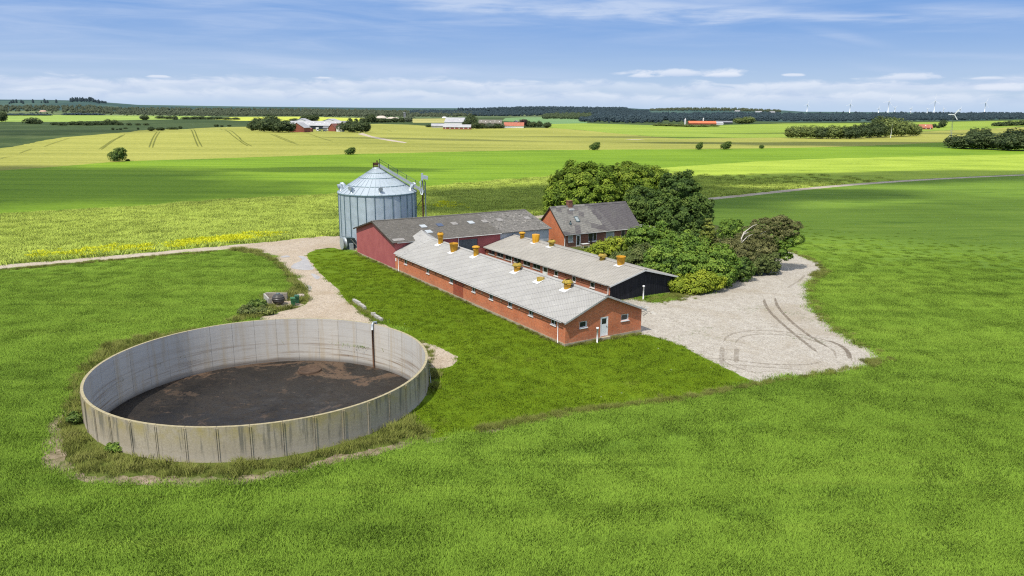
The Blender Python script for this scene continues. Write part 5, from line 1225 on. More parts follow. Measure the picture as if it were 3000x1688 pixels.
# ------------------------------------------------------------------ scattering (crop, grass, woods: what nobody could count)
def proto_col(name, meshes):
    c = bpy.data.collections.new(name)
    for i, me in enumerate(meshes):
        o = bpy.data.objects.new('%s_%02d' % (name, i), me); c.objects.link(o)
    return c
def scatter(name, label, cat, pts, rz, sc, ix, col):
    me = bpy.data.meshes.new(name); me.vertices.add(len(pts)); me.vertices.foreach_set('co', np.asarray(pts, np.float32).ravel())
    for nm, a in (('rz', rz), ('sc', sc)): me.attributes.new(nm, 'FLOAT', 'POINT').data.foreach_set('value', np.asarray(a, np.float32))
    me.attributes.new('ix', 'INT', 'POINT').data.foreach_set('value', np.asarray(ix, np.int32)); me.update()
    o = link(name, me); tag(o, label, cat, kind='stuff')
    ng = bpy.data.node_groups.new(name, 'GeometryNodeTree'); ng.interface.new_socket('Geometry', in_out='INPUT', socket_type='NodeSocketGeometry'); ng.interface.new_socket('Geometry', in_out='OUTPUT', socket_type='NodeSocketGeometry')
    N = ng.nodes; gi, go = N.new('NodeGroupInput'), N.new('NodeGroupOutput'); ci = N.new('GeometryNodeCollectionInfo'); ci.inputs['Collection'].default_value = col; ci.inputs['Separate Children'].default_value = True; ci.inputs['Reset Children'].default_value = True
    ip = N.new('GeometryNodeInstanceOnPoints'); ip.inputs['Pick Instance'].default_value = True
    def na(nm, t): q = N.new('GeometryNodeInputNamedAttribute'); q.data_type = t; q.inputs[0].default_value = nm; return q.outputs[0]
    cx = N.new('ShaderNodeCombineXYZ'); ng.links.new(na('rz', 'FLOAT'), cx.inputs[2]); er = N.new('FunctionNodeEulerToRotation'); ng.links.new(cx.outputs[0], er.inputs[0])
    ng.links.new(gi.outputs[0], ip.inputs['Points']); ng.links.new(ci.outputs[0], ip.inputs['Instance']); ng.links.new(na('ix', 'INT'), ip.inputs['Instance Index']); ng.links.new(er.outputs[0], ip.inputs['Rotation']); ng.links.new(na('sc', 'FLOAT'), ip.inputs['Scale']); ng.links.new(ip.outputs[0], go.inputs[0])
    o.modifiers.new('scatter', 'NODES').node_group = ng
    return o
def blades(name, n, size, h, w, lean, seed, m, curve=.35):
    rg = np.random.default_rng(seed); x, y = np.clip(rg.normal(0, size * .36, (2, n)), -size, size); H = h * rg.uniform(.65, 1.2, n); a = rg.uniform(0, 6.28, n); la = rg.normal(.4, 1.1, n)
    dx, dy = np.cos(la) * lean * H, np.sin(la) * lean * H; wx, wy = np.cos(a) * w / 2, np.sin(a) * w / 2; z0 = np.zeros(n)
    A = np.stack([x - wx, y - wy, z0], 1); B_ = np.stack([x + wx, y + wy, z0], 1); C = np.stack([x + wx * .8 + dx * curve, y + wy * .8 + dy * curve, H * .62], 1); D = np.stack([x - wx * .8 + dx * curve, y - wy * .8 + dy * curve, H * .62], 1); E_ = np.stack([x + dx, y + dy, H], 1)
    V = np.stack([A, B_, C, D, E_, E_ + [.0, .0, -.002]], 1).reshape(-1, 3); i = np.arange(n)[:, None] * 6
    Fq = np.vstack([i + [0, 1, 2, 3], i + [3, 2, 4, 5]]); t = np.repeat(rg.uniform(0, 1, n), 6)
    return mesh_np(name, V, Fq, {'tint': ('POINT', t)}, mats=[m])
def blade_mat(name, dark, mid, light, trans=.25, **kw):
    ex = kw.pop('extra', None)
    def fn(n):
        c, f, s = veg_color(n, dark, mid, light, **kw)
        if ex: c = ex(n, c, f, s)
        t = n.attr('tint'); c = n.mix(n.rng(t, 0, 1, 0, .25), c, tuple(q * 1.5 for q in light)); c = n.mix(n.rng(t, .35, 0, 0, .3), c, tuple(q * .7 for q in dark))
        nn = n.vmath('NORMALIZE', n.vmath('ADD', n.vmath('MULTIPLY', n.node('ShaderNodeNewGeometry').outputs['Normal'], (.5, .5, .5)), (0, 0, .9)))
        n.out(c, .6, nn, spec=.12, translucent=trans)
    return mat(name, fn)
def sample(poly_names, n_per_m2, rmax, rmin=20, fade=None, seed=0, margin=420, box=None):
    rg = np.random.default_rng(seed); x0, x1, y0, y1 = box; st = n_per_m2 ** -.5
    gx, gy = np.meshgrid(np.arange(x0, x1, st), np.arange(y0, y1, st)); P = np.stack([gx.ravel(), gy.ravel()], 1); P = P + rg.uniform(-.5, .5, P.shape) * st; n = len(P); r = np.hypot(P[:, 0], P[:, 1]); k = (r < rmax) & (r > rmin)
    px, py = proj(np.column_stack([P, np.zeros(n)])); k &= (px > -margin) & (px < 3000 + margin) & (py < 1688 + margin) & (py > 200)
    if fade: k &= rg.uniform(0, 1, n) > sstep(fade[0], fade[1], r)
    P = P[k]; P = P[np.hypot(P[:, 0] - tank_c[0], P[:, 1] - tank_c[1]) > TANK_R + .45]; c = classify(P); ids = [RI[q] for q in poly_names]
    return P[np.isin(c, ids)], rg
def put(P): return np.column_stack([P, hgt(P[:, 0], P[:, 1])])
K = lambda d, k: {a: (tuple(q * k for q in b) if a in ('dark', 'mid', 'light') else b) for a, b in d.items()}
M_cropblade = blade_mat('crop_blades', extra=crop_extra, **K(CROP, 1.85))
pc = proto_col('crop_tuft', [blades('crop_tuft', 720, 1.6, .22, .036, .6, s, M_cropblade) for s in range(5)])
P, rg = sample(['crop_field'], .88, 185, 24, (110, 185), 31, box=(-150, 170, 20, 180))
CS = rg.uniform(.85, 1.15, len(P)) * (1 - .72 * sstep(105, 182, np.hypot(P[:, 0], P[:, 1])))
for ln, wd, k_ in (([(1180, 1452), (1440, 1392), (1600, 1355), (1800, 1312), (2020, 1268), (2280, 1222)], .45, .25), ([(1700, 1600), (2200, 1510), (2700, 1420), (3200, 1350)], .4, .45), ([(-100, 1010), (150, 985), (330, 950), (480, 905)], .5, .45), ([(2450, 830), (2560, 780), (2700, 745), (3100, 700)], .6, .4), ([(100, 860), (350, 845), (600, 835), (780, 800)], .5, .5), ([(0, 1560), (300, 1500), (700, 1450), (1000, 1420)], .4, .5)):
    L_ = smooth_line(W2(ln), 2); dm = np.full(len(P), 1e9)
    for a_, b_ in zip(L_[:-1], L_[1:]):
        ab = b_ - a_; tt = np.clip(((P - a_) @ ab) / (ab @ ab), 0, 1); dm = np.minimum(dm, np.hypot(*((P - a_ - tt[:, None] * ab).T)))
    CS *= 1 - (1 - k_) * (1 - sstep(wd * .6, wd * 1.6, dm))
scatter('cereal_crop', 'green young cereal crop covering the field around the farm', 'crop', put(P) - [0, 0, .02], rg.uniform(0, 6.28, len(P)), CS, rg.integers(0, 5, len(P)), pc)
M_lawnblade = blade_mat('lawn_blades', (.105, .175, .006), (.145, .232, .008), (.205, .295, .014), big=.09, streak=(.2, .5), fine=2.2, wts=(.3, .15, .55), extra=lawn_extra)
pc = proto_col('lawn_tuft', [blades('lawn_tuft', 170, .9, .09, .04, .6, 40 + s, M_lawnblade) for s in range(4)])
P, rg = sample(['lawn', 'garden'], 1.8, 150, 24, (90, 150), 32, box=(-60, 60, 40, 150))
scatter('lawn_tuft', 'short mown grass of the lawn between the slurry tank and the barns', 'grass', put(P), rg.uniform(0, 6.28, len(P)), rg.uniform(.7, 1.3, len(P)), rg.integers(0, 4, len(P)), pc)
M_weedblade = blade_mat('weed_blades', (.095, .125, .02), (.18, .21, .04), (.29, .29, .09), big=.3, streak=(.3, .5), fine=2.5, wts=(.4, .2, .4))
pc = proto_col('weed_tuft', [blades('weed_tuft', 90, .8, .45, .035, .7, 60 + s, M_weedblade) for s in range(5)])
P, rg = sample(['rough_grass', 'verge'], 2.4, 170, 24, None, 33, box=(-70, 60, 30, 160))
# tufts along the kerbs, crop edges, gable and gravel rims
ex = []
def along(pts, w, n, seed, closed=False):
    L = W2(pts); rg = np.random.default_rng(seed); seg = np.linalg.norm(np.diff(L, axis=0), axis=1); t = rg.uniform(0, seg.sum(), n); cs = np.concatenate([[0], np.cumsum(seg)])
    i = np.clip(np.searchsorted(cs, t) - 1, 0, len(seg) - 1); f = ((t - cs[i]) / seg[i])[:, None]; ex.append(L[i] * (1 - f) + L[i + 1] * f + rg.normal(0, w, (n, 2)))
along([(1400, 1261), (1689, 1206), (1981, 1171), (2215, 1130)], .25, 300, 1); along([(2190, 1118), (2215, 1130), (2264, 1121), (2333, 1106), (2464, 1090), (2547, 1077)], .3, 40, 2); along([(2547, 1077), (2588, 1066), (2600, 1047), (2567, 1033), (2498, 995), (2409, 930), (2372, 864), (2379, 826), (2417, 795), (2391, 766), (2319, 738), (2278, 729)], .35, 240, 3)
along([(1905, 885), (1940, 880), (1990, 868), (2030, 860)], .7, 130, 4); along([(2560, 1066), (2540, 1060), (2590, 1060)], .4, 40, 5); along([(1030, 882), (1060, 905), (1075, 918), (1100, 930), (1120, 943)], .3, 40, 6); along([(1040, 742), (1160, 795), (1400, 902), (1640, 1010)], .12, 170, 7); along([(1660, 1016), (1878, 978)], .12, 50, 8)
along([(2400, 812), (2415, 797), (2385, 812)], .5, 60, 9); along([(0, 792), (248, 771), (497, 749), (640, 737)], .35, 260, 10); along([(1225, 1000), (1255, 1030), (1262, 1100), (1240, 1150), (1210, 1200)], .3, 45, 11)
E1 = np.vstack(ex); cl = classify(E1); E1 = E1[np.hypot(E1[:, 0] - tank_c[0], E1[:, 1] - tank_c[1]) > TANK_R + .35]
P = np.vstack([P, E1]); n = len(P); sc = np.where(np.arange(n) < n - len(E1), rg.uniform(.5, 1.25, n), rg.uniform(.3, .8, n))
scatter('weeds', 'tall khaki weeds and grass around the slurry tank and along the edges of the field', 'weeds', put(P) - [0, 0, .02], rg.uniform(0, 6.28, n), sc, rg.integers(0, 5, n), pc)
# rape along the road, with a yellow flowering strip
M_rapeblade = blade_mat('rape_stems', (.33, .43, .07), (.45, .56, .095), (.53, .62, .125), rowdir=R(8), big=.03, streak=(.02, .14), fine=.7)
pc = proto_col('rape_tuft', [blades('rape_tuft', 190, 2.0, .6, .10, .6, 80 + s, M_rapeblade) for s in range(4)])
P, rg = sample(['rape_field'], .45, 330, 60, (190, 330), 34, 250, box=(-220, 260, 100, 330))
scatter('rape_crop', 'tall pale green rape crop beyond the farm road', 'crop', put(P) - [0, 0, .05], rg.uniform(0, 6.28, len(P)), rg.uniform(.75, 1.2, len(P)), rg.integers(0, 4, len(P)), pc)
def flower_fn(n): n.out(n.mix(n.attr('tint'), (.60, .60, .015), (.80, .82, .03)), .6, spec=.2, translucent=.2)
M_flower = mat('rape_flowers', flower_fn)
pc = proto_col('flower_head', [blades('flower_head', 26, 1.4, .30, .13, .8, 90 + s, M_flower) for s in range(3)])
L = W2([(490, 727), (560, 716), (640, 707), (720, 699), (800, 692)]); rg = np.random.default_rng(35); n = 260; t = rg.beta(2, 2, n) * (len(L) - 1); i = t.astype(int).clip(0, len(L) - 2); f = (t - i)[:, None]
P = L[i] * (1 - f) + L[i + 1] * f + rg.normal(0, 1, (n, 2)) * [1.5, 2.2]
L2_ = W2([(90, 755), (300, 738), (420, 728)]); m = 90; t = rg.uniform(0, 2, m); i = t.astype(int).clip(0, 1); f = (t - i)[:, None]; P = np.vstack([P, L2_[i] * (1 - f) + L2_[i + 1] * f + rg.normal(0, 2.2, (m, 2))])
L2_ = W2([(1240, 606), (1300, 600), (1340, 612)]); m = 40; t = rg.uniform(0, 2, m); i = t.astype(int).clip(0, 1); f = (t - i)[:, None]; P = np.vstack([P, L2_[i] * (1 - f) + L2_[i + 1] * f + rg.normal(0, 2.5, (m, 2))])
c = classify(P); P = P[c == RI['rape_field']]; n = len(P)
scatter('rape_flowers', 'yellow flowering strip at the edge of the rape crop', 'flowers', put(P) + [0, 0, .42], rg.uniform(0, 6.28, n), rg.uniform(.6, 1.2, n), rg.integers(0, 3, n), pc)

# ------------------------------------------------------------------ trees of the open land
for k_, c_ in {'hazeblue': ((.036, .066, .088), (.062, .102, .122), (.105, .152, .150)), 'hazeolive': ((.070, .098, .065), (.125, .155, .092), (.21, .24, .14)), 'farlightwood': ((.06, .09, .045), (.10, .14, .065), (.15, .19, .09)), 'farplum': ((.035, .018, .022), (.06, .03, .035), (.09, .05, .05))}.items():  # distance haze is put into the blue and olive leaf colours
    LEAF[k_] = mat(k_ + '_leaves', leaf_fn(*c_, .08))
def crown_shape(shape, seed):
    if shape == 'round': return [(0, 0, 2.6, 2.0, 2.0, 1.9), (-1.0, .2, 2.0, 1.5, 1.5, 1.5), (1.1, -.2, 2.1, 1.5, 1.5, 1.5)]
    if shape == 'wind': return [(-.9, 0, 1.7, 1.5, 1.5, 1.5), (.3, 0, 2.6, 1.6, 1.5, 1.6), (1.2, 0, 3.5, 1.2, 1.2, 1.1), (1.1, .2, 1.8, 1.2, 1.2, 1.3)]
    if shape == 'low': return [(-1.2, 0, 1.0, 1.5, 1.3, 1.1), (.8, .1, 1.2, 1.6, 1.4, 1.3), (2.0, 0, .8, 1.1, 1.1, .9)]
    return [(0, 0, 1.2, 1.3, 1.3, 1.0), (0, 0, 2.4, 1.0, 1.0, 1.1), (0, 0, 3.6, .6, .6, 1.1)]
FARM = {}
def far_mesh(shape, kind):
    key = (shape, kind)
    if key not in FARM:
        me = foliage('far_tree_%s' % shape, crown_shape(shape, 0), .62, 16, .34, len(FARM) + 50, LEAF[kind], .25, .86, .8)
        FARM[key] = me
    return FARM[key]
FTRUNK = MB().tube([(0, 0, -.3), (0, 0, 1.3)], [.16, .12], 6).mesh('far_trunk'); FTRUNK.materials.append(M_bark)
def far_tree(px, py, wpx, hpx, label, kind='far', shape='round', group=None, name='tree', parts=False, cat=None, seed=None):
    p = G(px, py); k = ppm(p); w, h = wpx / k, hpx / k
    dims = {'round': (4.8, 4.4), 'wind': (4.6, 4.5), 'low': (5.3, 2.6), 'cone': (2.6, 4.6)}[shape]
    sx, sz = w / dims[0], h / dims[1]
    s_ = (hash((round(px), round(py))) % 628) / 100 if shape in ('round', 'cone') else 0
    me = far_mesh(shape, kind)
    if parts:
        o = thing(name, label, cat or 'tree', p, s_, group); c = link('crown', me, o); c.scale = (sx, sx, sz); t = link('trunk', FTRUNK, o); t.scale = (sx, sx, sz)
    else:
        o = link(name, me, None, p, s_); o.scale = (sx, sx, sz); tag(o, label, cat or 'tree', group)
    return o
gl = 'lone trees along the field boundary'
far_tree(346, 473, 44, 38, 'largest lone tree on the field boundary, leaning to the right', 'darktree', 'wind', gl, 'field_tree', True)
far_tree(1026, 453, 27, 20, 'lone windswept tree on the field boundary directly above the silo', 'darktree', 'wind', gl, 'field_tree', True)
far_tree(1742, 440, 27, 22, 'lone field boundary tree beyond the sycamores, left of the pair', 'darktree', 'wind', gl, 'field_tree', True)
far_tree(2048, 439, 18, 21, 'narrow lone field boundary tree, slimmer one of the pair', 'darktree', 'wind', gl, 'field_tree', True)
far_tree(2126, 438, 27, 22, 'bushy lone field boundary tree, broader one of the pair', 'darktree', 'wind', gl, 'field_tree', True)
far_tree(2231, 436, 13, 11, 'smallest lone tree on the field boundary, a low round one', 'darktree', 'round', gl, 'field_tree', True)
far_tree(374, 472, 12, 6, 'tiny shrub on the boundary right beside the largest lone tree', 'darktree', 'low', None, 'shrub', cat='shrub')
ORD = 'first second third fourth fifth sixth seventh eighth ninth tenth eleventh twelfth thirteenth fourteenth fifteenth sixteenth seventeenth eighteenth nineteenth twentieth'.split()
def row(items, what, name='tree', cat=None, group=None, kind='far', shape='round'):
    for i, it in enumerate(items):
        px, py, w, h = it[:4]; kd = it[4] if len(it) > 4 else kind; sh = it[5] if len(it) > 5 else shape
        far_tree(px, py, w, h, what.replace('#', ORD[i]), kd, sh, group, name, cat=cat)
row([(752, 384, 50, 30), (785, 387, 60, 36, 'far'), (822, 388, 60, 32), (850, 388, 36, 26), (797, 378, 44, 38), (760, 374, 40, 26)], '# tree in the dark clump left of the white-roofed farm', 'farm_tree', 'tree', 'dark clump left of the far farm')
row([(1003, 386, 40, 24), (1028, 388, 46, 30), (1055, 389, 50, 30), (1074, 387, 26, 26), (1026, 378, 22, 28, 'far', 'cone'), (1044, 377, 16, 26, 'far', 'cone')], '# tree in the dark clump right of the white-roofed farm', 'farm_tree', 'tree', 'dark clump right of the far farm')
row([(895, 357, 30, 18), (918, 357, 32, 19), (862, 357, 28, 9, 'far', 'low')], '# tree showing behind the white farm roofs', 'farm_tree', 'tree', 'trees behind the white farm roofs')
row([(1062, 361, 16, 14), (1074, 361, 18, 16), (1087, 361, 25, 24), (1103, 360, 22, 13), (1122, 360, 26, 12), (1140, 359, 20, 10), (1158, 359, 22, 13), (1178, 359, 20, 13), (1197, 359, 24, 18, 'hazeolive')], '# tree in the row between the two far farms', 'row_tree', 'tree', 'row of trees between the two far farms')
row([(1380, 372, 38, 32), (1368, 370, 24, 16), (1392, 378, 30, 18), (1412, 377, 26, 14, 'far', 'low'), (1434, 377, 28, 15, 'hazeolive'), (1455, 377, 26, 14, 'far'), (1470, 377, 18, 13, 'hazeolive')], '# tree in front of the olive-roofed farm barn', 'farm_tree', 'tree', 'trees in front of the second far farm')
far_tree(1528, 373, 26, 22, 'dark purple windswept tree by the red tiled farmhouse', 'farplum', 'wind', None, 'copper_beech', cat='tree')
row([(1548, 373, 16, 18), (1561, 374, 20, 16), (1580, 373, 16, 17), (1603, 375, 26, 15)], '# round tree right of the red tiled farmhouse', 'farm_tree', 'tree', 'round trees right of the red tiled farmhouse')
far_tree(1255, 373, 14, 7, 'small dark bush at the low left end of the second far farm', 'far', 'low', None, 'shrub', cat='shrub')
row([(2322, 405, 44, 32, 'farlight'), (2352, 405, 44, 33, 'farlight'), (2384, 406, 48, 34, 'farlight'), (2412, 407, 44, 32), (2440, 407, 50, 36, 'farlight'), (2472, 407, 46, 33), (2500, 407, 50, 36), (2530, 405, 46, 40), (2562, 404, 56, 44), (2595, 402, 52, 50, 'farlight'), (2628, 400, 50, 47, 'farlight'), (2655, 399, 46, 40, 'farlight'), (2680, 398, 36, 30, 'farlight'), (2575, 392, 50, 46, 'farlight'), (2610, 390, 50, 42, 'farlight')],
    '# tree of the long wood strip in the right-hand fields', 'wood_tree', 'tree', 'wood strip in the right-hand fields')
row([(2805, 434, 66, 34), (2842, 437, 78, 40), (2880, 437, 80, 45), (2922, 439, 80, 42), (2958, 441, 84, 48), (3000, 442, 84, 46), (3045, 441, 84, 46), (2848, 413, 34, 34, 'far'), (2886, 415, 36, 36, 'far'), (2975, 424, 70, 42)], '# tree of the dark clump at the right edge of the fields', 'clump_tree', 'tree', 'dark clump at the right edge')
row([(2736, 375, 14, 11), (2760, 374, 24, 20), (2748, 376, 14, 8)], '# tree beside the red roofed house at the right', 'farm_tree', 'tree', 'trees beside the small red roofed house')
row([(2925, 370, 36, 11), (2955, 369, 40, 13), (2990, 368, 44, 13)], '# shrub of the hedge under the right horizon', 'shrub', 'shrub', 'hedge under the right horizon', 'far', 'low')
row([(2165, 363, 34, 16), (2190, 363, 42, 19)], '# rounded light green tree beside the orange-roofed farm', 'farm_tree', 'tree', 'light green trees beside the orange-roofed farm', 'farlight', 'round')
row([(1930, 369, 34, 7), (1960, 370, 36, 8), (1990, 371, 36, 8), (2020, 372, 36, 7), (2055, 372, 36, 7), (2085, 371, 34, 6)], '# shrub of the low hedge below the orange-roofed farm', 'shrub', 'shrub', 'low hedge below the orange-roofed farm', 'farlight', 'low')
far_tree(8, 357, 28, 28, 'dark tree at the left edge of the bright meadow', 'far', 'round', None, 'valley_tree')
far_tree(95, 363, 46, 16, 'broad dark thicket alone in the left valley', 'far', 'low', None, 'thicket', cat='thicket')
row([(160, 367, 22, 8), (182, 368, 24, 9), (212, 367, 26, 10), (235, 367, 26, 11), (258, 368, 26, 11), (282, 367, 24, 11), (300, 367, 20, 10), (316, 366, 22, 15), (335, 366, 24, 13), (350, 367, 20, 8)], '# shrub of the long dark hedge in the left valley', 'shrub', 'shrub', 'long dark hedge in the left valley', 'far', 'low')
row([(378, 367.5, 14, 7), (404, 367.5, 14, 6), (428, 367.5, 15, 6)], '# of three small shrubs trailing the dark valley hedge', 'shrub', 'shrub', 'three shrubs trailing the valley hedge', 'far', 'low')
far_tree(424, 352.5, 26, 14, 'round dark bush on the bright meadow beside a small white house', 'far', 'round', None, 'bush', cat='bush')
row([(331, 381, 9, 6), (343, 381, 6, 3), (353, 381, 8, 5), (367, 378, 12, 4, 'far', 'low'), (405, 380.5, 7, 6)], '# of the little shrubs scattered in the dark valley pasture', 'shrub', 'shrub', 'little shrubs in the valley pasture')
row([(443, 384, 21, 11), (470, 383, 22, 9), (505, 380, 30, 7, 'far', 'low'), (529, 378, 11, 8)], '# dark shrub just behind the crest of the tramlined field', 'shrub', 'shrub', 'shrubs behind the crest of the tramlined field')
row([(634, 372, 13, 7), (650, 372, 10, 5), (672, 371, 12, 5)], '# small shrub left of the far farm, on the field crest', 'shrub', 'shrub', 'shrubs left of the far farm')
row([(470, 348, 26, 8), (495, 349, 26, 8), (513, 351, 14, 11), (545, 350, 26, 7), (570, 350, 24, 8), (590, 350, 24, 9), (615, 350, 26, 7), (640, 350, 24, 7), (665, 351, 24, 6), (690, 351, 22, 6)], '# shrub of the hedge bordering the yellow meadow', 'shrub', 'shrub', 'hedge bordering the yellow meadow', 'far', 'low')
row([(25, 339, 36, 6), (55, 339, 36, 6), (85, 339, 36, 6), (115, 339, 36, 6), (138, 339, 24, 5)], '# tree of the left-hand belt behind the bright meadow', 'belt_tree', 'tree', 'left-hand belt behind the bright meadow', 'hazeblue', 'low')
row([(200, 338, 34, 6), (225, 338, 34, 7), (250, 338, 34, 6), (278, 338, 34, 6), (296, 338, 20, 4)], '# tree of the second belt behind the bright meadow', 'belt_tree', 'tree', 'second belt behind the bright meadow', 'hazeblue', 'low')
# woods far away that read as one mass
def wood(name, label, poly, n, hgt_m, kind, seed, jitter=.3, shape=('round', 'cone')):
    Q = W2(poly); rg = np.random.default_rng(seed); lo, hi = Q.min(0), Q.max(0); out = []
    got = 0
    for _ in range(60):
        p = rg.uniform(lo, hi, (n, 2)); p = p[inside(p, Q)]; out.append(p); got += len(p)
        if got > n: break
    P = np.vstack(out)[:n]; m = len(P)
    col = proto_col(name + '_tree', [far_mesh(s, kind) for s in shape])
    return scatter(name, label, 'wood', put(P), rg.uniform(0, 6.28, m), hgt_m / 4.4 * rg.uniform(.6, 1.3, m), rg.integers(0, len(shape), m), col)
wood('heath_woodland', 'olive and grey-green woodland stretching along the left horizon', [(-500, 326), (150, 328), (330, 334), (700, 340), (1000, 342), (1330, 343), (1420, 338), (1420, 333), (1000, 324), (500, 321), (300, 318), (-500, 312)], 4200, 10, 'hazeolive', 41)
wood('heath_scrub', 'scattered scrub on the heath behind the bright meadows', [(-300, 334), (150, 335), (560, 341), (1000, 344), (1300, 345), (1300, 340), (700, 336), (300, 332), (-300, 328)], 420, 6, 'hazeolive', 42, shape=('round', 'low'))
wood('blue_forest', 'dark blue-green forest belt below the wind turbines', [(1700, 358), (1830, 362), (2000, 358), (2300, 356), (2728, 354), (3000, 349), (3600, 348), (3600, 338), (3000, 337), (2300, 336), (2100, 337), (1900, 335), (1760, 333)], 5200, 12, 'hazeblue', 43)
wood('dark_forest', 'dark forest below the blue ridge in the middle of the horizon', [(1200, 339), (1480, 341), (1700, 338), (1900, 336), (1900, 329), (1500, 329), (1200, 329)], 2000, 12, 'hazeblue', 44)
wood('green_copse', 'lighter green wood right of the second far farm', [(1590, 349), (1730, 351), (1730, 338), (1640, 335), (1600, 341)], 380, 11, 'farlightwood', 45, shape=('round',))
wood('ridge_forest', 'blue wooded ridge in the middle of the horizon', [(1330, 325), (1480, 326), (1850, 328), (1830, 321.5), (1560, 319), (1480, 321)], 1500, 14, 'hazeblue', 46)
wood('plantation', 'dark blue plantation on the hill at the left horizon', [(10, 306), (310, 308), (322, 304), (200, 301.5), (20, 300.5)], 1400, 16, 'hazeblue', 47, shape=('cone',))
wood('hill_wood', 'green wooded hill left of the wind turbines', [(1900, 325), (2120, 326), (2290, 330), (2280, 326), (2100, 320.5), (1930, 322)], 500, 11, 'hazeolive', 48)
wood('horizon_wood', 'thin dark wood along the right horizon', [(2300, 333), (3000, 336), (3500, 338), (3500, 334), (2300, 330)], 1600, 11, 'hazeblue', 49)

# ------------------------------------------------------------------ far farms
M_fgrey = plain('far_grey_roof', (.40, .40, .41), .8, var=.2, scale=.15); M_fgrey2 = plain('far_dark_grey_roof', (.22, .225, .24), .8, var=.25, scale=.15); M_folive = plain('far_olive_roof', (.19, .175, .145), .85, var=.25, scale=.15)
M_fred = plain('far_red_brick', (.26, .085, .06), .9, var=.25, scale=.3); M_ftile = plain('red_tiles', (.42, .15, .10), .85, var=.25, scale=.3); M_forange = plain('orange_tiles', (.62, .17, .075), .8, var=.15, scale=.2); M_fbrown = plain('brown_red_roof', (.20, .085, .07), .85, var=.3, scale=.3)
M_fblue = plain('dark_blue_wall', (.025, .035, .055), .7); M_fwhite = plain('whitewash', (.72, .72, .70), .8, var=.08)
def far_building(name, label, px, py, L, Wd, he, hr, rot, wall, roof, cat='barn', wins=0, lights=0, chim=False, gate=None, group=None):
    p = G(px, py); t = thing(name, label, cat, p, R(rot), group); b = MB(); x0, x1, y0, y1 = -L / 2, L / 2, -Wd / 2, Wd / 2
    b.box(x0, y0, -2, x1, y1, he); b.hexa([(x0, y0, he), (x0, y1, he), (x0 + .01, 0, hr - .1)], [(x1, y0, he), (x1, y1, he), (x1 - .01, 0, hr - .1)]); b.build('wall', wall, t)
    r = MB(); k = (hr - he) / (Wd / 2); o = .5
    for s in (-1, 1):
        ye = s * (Wd / 2 + o); ze = he - o * k
        r.hexa([(x0 - o, ye, ze), (x1 + o, ye, ze), (x1 + o, 0, hr), (x0 - o, 0, hr)], [(x0 - o, ye, ze + .25), (x1 + o, ye, ze + .25), (x1 + o, 0, hr + .25), (x0 - o, 0, hr + .25)])
    rf = r.build('roof', roof, t)
    if chim: MB().box(L * .2, -.5, hr - .5, L * .2 + 1, .5, hr + 1.3).build('chimney', M_fred, rf)
    for i in range(lights):
        xx = x0 + L * (i + .5) / lights; yy = -Wd * .25 * (1 + .25 * ((i * 7) % 3 - 1)); zz = hr + k * yy * 1.0 + .30
        M = Matrix.Translation((xx, yy, zz)) @ Matrix.Rotation(math.atan(k), 4, 'X'); MB().box(-.7, -.6, 0, .7, .6, .06, 0, M).build('roof_light', M_fwhite, rf)
    for i in range(wins):
        xx = x0 + L * (i + .5) / wins; w = MB().box(xx - .75, y0 - .08, he * .35, xx + .75, y0 - .001, he * .8).build('window', M_fwhite, t)
    if gate: MB().box(x0 + L * gate[0], y0 - .10, 0, x0 + L * gate[1], y0 - .001, he * .9).build('gate', M_fblue, t)
    return t
far_building('long_barn', 'long grey barn of the far farm with a dark blue front and many roof lights', 928, 379, 62, 24, 4.6, 9.6, -2, M_fblue, M_fgrey, lights=14)
far_building('gabled_barn', 'red brick building whose gable faces us at the far farm', 880, 387, 20, 13.5, 4.2, 8.6, 88, M_fred, M_fgrey)
p = G(880, 387); 
far_building('lean_to', 'low red brick lean-to beside the gabled brick building', 903, 386, 8, 8, 2.6, 3.6, 0, M_fred, M_fbrown, 'shed', 1)
far_building('brick_stable', 'red brick stable with brown roof at the right of the far yard', 985, 385, 14, 10, 3.4, 8.2, 62, M_fred, M_fbrown)
far_building('white_garage', 'low grey garage with a white door in the far yard', 962, 383, 10, 7, 3.0, 4.4, 0, M_fgrey2, M_fgrey2, 'garage', 1)
far_building('dark_roofed_barn', 'dark grey roofed barn at the right end of the far farm', 1006, 376, 22, 18, 4.4, 9.2, -4, M_fred, M_fgrey2, lights=4)
far_building('rear_barn', 'pale barn roof rising behind the left part of the far farm', 888, 366, 20, 22, 6, 10.4, 84, M_fwhite, M_fgrey)
far_building('rear_barn', 'pale barn roof rising behind the right part of the far farm', 972, 366, 24, 24, 6, 10.0, 80, M_fwhite, M_fgrey)
tw = thing('gable_cottage', 'small cottage with a white gable among the dark trees of the far farm', 'house', G(997, 386), R(85))
MB().box(-4, -3, -1, 4, 3, 3).hexa([(-4, -3, 3), (-4, 3, 3), (-3.99, 0, 6.4)], [(4, -3, 3), (4, 3, 3), (3.99, 0, 6.4)]).build('wall', M_fwhite, tw); MB().hexa([(-4.3, -3.4, 2.7), (4.3, -3.4, 2.7), (4.3, 0, 6.5), (-4.3, 0, 6.5)], [(-4.3, -3.4, 3.0), (4.3, -3.4, 3.0), (4.3, 0, 6.8), (-4.3, 0, 6.8)]).hexa([(-4.3, 3.4, 2.7), (4.3, 3.4, 2.7), (4.3, 0, 6.5), (-4.3, 0, 6.5)], [(-4.3, 3.4, 3.0), (4.3, 3.4, 3.0), (4.3, 0, 6.8), (-4.3, 0, 6.8)]).build('roof', M_fgrey2, tw)
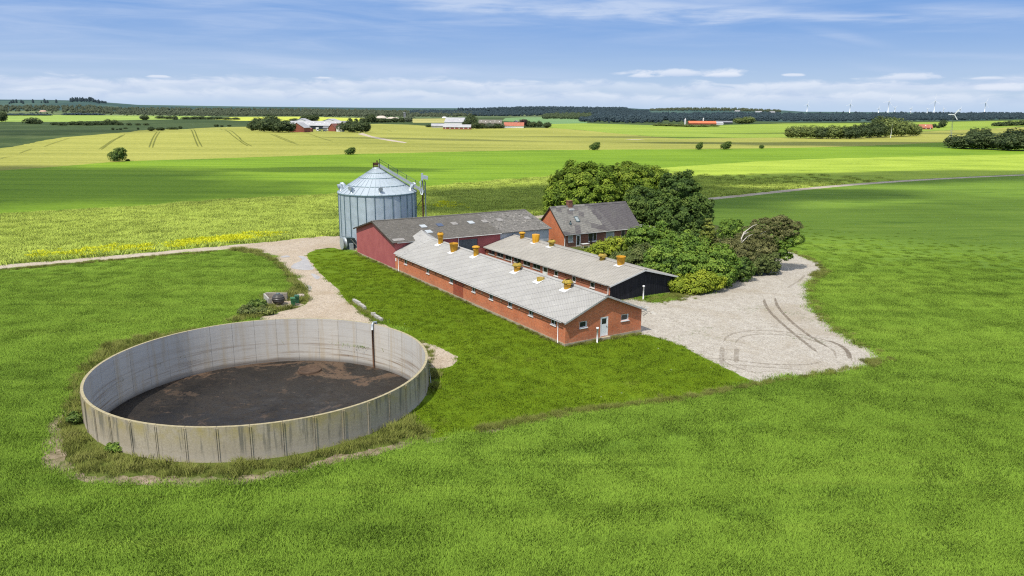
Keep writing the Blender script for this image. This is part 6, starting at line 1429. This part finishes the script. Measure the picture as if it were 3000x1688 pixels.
def truck():
    t = thing('box_truck', 'white box truck parked in the yard of the far farm', 'truck', G(930, 384.5), R(-70))
    MB().box(-3.2, -1.25, .95, 2.2, 1.25, 3.9).build('cargo_box', M_fwhite, t); MB().hexa([(2.3, -1.15, .6), (4.3, -1.15, .6), (4.3, 1.15, .6), (2.3, 1.15, .6)], [(2.3, -1.1, 2.9), (3.5, -1.1, 2.9), (3.5, 1.1, 2.9), (2.3, 1.1, 2.9)]).build('cab', M_fwhite, t); MB().hexa([(4.0, -1.0, 1.6), (4.1, -1.0, 1.6), (4.1, 1.0, 1.6), (4.0, 1.0, 1.6)], [(3.55, -1.0, 2.7), (3.65, -1.0, 2.7), (3.65, 1.0, 2.7), (3.55, 1.0, 2.7)]).build('windscreen', M_glass, t)
    for x in (-2.0, 3.2):
        for y in (-1.05, 1.05): MB().tube([(x, y - .15, .5), (x, y + .15, .5)], .5, 12).build('wheel', M_tyre, t)
truck()
def car(px, py, m, label, rot):
    t = thing('parked_car', label, 'car', G(px, py), R(rot), 'cars parked in the yard of the far farm')
    MB().hexa([(-2.1, -.85, .35), (2.1, -.85, .35), (2.1, .85, .35), (-2.1, .85, .35)], [(-2.0, -.82, .95), (2.0, -.82, .9), (2.0, .82, .9), (-2.0, .82, .95)]).build('body', m, t); MB().hexa([(-1.7, -.78, .96), (1.0, -.78, .96), (1.0, .78, .96), (-1.7, .78, .96)], [(-1.2, -.65, 1.48), (.4, -.65, 1.48), (.4, .65, 1.48), (-1.2, .65, 1.48)]).build('cabin', M_glass, t)
    for x in (-1.3, 1.3):
        for y in (-.8, .8): MB().tube([(x, y - .1, .33), (x, y + .1, .33)], .33, 10).build('wheel', M_tyre, t)
car(938, 385.5, M_bin2, 'dark green car in front of the white box truck', 10); car(951, 385.5, M_dsteel, 'black car between the box truck and the white garage door', 8)
# second far farm
far_building('big_barn', 'tall pale grey barn with a white gable at the second far farm', 1335, 369, 30, 22, 6.0, 12.5, -12, M_fwhite, M_fgrey, lights=2)
far_building('low_barn', 'long low barn with brick gable in front of the tall pale barn', 1340, 379, 36, 10, 3.0, 6.0, -4, M_fred, M_fgrey, wins=6)
far_building('pale_shed', 'low pale round-shouldered shed at the left of the second far farm', 1283, 374, 18, 12, 2.6, 5.4, 6, M_fgrey, M_fgrey, 'shed')
far_building('olive_barn', 'long olive-roofed barn with a line of white roof lights', 1437, 369, 36, 16, 4.0, 9.2, -3, M_fred, M_folive, lights=5)
far_building('tiled_farmhouse', 'farmhouse with a long faded red tiled roof', 1506, 375, 28, 10, 3.2, 7.6, -4, M_fwhite, M_ftile, 'house', 8, chim=True)
far_building('grey_gabled_shed', 'grey gabled shed peeping over the red tiled farmhouse', 1512, 365, 14, 10, 3.6, 6.6, 80, M_fgrey2, M_fgrey2, 'shed')
# third far farm
far_building('orange_barn', 'long barn with bright orange roof and two white silos', 2056, 366, 50, 20, 3.0, 6.8, -4, M_fred, M_forange, lights=0)
far_building('steel_shed', 'pale steel shed at the right end of the orange-roofed barn', 2106, 366, 14, 14, 2.6, 5.2, -4, M_fwhite, M_fgrey, 'shed')
far_building('dark_shed', 'low dark shed with white ends behind the orange-roofed barn', 2120, 362.5, 34, 14, 3.0, 5.5, 2, M_fblue, M_fgrey2, 'shed')
def far_silo(px, py, h, r, label):
    t = thing('feed_silo', label, 'silo', G(px, py), 0, 'white silos at the orange-roofed farm')
    MB().lathe([(r, -1), (r, h)], 16).build('body', M_fwhite, t); MB().lathe([(r + .05, h), (r * .3, h + r * .8), (.3, h + r * .9), (.3, h + r * 1.5), (0, h + r * 1.5)], 16).build('top', M_fwhite, t)
far_silo(2007, 365, 9.5, 1.6, 'taller white silo at the left end of the orange-roofed barn'); far_silo(2060, 362, 9.8, 1.4, 'white silo showing above the ridge of the orange-roofed barn')
far_building('red_roofed_cottage', 'small house with a red tiled roof beside the wood strip', 2709, 379, 19, 9, 2.8, 7.2, -5, M_fred, M_ftile, 'house', 3, lights=1)
far_building('white_cottage', 'tiny white house behind the bright meadow', 419, 347, 14, 8, 3, 5.2, 0, M_fwhite, M_fwhite, 'house')
far_building('pale_house', 'pale house standing in the dark forest under the turbines', 2653, 343, 20, 12, 5, 8, 0, M_fwhite, M_fgrey, 'house')
for px, py, l in ((2160, 327.5, 'left'), (2222, 329.5, 'middle'), (2262, 330.5, 'right')): far_building('hill_house', 'low white building on the green hill left of the turbines, the %s one of three' % l, px, py, 30 if l != 'middle' else 36, 12, 4, 7, 0, M_fgrey, M_fgrey, 'building')
def mound(px, py, wpx, hpx, label, m, name='gravel_heap', cat='heap'):
    p = G(px, py); k = ppm(p); w, h = wpx / k / 2, hpx / k; b = MB(); rg = random.Random(int(px))
    b.lathe([(w, -1), (w * .8, h * .45), (w * .55, h * .9), (w * .3, h), (0, h * 1.02)], 14); b.v = [(x * rg.uniform(.85, 1.15), y * rg.uniform(.85, 1.15), z) for x, y, z in b.v]
    tag(b.build(name, m, None, p), label, cat)
M_sand = plain('pale_sand', (.58, .50, .42), .95, var=.15, scale=.1); M_pink = plain('pink_sand', (.46, .32, .24), .95, var=.2, scale=.1)
mound(1118, 346.5, 34, 7, 'larger pale heap at the gravel pit behind the far farms', M_sand); mound(1150, 347.5, 42, 4, 'long low pale heap at the gravel pit', M_sand); mound(1078, 347, 24, 2.5, 'small flat pale heap at the left end of the gravel pit', M_sand); mound(127, 328, 22, 5, 'pinkish bare sand mound on the left heath', M_pink, 'sand_mound', 'mound'); mound(1302, 346, 16, 4, 'white heap left of the tall pale barn', M_fwhite)
t = thing('pit_tower', 'grey tower at the gravel pit', 'tower', G(1186, 347)); MB().box(-3, -3, -1, 3, 3, 16).build('shaft', M_fgrey2, t); MB().box(-4, -4, 16, 2, 4, 18).build('top', M_fgrey, t)

# ------------------------------------------------------------------ wind turbines and masts
M_turb = plain('turbine_white', (.93, .93, .93), .5, var=.02)
def turbine(px, hub_px, r, label, rot, group='wind turbines on the right horizon', blade=.55):
    a = (px - 1500) / FPX; y = r / math.hypot(1, a); x = y * a; z = float(hgt(x, y)); d = ray(px, hub_px); top = CAMZ + d.z / d.y * y; H = max(30, top - z)
    t = thing('wind_turbine', label, 'turbine', (x, y, z), 0, group); w = r / 6500
    MB().tube([(0, 0, -2), (0, 0, H)], [3.0 * w, 1.9 * w], 10).build('tower', M_turb, t); MB().box(-2.0 * w, -3 * w, H - 1.6 * w, 2.0 * w, 6 * w, H + 2.2 * w).build('nacelle', M_turb, t)
    for k in range(3):
        an = R(rot + 120 * k); dd = Vector((math.sin(an), 0, math.cos(an))); ss = Vector((dd.z, 0, -dd.x)); L = H * blade; o = Vector((0, -3.6 * w, H)); b = MB()
        b.hexa([o + dd * 1 - ss * 1.0 * w, o + dd * L * .3 - ss * 1.5 * w, o + dd * L - ss * .4 * w, o + dd * L + ss * .3 * w, o + dd * L * .3 + ss * 1.0 * w, o + dd * 1 + ss * 1.0 * w], [q + Vector((0, -.5, 0)) for q in (o + dd * 1 - ss * 1.0 * w, o + dd * L * .3 - ss * 1.5 * w, o + dd * L - ss * .4 * w, o + dd * L + ss * .3 * w, o + dd * L * .3 + ss * 1.0 * w, o + dd * 1 + ss * 1.0 * w)])
        b.build('blade', M_turb, t)
big = ((2338, 306, 15), (2460, 305, 8), (2569, 297, 20), (2700, 296, 0), (2844, 301, 25)); small = ((2542, 317, 10), (2588, 315, 50), (2634, 318, 30), (2681, 319.5, 70), (2727, 318.5, 100), (2774, 319, 20))
for i, (x, h, ro) in enumerate(big): turbine(x, h, 6500, ('%s of the five tall white wind turbines, counted from the left' % ORD[i]), ro)
for i, (x, h, ro) in enumerate(small): turbine(x, h, 9200, ('%s of the six small distant wind turbines, counted from the left' % ORD[i]), ro, 'small wind turbines far behind')
def home_turbine():
    p = G(2783, 417); t = thing('small_wind_turbine', 'small three-bladed wind turbine on a thin lattice mast by the dark clump', 'turbine', p); a = ray(2793, 336); H = CAMZ + a.z / a.y * p.y - p.z
    b = MB(); top = Vector((0, 0, H))
    legs = [Vector((1.1 * math.cos(q), 1.1 * math.sin(q), 0)) for q in (.4, 2.5, 4.6)]
    for l in legs: b.tube([l, top + l * .15], [.09, .07], 5)
    n = 12
    for i in range(n):
        f0, f1 = i / n, (i + 1) / n
        for k in range(3): l0, l1 = legs[k], legs[(k + 1) % 3]; b.tube([l0 * (1 - .85 * f0) + top * f0, l1 * (1 - .85 * f1) + top * f1], .03, 4)
    b.build('lattice_mast', M_steel, t); MB().box(-.35, -.9, H - .35, .35, 1.0, H + .4).build('nacelle', M_turb, t)
    for an in (-88, 38, 145):
        an = R(an); dd = Vector((math.sin(an), 0, math.cos(an))); ss = Vector((dd.z, 0, -dd.x)); o = Vector((0, -1.1, H)); L = 5.0; q = [o - ss * .3, o + dd * L - ss * .38, o + dd * L + ss * .38, o + ss * .3]
        MB().hexa(q, [v + Vector((0, -.15, 0)) for v in q]).build('blade', M_turb, t)
home_turbine()
p = G(2609, 404); t = thing('flag_pole', 'tall white flagpole in front of the wood strip', 'flagpole', p); MB().tube([(0, 0, -.3), (.2, 0, 12.6)], [.20, .12], 8).build('pole', M_white, t); MB().lathe([(0, 12.9), (.2, 12.75), (0, 12.6)], 8, 0, (.2, 0, 0)).build('finial', M_white, t)
p = G(2725, 379.5); t = thing('utility_pole', 'thin pale pole at the right gable of the red roofed house', 'pole', p); MB().tube([(0, 0, -.3), (0, 0, 9)], .14, 8).build('pole', M_greywhite, t); MB().box(-.8, -.06, 8.4, .8, .06, 8.55).build('crossarm', M_greywhite, t)

# ------------------------------------------------------------------ fair-weather clouds overhead (they throw the shadows that drift over the fields)
def cloud_fn(n):
    a = n.attr('dens'); p = n.pos(); f = n.noise(p, .022, 5, .6)
    al = n.rng(n.math('ADD', a, n.math('MULTIPLY', n.math('SUBTRACT', f, .5), .6)), .04, .42, 0, 1, True)
    d = n.node('ShaderNodeBsdfDiffuse'); d.inputs[0].default_value = (.9, .9, .92, 1); tl = n.node('ShaderNodeBsdfTranslucent'); tl.inputs[0].default_value = (.85, .87, .9, 1)
    m1 = n.node('ShaderNodeMixShader'); m1.inputs[0].default_value = .2; n.l.new(d.outputs[0], m1.inputs[1]); n.l.new(tl.outputs[0], m1.inputs[2])
    t = n.node('ShaderNodeBsdfTransparent'); m2 = n.node('ShaderNodeMixShader'); n.l.new(n.math('MULTIPLY', al, n.attr('solid')), m2.inputs[0]); n.l.new(t.outputs[0], m2.inputs[1]); n.l.new(m1.outputs[0], m2.inputs[2])
    o = n.node('ShaderNodeOutputMaterial'); n.l.new(m2.outputs[0], o.inputs[0])
M_cloud = mat('cloud_vapour', cloud_fn)
def cloud(x, y, rx, ry, solid, rot=0.0, alt=350.0, seed=0):
    c = Vector((x, y, 0)) + SUN_DIR * (alt / SUN_DIR.z); rg = np.random.default_rng(seed); nr, na = 12, 44; V = [(0, 0, ry * .25)]; D = [1.0]
    ph = rg.uniform(0, 6.28, 4); cr, sr = math.cos(rot), math.sin(rot)
    for i in range(1, nr + 1):
        for k in range(na):
            a = 2 * math.pi * k / na; f = i / nr; w = 1 + .14 * math.sin(3 * a + ph[0]) + .10 * math.sin(5 * a + ph[1]) + .06 * math.sin(9 * a + ph[2]); X, Yy = rx * f * w * math.cos(a), ry * f * w * math.sin(a)
            V.append((X * cr - Yy * sr, X * sr + Yy * cr, ry * .25 * (1 - f * f) + ry * .04 * math.sin(X * .06 + ph[3]) * math.sin(Yy * .07))); D.append(1 - f)
    Fs = [(0, 1 + k, 1 + (k + 1) % na, 1 + (k + 1) % na) for k in range(na)]
    me = bpy.data.meshes.new('cloud'); fs = [(0, 1 + k, 1 + (k + 1) % na) for k in range(na)]
    for i in range(nr - 1): fs += [(1 + i * na + k, 1 + (i + 1) * na + k, 1 + (i + 1) * na + (k + 1) % na, 1 + i * na + (k + 1) % na) for k in range(na)]
    me.from_pydata(V, [], fs); me.attributes.new('dens', 'FLOAT', 'POINT').data.foreach_set('value', np.array(D, np.float32)); me.attributes.new('solid', 'FLOAT', 'POINT').data.foreach_set('value', np.full(len(V), solid, np.float32)); me.materials.append(M_cloud)
    struct(link('cloud', me, None, c))
CLOUDS = [(-228, 236, 225, 88, .97, .04), (-75, 312, 62, 17, .8, .05), (30, 212, 105, 46, .97, .22), (135, 288, 150, 34, .95, .28), (95, 172, 85, 38, .5, .3), (300, 600, 240, 62, .96, .0), (-60, 610, 100, 26, .7, .0), (120, 760, 140, 30, .8, .0), (420, 900, 270, 42, .7, 0), (-420, 620, 180, 75, .45, 0)]
for i, c in enumerate(CLOUDS): cloud(*c, seed=i)

# ------------------------------------------------------------------ camera, sun and sky
cam = bpy.data.cameras.new('camera'); cam.sensor_width = 36; cam.lens = 36 * FPX / 3000; cam.clip_start = .5; cam.clip_end = 60000
co = link('camera', cam, None, (0, 0, CAMZ))
co.rotation_euler = (Euler((math.pi / 2 - PITCH, 0, 0)).to_matrix() @ Matrix.Rotation(ROLL, 3, 'Z')).to_euler()
scene.camera = co
sun = bpy.data.lights.new('sun', 'SUN'); sun.energy = SUN_E; sun.angle = R(.55); sun.color = (1, .945, .85)
so = link('sun', sun); so.rotation_euler = SUN_DIR.to_track_quat('Z', 'Y').to_euler()
world = bpy.data.worlds.new('World'); scene.world = world; world.use_nodes = True
def build_world():
    t = world.node_tree; t.nodes.clear(); n = NT(t)
    sky = n.node('ShaderNodeTexSky', sky_type='NISHITA'); sky.sun_disc = False
    sky.sun_elevation = math.asin(SUN_DIR.z); sky.sun_rotation = math.atan2(SUN_DIR.x, SUN_DIR.y)
    sky.altitude = 60; sky.air_density = 1.0; sky.dust_density = .6; sky.ozone_density = 1.5
    d = n.node('ShaderNodeTexCoord').outputs['Generated']; s = n.sep(d)
    el = n.math('ARCSINE', n.math('MAXIMUM', n.math('MINIMUM', s[2], 1), -1)); az = n.math('ARCTAN2', s[0], s[1])
    ab = n.math('MAXIMUM', el, 0.0)
    # base: the physical sky, pulled towards the soft periwinkle of the day
    base = n.mix(.86, sky.outputs[0], n.mix(n.rng(ab, 0, .12, 0, 1, True), SKY_LOW, SKY_HIGH))
    def ae(px, py): d_ = ray(px, py); return math.atan2(d_.x, d_.y), math.asin(d_.normalized().z)
    # cirrus: fibres drawn out along long streaks
    A = n.comb(az, el, 0)
    f1 = n.noise(n.maprot(A, R(4), (5, 62, 1)), 1.0, 7, .62, .9); f2 = n.noise(n.maprot(A, R(-7), (3.2, 30, 1)), 1.3, 6, .6, 1.2)
    fib = n.math('ADD', n.math('MULTIPLY', f1, .55), n.math('MULTIPLY', f2, .45))
    def streak(p, q, w, amt, soft=.16):
        (a0, e0), (a1, e1) = ae(*p), ae(*q); ua, ue = a1 - a0, e1 - e0
        tt = n.math('DIVIDE', n.math('SUBTRACT', az, a0), ua); line = n.math('ADD', n.math('MULTIPLY', tt, ue), e0)
        dd = n.math('ABSOLUTE', n.math('SUBTRACT', n.math('ADD', el, n.math('MULTIPLY', n.math('SUBTRACT', f2, .5), w * 1.1)), line))
        ends = n.math('MULTIPLY', n.rng(tt, -soft, soft, 0, 1, True), n.rng(tt, 1 + soft, 1 - soft, 0, 1, True))
        return n.math('MULTIPLY', n.math('MULTIPLY', n.rng(dd, 0, w, 1, 0, True), ends), n.rng(fib, .36, .62, .08 * amt, amt))
    cir = None
    for s_ in (((-900, 132), (620, 176), .0075, .9, .3), ((420, 158), (1650, 228), .019, .85, .3), ((1050, -14), (2350, 38), .021, 1.5, .2), ((1700, 0), (2800, 66), .015, 1.35, .25), ((2250, 55), (2560, 122), .009, .6, .3), ((2600, 25), (3600, 60), .016, .95, .2), ((2700, 160), (3600, 182), .006, .6, .3), ((-300, 200), (420, 214), .007, .5, .3), ((300, 20), (1100, 40), .010, .28, .3), ((2500, 185), (2800, 235), .008, .35, .3), ((-2500, -200), (3500, -260), .10, .6, .2)):
        v_ = streak(*s_); cir = v_ if cir is None else n.math('MAXIMUM', cir, v_)
    wide = n.math('MULTIPLY', n.rng(n.noise(n.maprot(A, R(3), (2.2, 14, 1)), 1.0, 5, .6, .8), .44, .72, 0, .17, True), n.rng(el, .2, .05, .3, 1))
    cir = n.math('MINIMUM', n.math('ADD', cir, wide), 1.0)
    col = n.mix(n.math('MULTIPLY', cir, .85), base, SKY_CIRRUS)
    # the line of flat cumulus low over the land
    q1 = n.noise(n.comb(n.math('MULTIPLY', az, 5.0), 0, 1.7), 1.0, 4, .6); q2 = n.noise(n.comb(n.math('MULTIPLY', az, 20), n.math('MULTIPLY', el, 75), 0), 1.0, 7, .6, .4)
    def layer(lift, amp, dark, k):
        top = n.math('ADD', n.math('MULTIPLY', q1, amp), lift)
        body = n.math('SUBTRACT', n.math('ADD', top, n.math('MULTIPLY', n.math('SUBTRACT', q2, .5), .020)), el)
        return n.math('MULTIPLY', n.math('MULTIPLY', n.rng(body, -.001, .0065, 0, 1, True), n.rng(body, .006, .021, 1, dark, True)), k)
    for lift, amp, dark, k, seed in ((.0225, .034, .08, .70, 0), (.010, .030, .15, .62, 5)):
        q1 = n.noise(n.comb(n.math('MULTIPLY', az, 5.0), seed, 1.7), 1.0, 4, .6)
        cu = layer(lift, amp, dark, k); cu = n.math('MULTIPLY', cu, n.rng(n.noise(n.comb(n.math('MULTIPLY', az, 2.4), seed, 7), 1.0, 3, .5), .30, .48, .15, 1, True))
        col = n.mix(cu, col, n.mix(n.rng(q2, .32, .60), SKY_CUDARK, SKY_CULIGHT))
    # a few separate small cumulus above the line
    for px, py, w, h in ((2005, 216, 165, 16), (2120, 222, 70, 9), (2625, 228, 105, 15), (2322, 222, 30, 6), (952, 229, 36, 6), (466, 226, 30, 6), (2890, 230, 45, 7), (2960, 262, 90, 14), (1900, 224, 60, 8)):
        a0, e0 = ae(px, py); w_, h_ = w / FPX, h / FPX
        u_ = n.math('DIVIDE', n.math('SUBTRACT', az, a0), w_); v_ = n.math('DIVIDE', n.math('SUBTRACT', el, e0), h_)
        v_ = n.math('MULTIPLY', v_, n.math('ADD', 1.0, n.math('MULTIPLY', n.math('LESS_THAN', v_, 0.0), .9)))
        rr = n.math('ADD', n.math('ADD', n.math('MULTIPLY', u_, u_), n.math('MULTIPLY', v_, v_)), n.math('MULTIPLY', n.math('SUBTRACT', q2, .5), 4.2))
        col = n.mix(n.rng(rr, 1.0, .1, 0, .72, True), col, n.mix(n.rng(v_, -.8, .3), SKY_CUDARK, SKY_CULIGHT))
    # added out of view: broken bright cloud high overhead, the source of the soft fill
    hi = n.math('MULTIPLY', n.rng(el, .26, .55, 0, .9, True), n.rng(n.noise(d, 2.6, 3, .6), .36, .56, .15, 1, True)); col = n.mix(hi, col, (10.5, 10.6, 10.8))
    # haze along the horizon
    col = n.mix(n.rng(ab, 0, .022, .5, 0, True), col, SKY_LOW)
    b = n.node('ShaderNodeBackground'); n.put(b.inputs[0], col); b.inputs[1].default_value = SKY_S
    o = n.node('ShaderNodeOutputWorld'); n.l.new(b.outputs[0], o.inputs[0])
build_world()
scene.view_settings.view_transform = 'Standard'; scene.view_settings.look = 'None'; scene.view_settings.exposure = 0; scene.view_settings.gamma = 1
scene.render.engine = 'CYCLES'
scene.cycles.max_bounces = 5; scene.cycles.diffuse_bounces = 2; scene.cycles.glossy_bounces = 2; scene.cycles.transmission_bounces = 2; scene.cycles.transparent_max_bounces = 12
scene.cycles.use_denoising = False
scene.cycles.caustics_reflective = False; scene.cycles.caustics_refractive = False
scene.cycles.filter_width = 1.2
